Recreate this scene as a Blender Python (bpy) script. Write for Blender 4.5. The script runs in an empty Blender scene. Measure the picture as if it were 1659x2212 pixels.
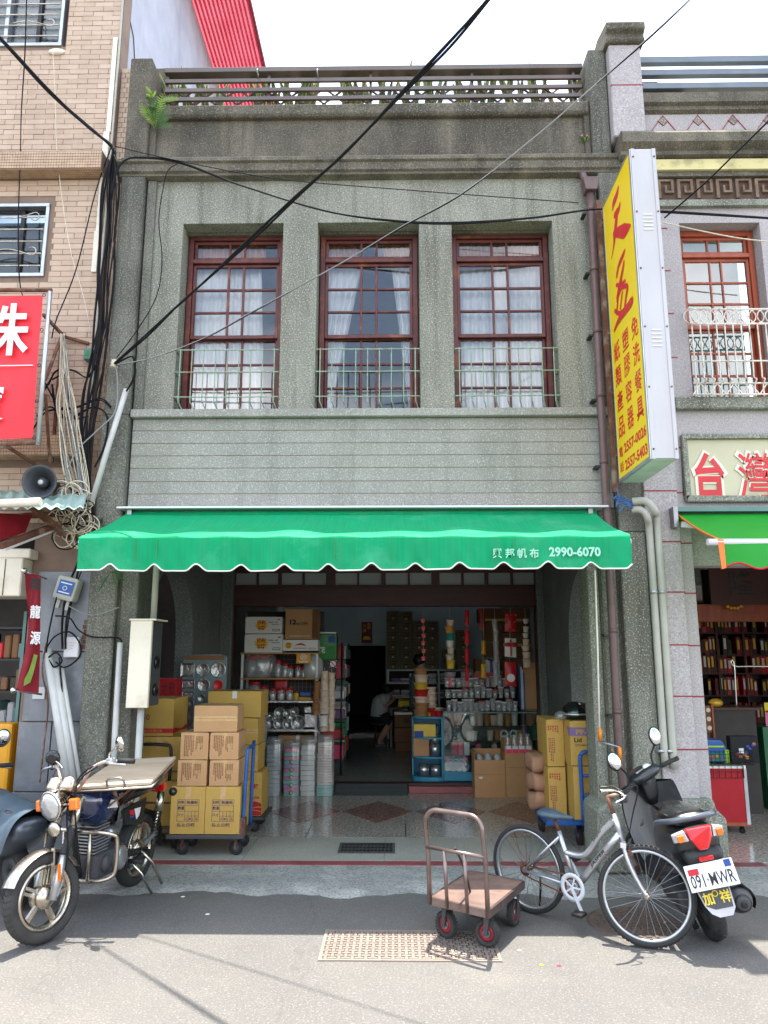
import bpy, bmesh, math, random
from mathutils import Vector as V, Matrix, Quaternion
random.seed(7)
S = bpy.context.scene
R = math.radians
# ------------------------------------------------------------------ camera
PITCH, YAW, FPX, EYE = R(10.8), R(0.84), 1600.0, 1.8
cd = bpy.data.cameras.new('camera'); cam = bpy.data.objects.new('camera', cd)
S.collection.objects.link(cam); S.camera = cam
cam.location = (0, 0, EYE); cam.rotation_euler = (math.pi/2+PITCH, 0, YAW)
cd.sensor_fit = 'VERTICAL'; cd.sensor_height = 36.0; cd.lens = FPX/2212*36; cd.clip_start = .05; cd.clip_end = 3000
# ------------------------------------------------------------------ sky
SUN_EL = R(80.5)
W = bpy.data.worlds.new('World'); S.world = W; W.use_nodes = True
wn, wl = W.node_tree.nodes, W.node_tree.links
for n in list(wn): wn.remove(n)
sky = wn.new('ShaderNodeTexSky'); sky.sky_type = 'NISHITA'; sky.sun_disc = False
sky.sun_elevation = SUN_EL; sky.sun_rotation = 0.0; sky.dust_density = 2.6; sky.air_density = 1.3; sky.ozone_density = 1.0
bg = wn.new('ShaderNodeBackground'); bg.inputs['Strength'].default_value = 0.15
wo = wn.new('ShaderNodeOutputWorld')
tc = wn.new('ShaderNodeTexCoord'); nz = wn.new('ShaderNodeTexNoise'); nz.inputs['Scale'].default_value = 2.3; nz.inputs['Detail'].default_value = 7
mp = wn.new('ShaderNodeMapping'); mp.inputs['Scale'].default_value = (1, 1, 2.2); mp.inputs['Location'].default_value = (.35, .1, 0)
rp = wn.new('ShaderNodeValToRGB'); rp.color_ramp.elements[0].position = .45; rp.color_ramp.elements[1].position = .66
mx = wn.new('ShaderNodeMix'); mx.data_type = 'RGBA'
mx.inputs['B'].default_value = (11.5, 11.5, 12.0, 1)      # sun-lit cloud and haze
wl.new(tc.outputs['Generated'], mp.inputs['Vector']); wl.new(mp.outputs['Vector'], nz.inputs['Vector'])
wl.new(nz.outputs['Fac'], rp.inputs['Fac']); wl.new(rp.outputs['Color'], mx.inputs['Factor'])
wl.new(sky.outputs['Color'], mx.inputs['A']); wl.new(mx.outputs['Result'], bg.inputs['Color']); wl.new(bg.outputs['Background'], wo.inputs['Surface'])
# ------------------------------------------------------------------ sun
ld = bpy.data.lights.new('sun', 'SUN'); ld.energy = 4.3; ld.angle = R(.53); ld.color = (1, .93, .83)
sun = bpy.data.objects.new('sun', ld); S.collection.objects.link(sun); sun.location = (0, 8, 20)
sun.rotation_euler = (-(math.pi/2-SUN_EL), 0, 0)          # shines from behind the shophouse onto the street
# ------------------------------------------------------------------ exposure
S.view_settings.view_transform = 'Standard'; S.view_settings.look = 'None'; S.view_settings.gamma = 1
S.view_settings.exposure = 1.64; S.view_settings.use_curve_mapping = False
S.cycles.use_denoising = True; S.cycles.max_bounces = 12; S.cycles.diffuse_bounces = 9; S.cycles.glossy_bounces = 4
S.cycles.transmission_bounces = 8; S.cycles.transparent_max_bounces = 16; S.cycles.caustics_reflective = False; S.cycles.caustics_refractive = False
S.cycles.sample_clamp_indirect = 6
# ------------------------------------------------------------------ pixel (1659 x 2212) -> world, on a plane of known depth
_fw = V((-math.sin(YAW)*math.cos(PITCH), math.cos(YAW)*math.cos(PITCH), math.sin(PITCH)))
_rt = V((math.cos(YAW), math.sin(YAW), 0)); _up = _rt.cross(_fw)
def _ray(u, v): return _fw + _rt*((u-829.5)/FPX) - _up*((v-1106)/FPX)
def P(u, v, Y): q = _ray(u, v); return V((0, 0, EYE)) + q*(Y/q.y)
def G(u, v, z=0.0): q = _ray(u, v); return V((0, 0, EYE)) + q*((z-EYE)/q.z)
def PX(u, v, X): q = _ray(u, v); return V((0, 0, EYE)) + q*(X/q.x)
# ------------------------------------------------------------------ materials
def srgb(r, g, b):
    f = lambda c: (c/255/12.92) if c <= 10 else ((c/255+.055)/1.055)**2.4
    return (f(r), f(g), f(b))
MATS = {}
DIM = {'pebble_in': 1.0, 'pebble_pil': .84, 'pebble': .88, 'cornice': .84, 'granite': .8, 'brick': .86, 'mortar': .8, 'stucco': .8, 'sign_white': .62, 'asphalt': .78, 'panel_grey': .75, 'white_metal': .85, 'sign_beige': .85}   # light balance put into colour: outdoor surfaces darkened against the raised exposure
def mat(name, c, rough=.6, metal=0.0, c2=None, scale=5.0, fac=.5, bump=0.0, bscale=120.0, speck=None, streak=None, spec=.5, trans=0.0, alpha=1.0, coat=0.0, sharp=.2, emit=None, stretch=None, patch=None, runs=None):
    """speck/streak/patch = (colour, scale, amount): fine grain, vertical run-down stains, large blotches of wear."""
    m = bpy.data.materials.new(name); m.use_nodes = True; MATS[name] = m
    n, l = m.node_tree.nodes, m.node_tree.links
    b = n['Principled BSDF']
    kd = next((v for k, v in DIM.items() if name.startswith(k)), 1.0)
    if kd != 1.0:
        q_ = lambda t: tuple(x*kd for x in t)
        c = q_(c); c2 = q_(c2) if c2 else None
        runs = (q_(runs[0]),)+tuple(runs[1:]) if runs else None
        speck = (q_(speck[0]),)+tuple(speck[1:3])+((q_(speck[3]),) if len(speck) > 3 else ()) if speck else None
        streak = (q_(streak[0]),)+tuple(streak[1:]) if streak else None; patch = (q_(patch[0]),)+tuple(patch[1:]) if patch else None
    c = tuple(c)+(1,); c2 = tuple(c2 if c2 else [x*.8 for x in c[:3]])+(1,)
    co = n.new('ShaderNodeTexCoord'); vec = co.outputs['Object']
    def noise(sc, det=4, st=None, rough_=.55):
        t = n.new('ShaderNodeTexNoise'); t.inputs['Scale'].default_value = sc; t.inputs['Detail'].default_value = det; t.inputs['Roughness'].default_value = rough_
        if st:
            k = n.new('ShaderNodeMapping'); k.inputs['Scale'].default_value = st; l.new(vec, k.inputs['Vector']); l.new(k.outputs['Vector'], t.inputs['Vector'])
        else: l.new(vec, t.inputs['Vector'])
        return t.outputs['Fac']
    def ramp(src, lo, hi):
        r = n.new('ShaderNodeMapRange'); r.inputs['From Min'].default_value = lo; r.inputs['From Max'].default_value = hi; l.new(src, r.inputs['Value']); return r.outputs['Result']
    def mixc(a, bcol, f, amt=1.0):
        k = n.new('ShaderNodeMix'); k.data_type = 'RGBA'
        q = n.new('ShaderNodeMath'); q.operation = 'MULTIPLY'; q.inputs[1].default_value = amt; l.new(f, q.inputs[0]); l.new(q.outputs[0], k.inputs['Factor'])
        if isinstance(a, tuple): k.inputs['A'].default_value = a
        else: l.new(a, k.inputs['A'])
        k.inputs['B'].default_value = tuple(bcol)[:3]+(1,); return k.outputs['Result']
    f0 = noise(scale, 5, stretch)
    col = mixc(c, c2, ramp(f0, .5-sharp, .5+sharp), fac*2 if fac < .5 else 1.0)
    if patch: col = mixc(col, patch[0], ramp(noise(patch[1], 6, None, .65), .52, .66), patch[2])
    if streak: col = mixc(col, streak[0], ramp(noise(streak[1], 6, (1, 1, .18), .6), .47, .66), streak[2])
    if runs: col = mixc(col, runs[0], ramp(noise(runs[1], 5, (1, 1, .06), .7), .50, .68), runs[2])
    if speck:
        col = mixc(col, speck[0], ramp(noise(speck[1], 2), .50, .62), speck[2])
        if len(speck) > 3: col = mixc(col, speck[3], ramp(noise(speck[1]*.83, 2, (1.1, .9, 1.05)), .56, .66), speck[2])
    l.new(col, b.inputs['Base Color'])
    b.inputs['Roughness'].default_value = rough; b.inputs['Metallic'].default_value = metal
    b.inputs['Specular IOR Level'].default_value = spec; b.inputs['Transmission Weight'].default_value = trans; b.inputs['Alpha'].default_value = alpha
    b.inputs['Coat Weight'].default_value = coat
    rr = n.new('ShaderNodeMapRange'); rr.inputs['To Min'].default_value = max(.02, rough*.82); rr.inputs['To Max'].default_value = min(1, rough*1.2); l.new(f0, rr.inputs['Value']); l.new(rr.outputs['Result'], b.inputs['Roughness'])
    if emit: b.inputs['Emission Color'].default_value = tuple(emit[0])+(1,); b.inputs['Emission Strength'].default_value = emit[1]
    if bump:
        bm_ = n.new('ShaderNodeBump'); bm_.inputs['Strength'].default_value = bump; bm_.inputs['Distance'].default_value = .01
        l.new(noise(bscale, 3), bm_.inputs['Height']); l.new(bm_.outputs['Normal'], b.inputs['Normal'])
    return m
def glass(name, tint=(.9, .95, .95), refl=1.0, through=1.0, rough=.02):
    """thin pane: clear (tinted) see-through plus a mirror reflection by Fresnel."""
    m = bpy.data.materials.new(name); m.use_nodes = True; MATS[name] = m
    n, l = m.node_tree.nodes, m.node_tree.links
    for x in list(n): n.remove(x)
    o = n.new('ShaderNodeOutputMaterial'); t = n.new('ShaderNodeBsdfTransparent'); g = n.new('ShaderNodeBsdfGlossy'); mx_ = n.new('ShaderNodeMixShader'); fr = n.new('ShaderNodeFresnel')
    t.inputs['Color'].default_value = tuple(x*through for x in tint)+(1,); g.inputs['Roughness'].default_value = rough
    fr.inputs['IOR'].default_value = 1.5
    q = n.new('ShaderNodeMath'); q.operation = 'MULTIPLY_ADD'; q.inputs[1].default_value = refl; q.inputs[2].default_value = .02; q.use_clamp = True
    l.new(fr.outputs[0], q.inputs[0]); l.new(q.outputs[0], mx_.inputs['Fac']); l.new(t.outputs[0], mx_.inputs[1]); l.new(g.outputs[0], mx_.inputs[2]); l.new(mx_.outputs[0], o.inputs['Surface'])
    return m
def film(name, tint=(.95, .96, .97), milk=.2, gloss=.1, rough=.15):
    """clear plastic: see-through, a little milky, a little glossy."""
    m = bpy.data.materials.new(name); m.use_nodes = True; MATS[name] = m; n, l = m.node_tree.nodes, m.node_tree.links
    for x in list(n): n.remove(x)
    o = n.new('ShaderNodeOutputMaterial'); t = n.new('ShaderNodeBsdfTransparent'); d = n.new('ShaderNodeBsdfDiffuse'); g = n.new('ShaderNodeBsdfGlossy'); a = n.new('ShaderNodeMixShader'); b = n.new('ShaderNodeMixShader')
    t.inputs['Color'].default_value = tuple(tint)+(1,); d.inputs['Color'].default_value = (.8, .82, .84, 1); g.inputs['Roughness'].default_value = rough
    a.inputs[0].default_value = milk; b.inputs[0].default_value = gloss
    l.new(t.outputs[0], a.inputs[1]); l.new(d.outputs[0], a.inputs[2]); l.new(a.outputs[0], b.inputs[1]); l.new(g.outputs[0], b.inputs[2]); l.new(b.outputs[0], o.inputs['Surface'])
# ------------------------------------------------------------------ mesh building
ORD = ['first', 'second', 'third', 'fourth', 'fifth', 'sixth', 'seventh', 'eighth', 'ninth', 'tenth']+['%dth' % k for k in range(11, 21)]+['21st', '22nd', '23rd']+['%dth' % k for k in range(24, 31)]+['31st', '32nd', '33rd']+['%dth' % k for k in range(34, 60)]
OFF = {}          # roots whose children are built in world coordinates -> root location
def rootof(o):
    while o.parent: o = o.parent
    return o
def crv(pts, k=6):
    """Catmull-Rom through pts."""
    pts = [V(p) for p in pts]; out = []
    for i in range(len(pts)-1):
        a, b, c, d = pts[max(i-1, 0)], pts[i], pts[i+1], pts[min(i+2, len(pts)-1)]
        for j in range(k):
            t = j/k; out.append(.5*((2*b)+(c-a)*t+(2*a-5*b+4*c-d)*t*t+(3*b-a-3*c+d)*t**3))
    out.append(pts[-1]); return out
class MB:
    def __init__(s): s.v = []; s.f = []; s.sm = []
    def add(s, vs, fs, smooth=False):
        o = len(s.v); s.v += [V(x) for x in vs]; s.f += [tuple(i+o for i in f) for f in fs]; s.sm += [smooth]*len(fs); return s
    def box(s, x0, x1, y0, y1, z0, z1, M=None):
        vs = [(x, y, z) for z in (z0, z1) for y in (y0, y1) for x in (x0, x1)]
        if M is not None: vs = [M @ V(p) for p in vs]
        return s.add(vs, [(0, 2, 3, 1), (4, 5, 7, 6), (0, 1, 5, 4), (2, 6, 7, 3), (0, 4, 6, 2), (1, 3, 7, 5)])
    def bar(s, a, b, w, h, up=(0, 0, 1)):
        a, b = V(a), V(b); d = (b-a); L = d.length; d.normalize(); up = V(up)
        if abs(d.dot(up)) > .98: up = V((0, 1, 0))
        x = d.cross(up).normalized(); z = x.cross(d)
        M = Matrix((x, d, z)).transposed().to_4x4(); M.translation = a
        return s.box(-w/2, w/2, 0, L, -h/2, h/2, M)
    def tube(s, pts, r, n=8, caps=True, closed=False):
        pts = [V(p) for p in pts]; N = len(pts); rs = r if isinstance(r, (list, tuple)) else [r]*N
        t0 = (pts[1]-pts[0]).normalized(); nrm = t0.orthogonal().normalized(); rings = []; prev = t0
        for i in range(N):
            if closed: t = (pts[(i+1) % N]-pts[i-1]).normalized()
            else: t = ((pts[min(i+1, N-1)]-pts[max(i-1, 0)])).normalized()
            q = prev.rotation_difference(t); nrm = (q @ nrm).normalized(); prev = t; bn = t.cross(nrm)
            rings.append([pts[i]+(nrm*math.cos(2*math.pi*k/n)+bn*math.sin(2*math.pi*k/n))*rs[i] for k in range(n)])
        vs = [p for g in rings for p in g]; fs = []
        for i in range(N if closed else N-1):
            j = (i+1) % N
            for k in range(n): fs.append((i*n+k, i*n+(k+1) % n, j*n+(k+1) % n, j*n+k))
        s.add(vs, fs, True)
        if caps and not closed: s.add(rings[0], [tuple(range(n))[::-1]]); s.add(rings[-1], [tuple(range(n))])
        return s
    def cyl(s, a, b, r, r2=None, n=14): return s.tube([a, b], [r, r if r2 is None else r2], n)
    def lathe(s, prof, c, ax=(0, 0, 1), n=18, smooth=True, arc=1.0):
        """prof: (radius, height along ax)."""
        ax = V(ax).normalized(); e1 = ax.orthogonal().normalized(); e2 = ax.cross(e1); c = V(c); vs = []; m = len(prof)
        for r, h in prof:
            for k in range(n): a = 2*math.pi*arc*k/n; vs.append(c+ax*h+(e1*math.cos(a)+e2*math.sin(a))*r)
        fs = [(i*n+k, i*n+(k+1) % n, (i+1)*n+(k+1) % n, (i+1)*n+k) for i in range(m-1) for k in range(n)]
        s.add(vs, fs, smooth)
        for i, flip in ((0, True), (m-1, False)):
            if prof[i][0] > 1e-6: q = tuple(range(n)); s.add(vs[i*n:(i+1)*n], [q[::-1] if flip else q])
        return s
    def torus(s, c, R_, r, ax=(0, 1, 0), n=32, m=8, a0=0, a1=1.0):
        ax = V(ax).normalized(); e1 = ax.orthogonal().normalized() if abs(ax.z) > .9 else V((0, 0, 1)).cross(ax).normalized(); e2 = ax.cross(e1); c = V(c)
        pts = [c+(e1*math.cos(2*math.pi*(a0+(a1-a0)*k/n))+e2*math.sin(2*math.pi*(a0+(a1-a0)*k/n)))*R_ for k in range(n if a1-a0 >= 1 else n+1)]
        return s.tube(pts, r, m, True, a1-a0 >= 1)
    def ball(s, c, rx, ry=None, rz=None, n=12, m=8, M=None):
        ry = ry or rx; rz = rz or rx; c = V(c); vs = []; fs = []
        for i in range(m+1):
            th = math.pi*i/m
            for k in range(n):
                p = V((rx*math.sin(th)*math.cos(2*math.pi*k/n), ry*math.sin(th)*math.sin(2*math.pi*k/n), rz*math.cos(th)))
                if M is not None: p = M @ p
                vs.append(c+p)
        for i in range(m):
            for k in range(n): fs.append((i*n+k, (i+1)*n+k, (i+1)*n+(k+1) % n, i*n+(k+1) % n))
        return s.add(vs, fs, True)
    def prism(s, poly, d, org=(0, 0, 0), ex=(1, 0, 0), ey=(0, 0, 1), smooth=False):
        """2D polygon (ccw) in the ex/ey plane, extruded by vector d."""
        org, ex, ey, d = V(org), V(ex), V(ey), V(d); n = len(poly)
        a = [org+ex*x+ey*y for x, y in poly]; b = [p+d for p in a]
        s.add(a+b, [(i, (i+1) % n, n+(i+1) % n, n+i) for i in range(n)], smooth)
        s.add(a, [tuple(range(n))[::-1]]); s.add(b, [tuple(range(n))]); return s
    def quad(s, *p): return s.add(p, [tuple(range(len(p)))])
    def grid(s, fn, nu, nv, smooth=True, wrap=False):
        vs = [fn(i/nu, j/nv) for j in range(nv+1) for i in range(nu+1)]
        fs = [(j*(nu+1)+i, j*(nu+1)+i+1, (j+1)*(nu+1)+i+1, (j+1)*(nu+1)+i) for j in range(nv) for i in range(nu)]
        return s.add(vs, fs, smooth)
    def rot(s, M, a=0): s.v[a:] = [M @ p for p in s.v[a:]]; return s
    def build(s, name, m, parent=None, bevel=0, seg=1, fix=True, **props):
        me = bpy.data.meshes.new(name)
        off = OFF.get(rootof(parent).name) if parent else None
        me.from_pydata([tuple(p-off) if off else tuple(p) for p in s.v], [], s.f)
        me.polygons.foreach_set('use_smooth', s.sm)
        if fix or bevel:
            b = bmesh.new(); b.from_mesh(me)
            bmesh.ops.remove_doubles(b, verts=b.verts, dist=1e-5)
            bmesh.ops.recalc_face_normals(b, faces=b.faces)
            if bevel:
                es = [e for e in b.edges if len(e.link_faces) == 2 and e.calc_face_angle(0) > .6]
                bmesh.ops.bevel(b, geom=es, offset=bevel, segments=seg, affect='EDGES', profile=.6, clamp_overlap=True)
            b.to_mesh(me); b.free()
        me.update(); return link(name, me, m, parent, **props)
def link(name, me, m, parent=None, **props):
    o = bpy.data.objects.new(name, me); S.collection.objects.link(o)
    if m is not None and not len(me.materials): me.materials.append(MATS[m] if isinstance(m, str) else m)
    if parent is not None: o.parent = parent
    for k, x in props.items(): o[k] = x
    return o
def thing(name, label, cat, loc=(0, 0, 0), group=None, world=True, rz=0):
    o = bpy.data.objects.new(name, None); S.collection.objects.link(o); o.location = loc; o.rotation_euler = (0, 0, rz); o.empty_display_size = .1
    o['label'] = label; o['category'] = cat
    if group: o['group'] = group
    if world: OFF[o.name] = V(loc)
    return o
def copy_tree(o, parent=None):
    c = o.copy(); S.collection.objects.link(c); c.parent = parent
    for ch in list(o.children): copy_tree(ch, c)
    return c
def one(mb, name, label, cat, m, group=None, **k):
    o = mb.build(name, m, None, **k); o['label'] = label; o['category'] = cat
    if group: o['group'] = group
    return o
_fc = {}
def txt(body, m, parent, org, right, up, w=None, h=None, bold=0.0, off=.0015, name='lettering', shear=0.0, ext=.0006, center=False, space=1.0):
    """lettering fitted into a w x h box whose lower left corner is org."""
    key = (body, bold, shear, space)
    if key not in _fc:
        c = bpy.data.curves.new('f', 'FONT'); c.body = body; c.offset = bold; c.resolution_u = 2; c.extrude = .01; c.shear = shear; c.space_character = space
        o = bpy.data.objects.new('f', c); me = bpy.data.meshes.new_from_object(o)
        vs = [v.co.copy() for v in me.vertices]; fs = [tuple(p.vertices) for p in me.polygons]
        x0 = min(v.x for v in vs); x1 = max(v.x for v in vs); y0 = min(v.y for v in vs); y1 = max(v.y for v in vs)
        _fc[key] = ([V(((v.x-x0), (v.y-y0), v.z/.01)) for v in vs], fs, x1-x0, y1-y0)
        bpy.data.objects.remove(o); bpy.data.curves.remove(c); bpy.data.meshes.remove(me)
    vs, fs, bw, bh = _fc[key]
    if w is None: w = bw*h/bh
    if h is None: h = bh*w/bw
    right, up, org = V(right).normalized(), V(up).normalized(), V(org); nrm = right.cross(up)
    if center: org = org-right*w/2-up*h/2
    mb = MB(); mb.add([org+right*(v.x*w/bw)+up*(v.y*h/bh)+nrm*(off+ext*v.z) for v in vs], fs)
    return mb.build(name, m, parent, fix=False)
# ------------------------------------------------------------------ material library
mat('pebble', srgb(158, 160, 146), .9, c2=srgb(138, 140, 128), scale=2.2, bump=.5, bscale=110, speck=(srgb(92, 93, 84), 80, .7, srgb(206, 204, 188)), streak=(srgb(90, 89, 78), 1.3, .62), patch=(srgb(176, 176, 160), 1.1, .4), runs=(srgb(76, 76, 66), 5, .6), spec=.2)
mat('pebble_band', srgb(168, 167, 158), .9, c2=srgb(150, 150, 142), scale=1.8, bump=.4, bscale=110, speck=(srgb(116, 117, 111), 85, .55, srgb(208, 208, 198)), streak=(srgb(128, 130, 118), 1.3, .35), runs=(srgb(110, 112, 102), 6, .35), spec=.2)
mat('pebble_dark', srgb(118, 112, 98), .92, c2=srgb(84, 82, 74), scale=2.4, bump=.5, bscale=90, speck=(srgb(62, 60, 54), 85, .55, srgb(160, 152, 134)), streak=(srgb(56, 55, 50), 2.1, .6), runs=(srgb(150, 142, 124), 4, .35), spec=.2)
mat('pebble_pilaster', srgb(134, 134, 122), .92, c2=srgb(104, 106, 98), scale=1.6, bump=.5, bscale=90, speck=(srgb(76, 75, 70), 85, .6, srgb(180, 176, 160)), streak=(srgb(66, 66, 60), 1.9, .55), runs=(srgb(58, 58, 52), 6, .5), spec=.2)
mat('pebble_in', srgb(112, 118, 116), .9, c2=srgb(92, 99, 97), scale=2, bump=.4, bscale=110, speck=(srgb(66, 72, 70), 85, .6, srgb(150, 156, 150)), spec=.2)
mat('cornice', srgb(128, 122, 108), .9, c2=srgb(96, 92, 82), scale=3, bump=.4, bscale=80, speck=(srgb(66, 64, 58), 85, .5, srgb(170, 164, 146)), streak=(srgb(58, 56, 50), 2.6, .6), patch=(srgb(178, 170, 146), 1.7, .5), spec=.2)
mat('granite_pink', srgb(196, 190, 187), .75, c2=srgb(182, 176, 174), scale=2, bump=.2, bscale=110, speck=(srgb(150, 142, 146), 75, .6, srgb(224, 218, 220)), streak=(srgb(170, 160, 156), 1.2, .3), spec=.3)
mat('red_joint', srgb(150, 40, 52), .7)
mat('mortar', srgb(150, 128, 112), .95, c2=srgb(136, 115, 100), scale=6)
for i, (a, b) in enumerate([((204, 180, 156), (194, 169, 144)), ((200, 175, 151), (190, 165, 141)), ((208, 185, 162), (198, 174, 151)), ((196, 171, 148), (186, 161, 138))]):
    mat('brick%d' % i, srgb(*a), .6, c2=srgb(*b), scale=9, streak=(srgb(186, 146, 116), 1.1, .4), bump=.15, bscale=60)
mat('mosaic', srgb(196, 170, 140), .4, c2=srgb(168, 140, 112), scale=14)
mat('stucco', srgb(196, 200, 212), .9, c2=srgb(178, 183, 196), scale=3, streak=(srgb(150, 156, 170), 2.4, .5), bump=.25, bscale=30)
mat('red_roof', srgb(224, 104, 118), .45, c2=srgb(208, 86, 102), scale=2, streak=(srgb(190, 50, 74), 3, .4))
mat('wood_red', srgb(98, 38, 32), .45, c2=srgb(72, 26, 22), scale=14, stretch=(1, 1, .15), patch=(srgb(156, 92, 44), 5, .45), bump=.1, bscale=60)
mat('wood_front', srgb(70, 30, 28), .5, c2=srgb(52, 22, 21), scale=12, stretch=(.15, 1, 1))
mat('wood_orange', srgb(168, 82, 50), .4, c2=srgb(140, 62, 38), scale=14, stretch=(1, 1, .15))
glass('pane', (.94, .97, .98), 2.8, .99)
glass('pane_teal', (.62, .86, .88), 3.4, .9)
glass('glass_dim', (.7, .76, .78), .8, .8)
glass('glass_clear', (.95, .98, .98), 1.6, .97)
mat('curtain', srgb(250, 249, 247), .9, c2=srgb(244, 243, 243), scale=4)
mat('curtain_beige', srgb(226, 178, 136), .9, c2=srgb(206, 152, 112), scale=5)
mat('room', srgb(226, 222, 214), .8, c2=srgb(212, 208, 200), scale=2)
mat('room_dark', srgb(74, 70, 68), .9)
mat('grille_green', srgb(146, 170, 148), .6, c2=srgb(120, 146, 126), scale=20, patch=(srgb(142, 108, 74), 14, .8))
mat('grille_white', srgb(222, 216, 204), .55, c2=srgb(206, 198, 184), scale=20, patch=(srgb(160, 98, 56), 9, .8))
mat('rail_brown', srgb(104, 96, 90), .38, .35, c2=srgb(88, 80, 76), scale=3)
mat('rail_grey', srgb(112, 120, 128), .4, .3)
mat('pipe_brown', srgb(102, 80, 77), .45, c2=srgb(90, 70, 68), scale=6, patch=(srgb(78, 58, 52), 7, .5))
mat('pvc', srgb(200, 200, 196), .4, c2=srgb(182, 182, 178), scale=5, streak=(srgb(150, 148, 140), 5, .4))
mat('pvc_grey', srgb(176, 176, 164), .4, c2=srgb(164, 164, 152), scale=5)
mat('white_metal', srgb(236, 236, 238), .35, c2=srgb(226, 226, 230), scale=3)
mat('cream_metal', srgb(232, 224, 206), .4, c2=srgb(222, 212, 192), scale=3, patch=(srgb(190, 172, 140), 4, .4))
mat('rusty', srgb(122, 80, 58), .8, .2, c2=srgb(86, 54, 42), scale=9, patch=(srgb(168, 152, 136), 6, .6), bump=.3, bscale=70)
mat('alu', srgb(190, 194, 198), .35, .8, c2=srgb(168, 172, 176), scale=8)
mat('steel', srgb(150, 150, 152), .35, .9)
mat('chrome', srgb(214, 212, 206), .12, 1.0)
mat('chrome_worn', srgb(206, 200, 188), .28, 1.0, c2=srgb(170, 158, 140), scale=12)
mat('panel_grey', srgb(150, 154, 160), .45, .3, c2=srgb(130, 134, 140), scale=3, patch=(srgb(176, 180, 186), 5, .5), streak=(srgb(112, 112, 112), 3, .4))
mat('black', (.012, .012, .013), .45)
mat('black_gloss', (.010, .011, .012), .22, coat=.3)
mat('rubber', (.016, .016, .017), .8, c2=(.028, .027, .026), scale=20, bump=.2)
mat('rubber_dusty', (.05, .048, .045), .9, c2=(.028, .027, .026), scale=10, bump=.2)
mat('cable_black', (.014, .014, .016), .85, spec=.15)
mat('cable_white', srgb(220, 212, 190), .6, c2=srgb(188, 178, 152), scale=30)
mat('cable_grey', srgb(140, 142, 140), .6)
mat('cable_blue', srgb(50, 96, 150), .5)
mat('leaf', (.06, .15, .025), .5, c2=(.035, .095, .015), scale=20)
mat('leaf_light', (.24, .36, .04), .5, c2=(.16, .28, .03), scale=20)
mat('snake_leaf', (.045, .11, .04), .45, c2=(.09, .17, .07), scale=30, stretch=(.3, .3, 3))
mat('snake_edge', (.50, .48, .10), .5)
mat('terracotta', srgb(184, 120, 92), .8, c2=srgb(164, 104, 80), scale=5)
mat('pot_dark', srgb(62, 62, 64), .6)
mat('pot_red', srgb(150, 60, 50), .6)
mat('carton', srgb(186, 142, 98), .75, c2=srgb(174, 130, 86), scale=3, bump=.08, bscale=40, speck=(srgb(166, 122, 82), 130, .4))
mat('carton_yellow', srgb(198, 160, 82), .7, c2=srgb(186, 148, 72), scale=3, bump=.08, bscale=40, speck=(srgb(172, 138, 62), 130, .4))
mat('carton_pale', srgb(200, 156, 112), .75, c2=srgb(188, 144, 100), scale=3, bump=.08, bscale=40, speck=(srgb(176, 134, 92), 130, .4))
mat('carton_olive', srgb(142, 134, 106), .8, c2=srgb(128, 120, 94), scale=3)
mat('carton_dark', srgb(128, 92, 62), .8, c2=srgb(114, 80, 54), scale=3)
mat('carton_inside', srgb(150, 112, 76), .85)
mat('carton_white', srgb(232, 230, 228), .6, c2=srgb(222, 220, 218), scale=3)
mat('tape', srgb(196, 156, 104), .25, c2=srgb(208, 172, 122), scale=25)
mat('tape_white', srgb(232, 228, 222), .4)
mat('ink_purple', srgb(70, 52, 96), .7); mat('ink_black', (.02, .02, .02), .7); mat('ink_red', srgb(190, 32, 44), .7); mat('ink_brown', srgb(112, 74, 44), .8)
mat('ink_white', srgb(236, 236, 236), .7); mat('ink_green', srgb(60, 140, 70), .7); mat('ink_plum', srgb(150, 62, 62), .7); mat('ink_gold', srgb(226, 176, 60), .4, .4); mat('ink_blue', srgb(40, 70, 150), .6); mat('ink_yellow', srgb(238, 208, 50), .6); mat('ink_lilac', srgb(140, 112, 158), .6)
mat('paint_cream', srgb(238, 232, 214), .6)
mat('sign_yellow', srgb(246, 214, 12), .3, c2=srgb(242, 204, 8), scale=1.2)
mat('sign_red', srgb(216, 30, 38), .4)
mat('sign_white', srgb(232, 231, 233), .4, c2=srgb(222, 222, 225), scale=2, streak=(srgb(214, 206, 204), 4, .3))
mat('sign_beige', srgb(214, 208, 176), .6, c2=srgb(202, 196, 164), scale=2)
mat('banner_red', srgb(232, 40, 52), .55, c2=srgb(220, 34, 48), scale=2, stretch=(3, 3, .3))
mat('flag_red', srgb(150, 24, 40), .7, c2=srgb(128, 18, 34), scale=5)
mat('teal_blue', srgb(48, 142, 176), .45, c2=srgb(42, 128, 160), scale=4)
mat('teal_grey', srgb(96, 132, 128), .5)
film('plastic_clear', milk=.30, gloss=.12)
film('wrap', milk=.6, gloss=.12)
mat('cup_white', srgb(236, 232, 224), .5); mat('cup_kraft', srgb(176, 128, 84), .6); mat('cup_pink', srgb(226, 110, 118), .5); mat('cup_cream', srgb(230, 208, 186), .5); mat('cup_red', srgb(190, 34, 38), .45)
mat('cup_yellow', srgb(226, 190, 66), .5); mat('cup_teal', srgb(40, 140, 132), .5); mat('cup_black', (.03, .03, .03), .4); mat('cup_orange', srgb(224, 150, 60), .5); mat('cup_green', srgb(40, 110, 76), .4)
mat('foil', srgb(206, 204, 202), .3, 1.0, c2=srgb(150, 148, 148), scale=16, bump=.8, bscale=40)
mat('plastic_red', srgb(196, 30, 40), .35); mat('plastic_pink', srgb(226, 60, 104), .4); mat('plastic_green', srgb(30, 120, 60), .4); mat('plastic_white', srgb(232, 232, 232), .35)
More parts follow.
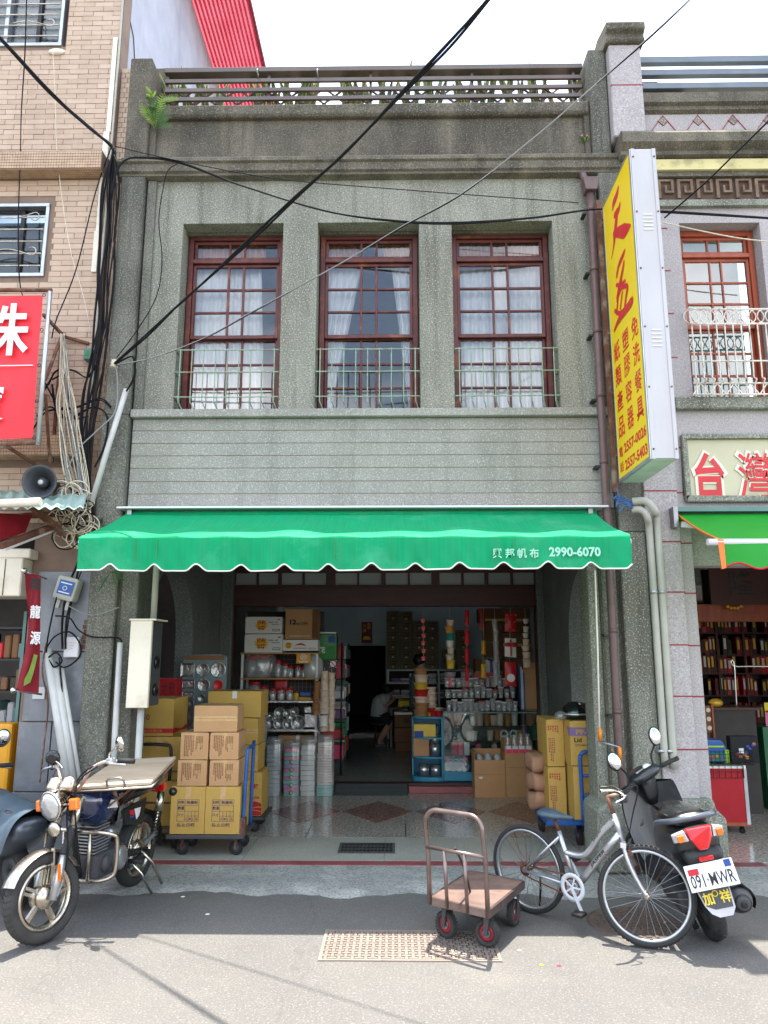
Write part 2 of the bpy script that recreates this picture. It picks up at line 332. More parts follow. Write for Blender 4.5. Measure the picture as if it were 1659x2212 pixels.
mat('skin', srgb(196, 148, 120), .5); mat('cloth_white', srgb(196, 202, 206), .85); mat('cloth_black', (.018, .018, .022), .9); mat('cloth_grey', srgb(92, 110, 116), .9); mat('hair', (.012, .010, .009), .5)
mat('cart_metal', srgb(142, 126, 122), .35, .75, c2=srgb(114, 98, 94), scale=10, patch=(srgb(98, 68, 56), 9, .5))
mat('cart_board', srgb(122, 98, 86), .8, c2=srgb(88, 72, 68), scale=7, patch=(srgb(96, 74, 62), 3.5, .6))
mat('wheel_red', srgb(140, 32, 46), .5)
mat('blue_paint', srgb(28, 92, 168), .4, c2=srgb(24, 78, 150), scale=6, patch=(srgb(60, 70, 90), 8, .3))
mat('deck_blue', srgb(58, 84, 110), .6); mat('deck_dark', srgb(58, 60, 64), .6, c2=srgb(72, 72, 74), scale=6)
mat('board_wood', srgb(190, 172, 150), .5, c2=srgb(166, 146, 124), scale=9, stretch=(1, .12, 1))
mat('tank_blue', srgb(14, 32, 70), .14, coat=1, c2=srgb(12, 27, 60), scale=2)
mat('scooter_grey', srgb(92, 100, 110), .3, .35, coat=.4); mat('cover_blue', srgb(70, 88, 100), .5, c2=srgb(46, 60, 72), scale=7, bump=.5, bscale=14)
mat('bike_silver', srgb(196, 198, 202), .28, .7, c2=srgb(176, 178, 184), scale=10)
mat('rusty_chain', srgb(112, 66, 44), .8, .3)
mat('lens_red', srgb(214, 16, 28), .12, coat=.6); mat('lens_orange', srgb(236, 120, 10), .15, coat=.6); mat('lens_clear', srgb(226, 226, 226), .1, trans=.4, coat=.5)
mat('mirror', srgb(225, 228, 232), .04, 1.0)
mat('plate_white', srgb(236, 238, 240), .4); mat('mudflap', srgb(190, 188, 190), .6)
mat('red_cloth', srgb(176, 16, 34), .7, c2=srgb(160, 12, 28), scale=3)
mat('book_red', srgb(126, 22, 26), .5); mat('book_dark', srgb(52, 20, 18), .5); mat('shelf_brown', srgb(70, 36, 26), .5)
mat('olive_tarp', srgb(70, 74, 60), .8)
mat('helmet', (.01, .01, .011), .15, coat=.5)
mat('paper_sack', srgb(176, 132, 104), .8, c2=srgb(158, 116, 90), scale=9, bump=.5, bscale=18)
mat('iron', srgb(104, 92, 86), .7, .3, c2=srgb(92, 82, 76), scale=9)
# ================================================================== the grey pebble-dash shophouse
Y0, YS, XL, XR = 6.85, 10.3, -2.38, 2.03
H_ = thing('shophouse', 'two-storey grey pebble-dashed shophouse with three tall red-framed windows', 'building', (-.25, Y0, 0))
WX = [(-2.15, -1.125), (-.775, .255), (.585, 1.605)]; WZ0, WZ1 = 4.11, 6.11
m = MB()
for a, b in ((-2.53, WX[0][0]), (WX[0][1], WX[1][0]), (WX[1][1], WX[2][0]), (WX[2][1], 2.06)): m.box(a, b, Y0, Y0+.3, WZ0, WZ1)
m.box(-2.53, 2.06, Y0, Y0+.3, WZ1, 6.60); m.build('wall', 'pebble', H_)
MB().box(-2.54, 2.065, Y0-.07, Y0+.26, 4.03, 4.108).build('sill_ledge', 'pebble_band', H_, bevel=.006)
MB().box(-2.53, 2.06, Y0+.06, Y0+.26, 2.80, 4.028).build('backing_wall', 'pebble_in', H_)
mat('groove_line', srgb(190, 178, 160), .8)
for z in [3.905, 3.778, 3.655, 3.532, 3.402, 3.282]: MB().box(-2.527, 2.057, Y0-.002, Y0+.057, z-.0018, z+.0048).build('groove_line', 'groove_line', H_)
zs = [4.026, 3.905, 3.778, 3.655, 3.532, 3.402, 3.282, 3.135]
for i in range(7): MB().box(-2.528, 2.058, Y0-.012, Y0+.058, zs[i+1]+.005, zs[i]-.002).build('wall_band', 'pebble_band', H_, bevel=.002)
# raised strips round the windows
m = MB()
for a, b in ((-2.53, -2.44), (1.97, 2.06)): m.box(a, b, Y0-.03, Y0-.001, 4.11, 6.58)
m.build('edge_strip', 'pebble_pilaster', H_, bevel=.004, kind='stuff')
# pilasters
MB().box(-2.79, -2.55, Y0-.08, Y0+.3, 4.05, 6.60).build('pilaster', 'pebble_pilaster', H_, bevel=.01)
m = MB(); m.box(-2.80, -2.545, Y0-.10, Y0+.3, 0, 4.045); m.box(-2.515, -2.36, Y0-.06, Y0+.35, 0, 3.13); m.build('pilaster', 'pebble_pilaster', H_, bevel=.012)
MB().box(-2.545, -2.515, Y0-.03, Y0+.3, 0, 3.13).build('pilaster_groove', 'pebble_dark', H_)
MB().box(2.07, 2.34, Y0-.08, Y0+.3, 2.9, 6.60).build('pilaster', 'pebble_pilaster', H_, bevel=.01)
m = MB(); m.box(2.06, 2.305, Y0-.10, Y0+.35, 0, 2.895); m.box(1.90, 2.03, Y0-.03, Y0+.35, 0, 3.13); m.box(1.78, 1.885, Y0+.02, Y0+.34, .5, 3.13); m.build('pilaster', 'pebble', H_, bevel=.012)
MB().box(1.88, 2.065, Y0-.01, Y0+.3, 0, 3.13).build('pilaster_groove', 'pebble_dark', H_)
MB().prism([(1.70, 0), (2.16, 0), (2.16, .48), (2.12, .53), (1.80, .56), (1.70, .50)], (0, .5, 0), (0, Y0-.22, 0)).build('plinth', 'pebble', H_, bevel=.02)
MB().box(-2.84, -2.34, Y0-.16, Y0+.3, 0, .3).build('plinth', 'pebble_pilaster', H_, bevel=.02)
# cornice, parapet, coping
prof = [(0, 6.585), (-.08, 6.60), (-.08, 6.625), (-.105, 6.64), (-.105, 6.72), (-.13, 6.735), (-.13, 6.77), (-.10, 6.80), (.25, 6.805), (.25, 6.585)]
MB().prism(prof, (5.13, 0, 0), (-2.83, Y0, 0), (0, 1, 0), (0, 0, 1)).build('cornice', 'cornice', H_)
MB().box(-2.55, 2.045, Y0+.03, Y0+.25, 6.803, 7.318).build('parapet', 'pebble_dark', H_)
MB().prism([(-.035, 7.318), (-.06, 7.345), (-.06, 7.455), (.30, 7.46), (.30, 7.318)], (4.53, 0, 0), (-2.50, Y0+.02, 0), (0, 1, 0)).build('coping', 'pebble_dark', H_, bevel=.008)
m = MB(); m.box(-2.79, -2.56, Y0-.06, Y0+.30, 6.80, 8.02); m.box(-2.77, -2.50, Y0+.302, Y0+.62, 6.8, 8.22); m.build('parapet_pillar', 'pebble_dark', H_, bevel=.012)
m = MB(); m.box(-2.56, -2.49, Y0+.0, Y0+.3, 6.80, 7.6); m.build('parapet_return', 'pebble_dark', H_, bevel=.006)
m = MB(); m.box(2.05, 2.235, Y0-.05, Y0+.40, 6.80, 8.07); m.build('parapet_pillar', 'pebble_pilaster', H_, bevel=.012)
m = MB(); m.box(1.985, 2.045, Y0+.0, Y0+.3, 6.80, 7.5); m.build('parapet_return', 'pebble_dark', H_, bevel=.006)
# roof slab behind the parapet
MB().box(-2.55, 2.05, Y0+.30, 11, 6.9, 7.0).build('roof_slab', 'pebble_dark', H_)
# roof railing: beam, three slats, posts, lattice
ry = Y0+.10; rz = lambda v: P(700, v, ry).z
MB().box(-2.47, 2.02, ry-.03, ry+.085, rz(157), rz(147)).build('rail_beam', 'rail_brown', H_, bevel=.004)
for va, vb in ((170, 178), (190, 198), (209, 217)): MB().box(-2.46, 2.01, ry-.02, ry+.012, rz(vb), rz(va)).build('rail_slat', 'rail_brown', H_, bevel=.003)
for u in (365, 583, 801, 1019, 1237): x = P(u, 200, ry+.08).x; MB().box(x-.014, x+.014, ry+.014, ry+.04, 7.46, rz(158)).build('rail_post', 'rail_brown', H_)
for u in (557, 686):
    MB().torus(P(u, 158, ry-.04), .035, .006, (1, 0, 0), 16, 6).build('rail_hook', 'steel', H_)
m = MB(); x = -2.4
while x < 1.98:
    for s in (-1, 1): m.bar((x-s*.23, ry+.10, 7.46), (x+s*.23, ry+.10, 7.84), .012, .022, (0, 1, 0))
    x += .235
m.build('lattice', 'rail_brown', H_, kind='stuff')
# ------------------------------------------------------------------ windows
def pleats(x0, x1, z0, z1, y, n, amp=.03, x0b=None, x1b=None, seed=0, nz=10):
    """hanging cloth with folds; x0b/x1b = extents at the bottom."""
    x0b = x0 if x0b is None else x0b; x1b = x1 if x1b is None else x1b; rnd = random.Random(seed); ph = [rnd.uniform(-.5, .5) for _ in range(n*2+2)]
    def fn(a, b):
        xa, xb = x1+(x1b-x1)*0, 0
        z = z1+(z0-z1)*b; l_ = x0+(x0b-x0)*b; r_ = x1+(x1b-x1)*b
        t = a*n; i = int(t); w = math.sin((t+.25*math.sin(b*3+ph[i % len(ph)]))*2*math.pi)
        return V((l_+(r_-l_)*a, y+amp*w*(.6+.4*b)+.004*math.sin(b*9+i), z))
    return MB().grid(fn, n*8, nz)
def window(parent, x0, x1, z0, z1, yf, wood, pane, rows=(.37, .345, .34), bars=(.30, .335, .335), trans=(.885, .955), cols=(.395, .415, .53, .555)):
    w, h = x1-x0, z1-z0; t = .05
    m = MB(); m.box(x0, x0+t, yf, yf+.12, z0, z1); m.box(x1-t, x1, yf, yf+.12, z0, z1); m.box(x0+t, x1-t, yf, yf+.12, z1-.055, z1); m.box(x0+t, x1-t, yf, yf+.12, z0, z0+.03)
    zt = z0+h*.838; m.box(x0+t, x1-t, yf-.012, yf+.11, zt, zt+.045)
    win = m.build('window', wood, parent, bevel=.004)
    a, b = x0+t+.004, x1-t-.004; zm = z0+h*.425
    cx = [a+.028, a+(b-a)*.40, a+(b-a)*.425, a+(b-a)*.575, a+(b-a)*.60, b-.028]
    def sash(za, zb, y, nr, name):
        m = MB(); m.box(a, a+.028, y, y+.035, za, zb); m.box(b-.028, b, y, y+.035, za, zb); m.box(a+.028, b-.028, y, y+.035, zb-.03, zb); m.box(a+.028, b-.028, y, y+.035, za, za+.035)
        m.box(cx[1], cx[2], y+.002, y+.033, za+.035, zb-.03); m.box(cx[3], cx[4], y+.002, y+.033, za+.035, zb-.03)
        zr = [za+.035+(zb-.03-za-.035)*i/nr for i in range(nr+1)]
        for i in range(1, nr):
            for k in (0, 2, 4): m.box(cx[k], cx[k+1], y+.002, y+.033, zr[i]-.010, zr[i]+.010)
        m.build(name, wood, win, bevel=.002)
        for i in range(nr):
            for k in (0, 2, 4):
                dz = random.uniform(-.0025, .0025); dx = random.uniform(-.0015, .0015)
                q = MB(); q.quad((cx[k], y+.017+dx, zr[i]+.008-0), (cx[k+1], y+.017-dx, zr[i]+.008), (cx[k+1], y+.017-dx+dz, zr[i+1]-.008), (cx[k], y+.017+dx+dz, zr[i+1]-.008)); q.build('window_pane', pane, win, fix=False)
    sash(zt+.048, z1-.058, yf+.03, 1, 'transom_sash'); sash(zm, zt-.003, yf+.02, 3, 'upper_sash'); sash(z0+.032, zm+.02, yf+.062, 3, 'lower_sash')
    return win
YW = Y0+.20
for x0, x1 in WX: window(H_, x0+.012, x1-.012, WZ0, WZ1-.012, YW, 'wood_red', 'pane')
# reveal lining (weathered plaster strip under the lintel)
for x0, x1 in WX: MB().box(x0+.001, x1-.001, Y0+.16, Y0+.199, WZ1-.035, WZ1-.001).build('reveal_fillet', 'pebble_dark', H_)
# upstairs room
m = MB(); m.box(-2.52, 2.05, Y0+3.4, Y0+3.5, 4.0, 6.7); m.box(-2.52, 2.05, Y0+.31, Y0+3.4, 6.62, 6.7); m.box(-2.52, 2.05, Y0+.31, Y0+3.4, 3.95, 4.0)
for x in (-2.6, 2.06): m.box(x, x+.08, Y0+.31, Y0+3.4, 4.0, 6.62)
m.build('upper_room_wall', 'room', H_)
# the curtains hang on their own rods
zt = WZ0+(WZ1-WZ0)*.838
c_y = YW+.135
cur = [('white curtain drawn across the left upstairs window', -2.12, -1.40, -2.12, -1.33, 9, 'curtain', 4.13, zt+.05),
       ('white curtain tied back on the left of the middle upstairs window', -.75, -.33, -.76, -.66, 6, 'curtain', 4.13, zt+.05),
       ('white curtain tied back on the right of the middle upstairs window', -.03, .24, .16, .25, 5, 'curtain', 4.13, zt+.05),
       ('white curtain drawn across the right upstairs window', .60, 1.59, .60, 1.59, 12, 'curtain', 4.13, zt+.05),
       ('beige valance curtain behind the transom of the left upstairs window', -2.12, -1.36, -2.12, -1.36, 11, 'curtain_beige', zt+.07, WZ1+.05),
       ('beige valance curtain behind the left transom pane of the middle upstairs window', -.75, -.36, -.75, -.38, 6, 'curtain_beige', zt+.07, WZ1+.05),
       ('beige valance curtain behind the right transom pane of the middle upstairs window', -.12, .24, -.1, .24, 6, 'curtain_beige', zt+.07, WZ1+.05),
       ('beige valance curtain behind the transom of the right upstairs window', .60, 1.59, .60, 1.59, 14, 'curtain_beige', zt+.07, WZ1+.05)]
for i, (lb, a, b, a2, b2, n, mm, z0, z1) in enumerate(cur): one(pleats(a, b, z0, z1, c_y, n, .022, a2, b2, i), 'curtain', lb, 'curtain', mm, 'curtains in the upstairs windows')
# iron grilles in front of the lower sashes
for (x0, x1), tilt in zip(WX, (.02, 0, 0)):
    g = MB(); yg = Y0-.02; za, zb, zc = 4.73, 4.50, 4.245
    w_ = H_
    gx0, gx1 = x0+.0, x1+.0
    gr = MB()
    for z in (za, zb, zc):
        gr.tube(crv([(gx0+.01, Y0+.10, z), (gx0+.015, yg+.01, z), (gx0+.05, yg, z), ((gx0+gx1)/2, yg-.004, z-.004), (gx1-.05, yg, z), (gx1-.015, yg+.01, z), (gx1-.01, Y0+.10, z)], 4), .0065, 6)
    gw = gr.build('window_grille', 'grille_green', H_)
    for k in range(9):
        x = gx0+.05+(gx1-gx0-.1)*k/8
        MB().tube(crv([(x, yg, za+.012), (x, yg, zc-.01), (x+.008, yg+.012, zc-.06), (x+.028, yg+.05, zc-.115), (x+.03, yg+.075, 4.112)], 4), .006, 6).build('grille_bar', 'grille_green', gw)
# ------------------------------------------------------------------ arcade behind the awning: side walls with arches
def arch_wall(x0, x1, mm, name):
    yc, hw, zs_, rise = 8.0, .80, 1.95, .78
    arc = [(yc-hw*math.cos(math.pi*k/20), zs_+rise*math.sin(math.pi*k/20)) for k in range(21)]
    m = MB()
    m.box(x0, x1, 7.2, yc-hw, 0, zs_); m.box(x0, x1, yc+hw, YS-.0, 0, zs_)
    top = 3.0
    for k in range(20):
        (ya, za), (yb, zb) = arc[k], arc[k+1]
        m.add([(x, y, z) for x in (x0, x1) for y, z in ((ya, za), (yb, zb), (yb, top), (ya, top))], [(0, 1, 2, 3), (7, 6, 5, 4), (0, 4, 5, 1), (3, 2, 6, 7)])
    m.box(x0, x1, 7.2, yc-hw, zs_, top); m.box(x0, x1, yc+hw, YS, zs_, top)
    return m.build(name, mm, H_)
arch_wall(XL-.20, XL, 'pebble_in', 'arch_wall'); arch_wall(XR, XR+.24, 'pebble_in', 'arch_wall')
mat('arcade_plaster', srgb(176, 176, 170), .85, c2=srgb(158, 158, 152), scale=2)
MB().box(XL-.2, XR+.24, Y0+.26, YS, 3.0, 3.12).build('arcade_ceiling', 'arcade_plaster', H_)
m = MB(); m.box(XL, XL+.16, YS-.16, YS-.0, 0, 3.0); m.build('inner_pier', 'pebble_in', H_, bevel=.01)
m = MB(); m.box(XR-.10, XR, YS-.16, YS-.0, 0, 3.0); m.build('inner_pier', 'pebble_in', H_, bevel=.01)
# ------------------------------------------------------------------ shop front: posts, beam, transom lights, threshold
jx0, jx1 = P(490, 1450, YS).x, P(1160, 1450, YS).x
bz0, bz1 = P(829, 1310, YS).z, P(829, 1268, YS).z
for a, b in ((XL+.161, jx0+.03), (jx1, XR-.101)): MB().box(a, b, YS-.08, YS+.1, .0, 3.0).build('front_post', 'wood_front', H_, bevel=.006)
MB().box(jx0+.03, jx1, YS-.06, YS+.10, bz0, bz1).build('front_beam', 'wood_front', H_, bevel=.006)
for u in (754, 868, 932, 1037, 1142): MB().cyl(P(u, 1292, YS-.061)+V((0, .002, 0)), P(u, 1292, YS-.061)+V((0, -.012, 0)), .012, .009, 8).build('beam_bolt', 'black', H_)
tz0, tz1 = P(829, 1264, YS).z, P(829, 1238, YS).z
m = MB(); m.box(jx0+.03, jx1, YS-.05, YS+.05, bz1, tz0); m.box(jx0+.03, jx1, YS-.05, YS+.05, tz1, 3.0)
tu = [(511, 556), (560, 602), (609, 654), (659, 705), (725, 772), (776, 824), (833, 881), (885, 932), (949, 996), (1001, 1046), (1054, 1102), (1107, 1156)]
tx = [(P(a, 1250, YS).x, P(b, 1250, YS).x) for a, b in tu]
xs = [jx0+.03]+[q for ab in tx for q in ab]+[jx1]
for i in range(0, len(xs), 2):
    if xs[i+1]-xs[i] > .005: m.box(xs[i], xs[i+1], YS-.045, YS+.045, tz0, tz1)
tr = m.build('transom_frame', 'wood_front', H_)
mat('frosted', srgb(190, 200, 196), .5, trans=.35, c2=srgb(170, 182, 178), scale=2)
for a, b in tx: MB().box(a, b, YS-.004, YS+.004, tz0, tz1).build('transom_pane', 'frosted', tr)
MB().box(jx0+.03, jx1, YS-.03, YS+.12, .0, .115).build('threshold', 'wood_front', H_)
MB().box(XL+.16, XR-.1, YS+.1, YS+.16, bz1+.02, 3.0).build('lintel_wall', 'room', H_) if False else None
# ------------------------------------------------------------------ shop interior shell
YB = 16.6
m = MB(); z0 = .10
m.box(-2.62, -2.5, YS+.05, YB, z0, 3.1); m.build('shop_wall', 'room', H_)
mat('shop_paint', srgb(186, 200, 205), .7, c2=srgb(174, 188, 194), scale=2)
MB().box(2.2, 2.32, YS+.05, YB, z0, 3.1).build('shop_wall', 'shop_paint', H_)
dx0, dx1, dz = P(747, 1400, YB).x, P(833, 1400, YB).x, P(790, 1395, YB).z
m = MB(); m.box(-2.5, dx0, YB, YB+.12, z0, 3.1); m.box(dx1, 2.2, YB, YB+.12, z0, 3.1); m.box(dx0, dx1, YB, YB+.12, dz, 3.1); m.build('back_wall', 'shop_paint', H_)
m = MB(); m.box(dx0-.9, dx0-.8, YB+.12, YB+5, z0, 3); m.box(dx1+.8, dx1+.9, YB+.12, YB+5, z0, 3); m.box(dx0-.9, dx1+.9, YB+5, YB+5.1, z0, 3); m.box(dx0-.9, dx1+.9, YB+.12, YB+5, 3, 3.1); m.build('back_room_wall', 'room_dark', H_)
MB().box(-2.62, 2.32, YS+.05, 15.92, 3.1, 3.2).build('shop_ceiling', 'shop_paint', H_)
# added, unseen light well at the rear, letting daylight brighten the back wall
m = MB(); m.box(-2.62, 2.32, 15.82, 15.92, 3.2, 9.0); m.box(-2.62, 2.32, YB, YB+.12, 3.1, 9.0); m.box(-2.74, -2.62, 15.5, YB+.12, 3.0, 9.0); m.box(2.32, 2.44, 15.5, YB+.12, 3.0, 9.0); m.build('added_light_well', 'shop_paint', H_)
for x in (P(728, 1350, YB).x, P(935, 1350, YB).x): MB().box(x-.006, x+.006, YB-.006, YB-.001, dz, 3.1).build('wall_batten', 'shop_paint', H_)
# ================================================================== ground
mat('asphalt', srgb(118, 116, 112), .88, c2=srgb(104, 103, 101), scale=1.2, bump=.35, bscale=160, speck=(srgb(88, 88, 86), 95, .5, srgb(150, 148, 142)), patch=(srgb(132, 128, 121), .6, .7), streak=(srgb(98, 97, 94), .8, .3), spec=.25)
mat('gutter', srgb(168, 168, 162), .85, c2=srgb(134, 136, 134), scale=3.5, bump=.4, bscale=70, speck=(srgb(92, 94, 92), 50, .6, srgb(170, 170, 162)), patch=(srgb(196, 196, 190), 2.2, .7))
mat('terrazzo', srgb(188, 178, 168), .16, c2=srgb(172, 162, 154), scale=2, speck=(srgb(104, 103, 100), 42, .8, srgb(228, 222, 208)), spec=.5)
mat('terrazzo_red', srgb(158, 118, 108), .18, c2=srgb(146, 106, 98), scale=2, speck=(srgb(92, 70, 66), 42, .8, srgb(204, 178, 166)), spec=.5)
mat('terrazzo_plain', srgb(182, 180, 168), .5, c2=srgb(166, 164, 154), scale=2, speck=(srgb(120, 120, 114), 60, .5))
mat('kerb_red', srgb(158, 82, 84), .6, c2=srgb(128, 66, 68), scale=4, patch=(srgb(120, 108, 104), 3, .5))
mat('shop_floor', srgb(176, 180, 174), .2, c2=srgb(160, 164, 160), scale=2, speck=(srgb(76, 80, 78), 42, .7, srgb(160, 164, 156)))
am = MATS['asphalt'].node_tree; an, al = am.nodes, am.links; ab = an['Principled BSDF']; a_src = ab.inputs['Base Color'].links[0].from_socket
tc_ = an.new('ShaderNodeTexCoord'); no_ = an.new('ShaderNodeTexNoise'); no_.inputs['Scale'].default_value = 1.6; no_.inputs['Detail'].default_value = 6
vm = an.new('ShaderNodeVectorMath'); vm.operation = 'MULTIPLY_ADD'; vm.inputs[1].default_value = (.9, .9, 0); al.new(tc_.outputs['Object'], no_.inputs['Vector']); al.new(no_.outputs['Color'], vm.inputs[0]); al.new(tc_.outputs['Object'], vm.inputs[2])
vo = an.new('ShaderNodeTexVoronoi'); vo.feature = 'DISTANCE_TO_EDGE'; vo.inputs['Scale'].default_value = .42; al.new(vm.outputs[0], vo.inputs['Vector'])
cr1 = an.new('ShaderNodeMapRange'); cr1.inputs['From Min'].default_value = 0; cr1.inputs['From Max'].default_value = .006; cr1.inputs['To Min'].default_value = .2; cr1.inputs['To Max'].default_value = 0; al.new(vo.outputs['Distance'], cr1.inputs['Value'])
mk = an.new('ShaderNodeMix'); mk.data_type = 'RGBA'; al.new(cr1.outputs[0], mk.inputs['Factor']); al.new(a_src, mk.inputs['A']); mk.inputs['B'].default_value = (.05, .05, .05, 1)
no2 = an.new('ShaderNodeTexNoise'); no2.inputs['Scale'].default_value = 2.4; no2.inputs['Detail'].default_value = 3; al.new(tc_.outputs['Object'], no2.inputs['Vector'])
st2 = an.new('ShaderNodeMapRange'); st2.inputs['From Min'].default_value = .66; st2.inputs['From Max'].default_value = .76; st2.inputs['To Max'].default_value = .45; al.new(no2.outputs['Fac'], st2.inputs['Value'])
mk2 = an.new('ShaderNodeMix'); mk2.data_type = 'RGBA'; al.new(st2.outputs[0], mk2.inputs['Factor']); al.new(mk.outputs['Result'], mk2.inputs['A']); mk2.inputs['B'].default_value = (.07, .068, .065, 1); al.new(mk2.outputs['Result'], ab.inputs['Base Color'])
g = MB(); g.box(-900, 900, -900, 6.30, -.2, -.022)
for y0, y1, z in ((6.30, 900, -.022),): g.box(-900, 900, y0, y1, -.2, -.04)
g.build('road', 'asphalt', None, kind='structure')
# broken concrete gutter strip between asphalt and arcade
def gut(a, b):
    x = -14+28*a; e = 6.10+.05*math.sin(x*3.1)+.035*math.sin(x*7.7+1)+.02*math.sin(x*19)
    y = e+(6.86-e)*b; return V((x, y, -.018+.012*b+.004*math.sin(x*11)*math.sin(b*6)+(-.006 if b == 0 else 0)))
MB().grid(gut, 240, 6).build('gutter_strip', 'gutter', None, kind='structure')
fl = MB().box(-12, 12, 6.861, YS+.02, -.15, -.004).build('arcade_floor', 'gutter', None, kind='structure')
# slabs of the arcade floor: red kerb line, plain band, terrazzo with red diamonds
MB().box(-3.4, 3.2, 6.866, 6.99, -.004, .002).build('kerb_line', 'kerb_red', fl)
xs = [-2.36, -1.36, -.10, .94, 1.70]
for a, b in zip(xs[:-1], xs[1:]): MB().box(a+.004, b-.004, 6.996, 7.83, -.004, .003).build('floor_slab', 'terrazzo_plain', fl)
MB().box(-3.4, -2.366, 6.996, YS, -.004, .001).build('floor_slab', 'terrazzo_plain', fl); MB().box(1.706, 6.5, 6.996, YS, -.004, .001).build('floor_slab', 'terrazzo', fl)
dw, dd, dyc = .42, .62, 9.05
cxs = [-.205+.84*k for k in range(-2, 4)]
MB().box(XL, 1.704, 7.84, YS, -.004, .002).build('terrazzo_field', 'terrazzo', fl)
for c in cxs:
    if c-dw > 1.7: continue
    pts = [(c-dw+.008, dyc), (c, dyc-dd+.012), (c+dw-.008, dyc), (c, dyc+dd-.012)]
    if c+dw > 1.7: pts = [(c-dw+.008, dyc), (c, dyc-dd+.012), (1.70, dyc-dd+.012+(1.7-c)/dw*dd), (1.70, dyc+dd-.012-(1.7-c)/dw*dd), (c, dyc+dd-.012)]
    MB().prism(pts, (0, 0, .004), (0, 0, .0022), (1, 0, 0), (0, 1, 0)).build('diamond_tile', 'terrazzo_red', fl)
# thin joints
m = MB()
for a, b in ((-.9, -.55), (.1, .3), (1.2, 1.5)): m.box(a, a+.008, 7.84, 8.45, .0022, .004)
m.build('floor_joint', 'black', fl, kind='stuff')
MB().box(-2.6, 2.3, YS+.02, YB+5.2, -.1, .10).build('shop_floor', 'shop_floor', None, kind='structure')
# drain grating in the plain band
a, b = G(735, 1822), G(853, 1845)
dg_ = thing('drain_grating', 'dark perforated drain plate set in the pavement before the shop', 'drain cover', ((a.x+b.x)/2, (a.y+b.y)/2, 0))
mat('grate', srgb(92, 92, 88), .7, .2)
MB().box(a.x, b.x, b.y, a.y, .003, .009).build('frame', 'grate', dg_)
n = 14
for i in range(n):
    for j in range(3):
        x = a.x+.02+(b.x-a.x-.04)*(i+.5)/n; y = b.y+.03+(a.y-b.y-.06)*(j+.5)/3
        MB().box(x-.011, x+.011, y-.035, y+.035, .0092, .0112).build('slot', 'black', dg_)
# woven-pattern steel access cover, half in the sun
pts = [G(712, 2008), G(1047, 2012), G(1090, 2072), G(693, 2065)]
mc = thing('access_cover', 'rectangular access cover with woven pattern lying in the sunlit road', 'manhole cover', (.05, 5.1, -.02))
x0, x1, y0, y1 = -.45, .62, 4.90, 5.36
mat('cover_metal', srgb(140, 130, 122), .6, .2, c2=srgb(126, 114, 104), scale=5, patch=(srgb(166, 156, 142), 4, .5))
MB().box(x0, x1, y0, y1, -.03, -.019).build('plate', 'iron', mc)
m = MB(); m.box(x0-.02, x1+.02, y0-.02, y0, -.03, -.014); m.box(x0-.02, x1+.02, y1, y1+.02, -.03, -.014); m.box(x0-.02, x0, y0, y1, -.03, -.014); m.box(x1, x1+.02, y0, y1, -.03, -.014); m.build('rim', 'cover_metal', mc)
m = MB(); nx, ny = 26, 12; cw, ch = (x1-x0)/nx, (y1-y0)/ny
for i in range(nx):
    for j in range(ny):
        cx, cy = x0+(i+.5)*cw, y0+(j+.5)*ch
        if (i+j) % 2: m.box(cx-cw*.62, cx+cw*.62, cy-ch*.22, cy+ch*.22, -.019, -.0145)
        else: m.box(cx-cw*.20, cx+cw*.20, cy-ch*.62, cy+ch*.62, -.019, -.014)
m.build('weave', 'cover_metal', mc, kind='stuff')
# round manhole by the bicycle
c = G(1372, 1985); c = V((G(1372, 1985).x, 5.55, 0))
mh = thing('manhole_cover', 'round iron manhole cover in the road under the bicycle', 'manhole cover', (c.x, c.y, -.02))
MB().lathe([(.33, -.01), (.33, .002), (.30, .004), (.295, .001)], (c.x, c.y, -.02), n=36).build('rim', 'iron', mh)
m = MB()
for i in range(-5, 6):
    for j in range(-5, 6):
        if (i*i+j*j)*.0027 < .073: x, y = c.x+i*.052, c.y+j*.052; m.box(x-.018, x+.018, y-.01, y+.01, -.02, -.013) if (i+j) % 2 else m.box(x-.01, x+.01, y-.018, y+.018, -.02, -.013)
m.build('tread', 'iron', mh, kind='stuff')
MB().lathe([(.294, -.01), (.294, -.002)], (c.x, c.y, -.018), n=36).build('lid', 'grate', mh)
# litter and petals on the road
for i, (u, v, mm) in enumerate([(1122, 2053, 'paint_cream'), (1170, 2085, 'ink_yellow'), (1207, 2086, 'plastic_pink'), (395, 1937, 'paint_cream'), (448, 1975, 'paint_cream')]):
    p = G(u, v, -.02); one(MB().prism([(-.014, -.006), (.008, -.01), (.016, .004), (-.004, .01)], (0, 0, .004), (p.x, p.y, -.021), (1, 0, 0), (0, 1, 0)), 'litter_scrap', ['pale scrap on the sunlit road right of the hand cart', 'yellow petal on the sunlit road', 'pink petal on the sunlit road beside the yellow one', 'tiny white scrap on shaded asphalt near the kerb', 'tiny white scrap on shaded asphalt nearer the road'][i], 'litter', mm)
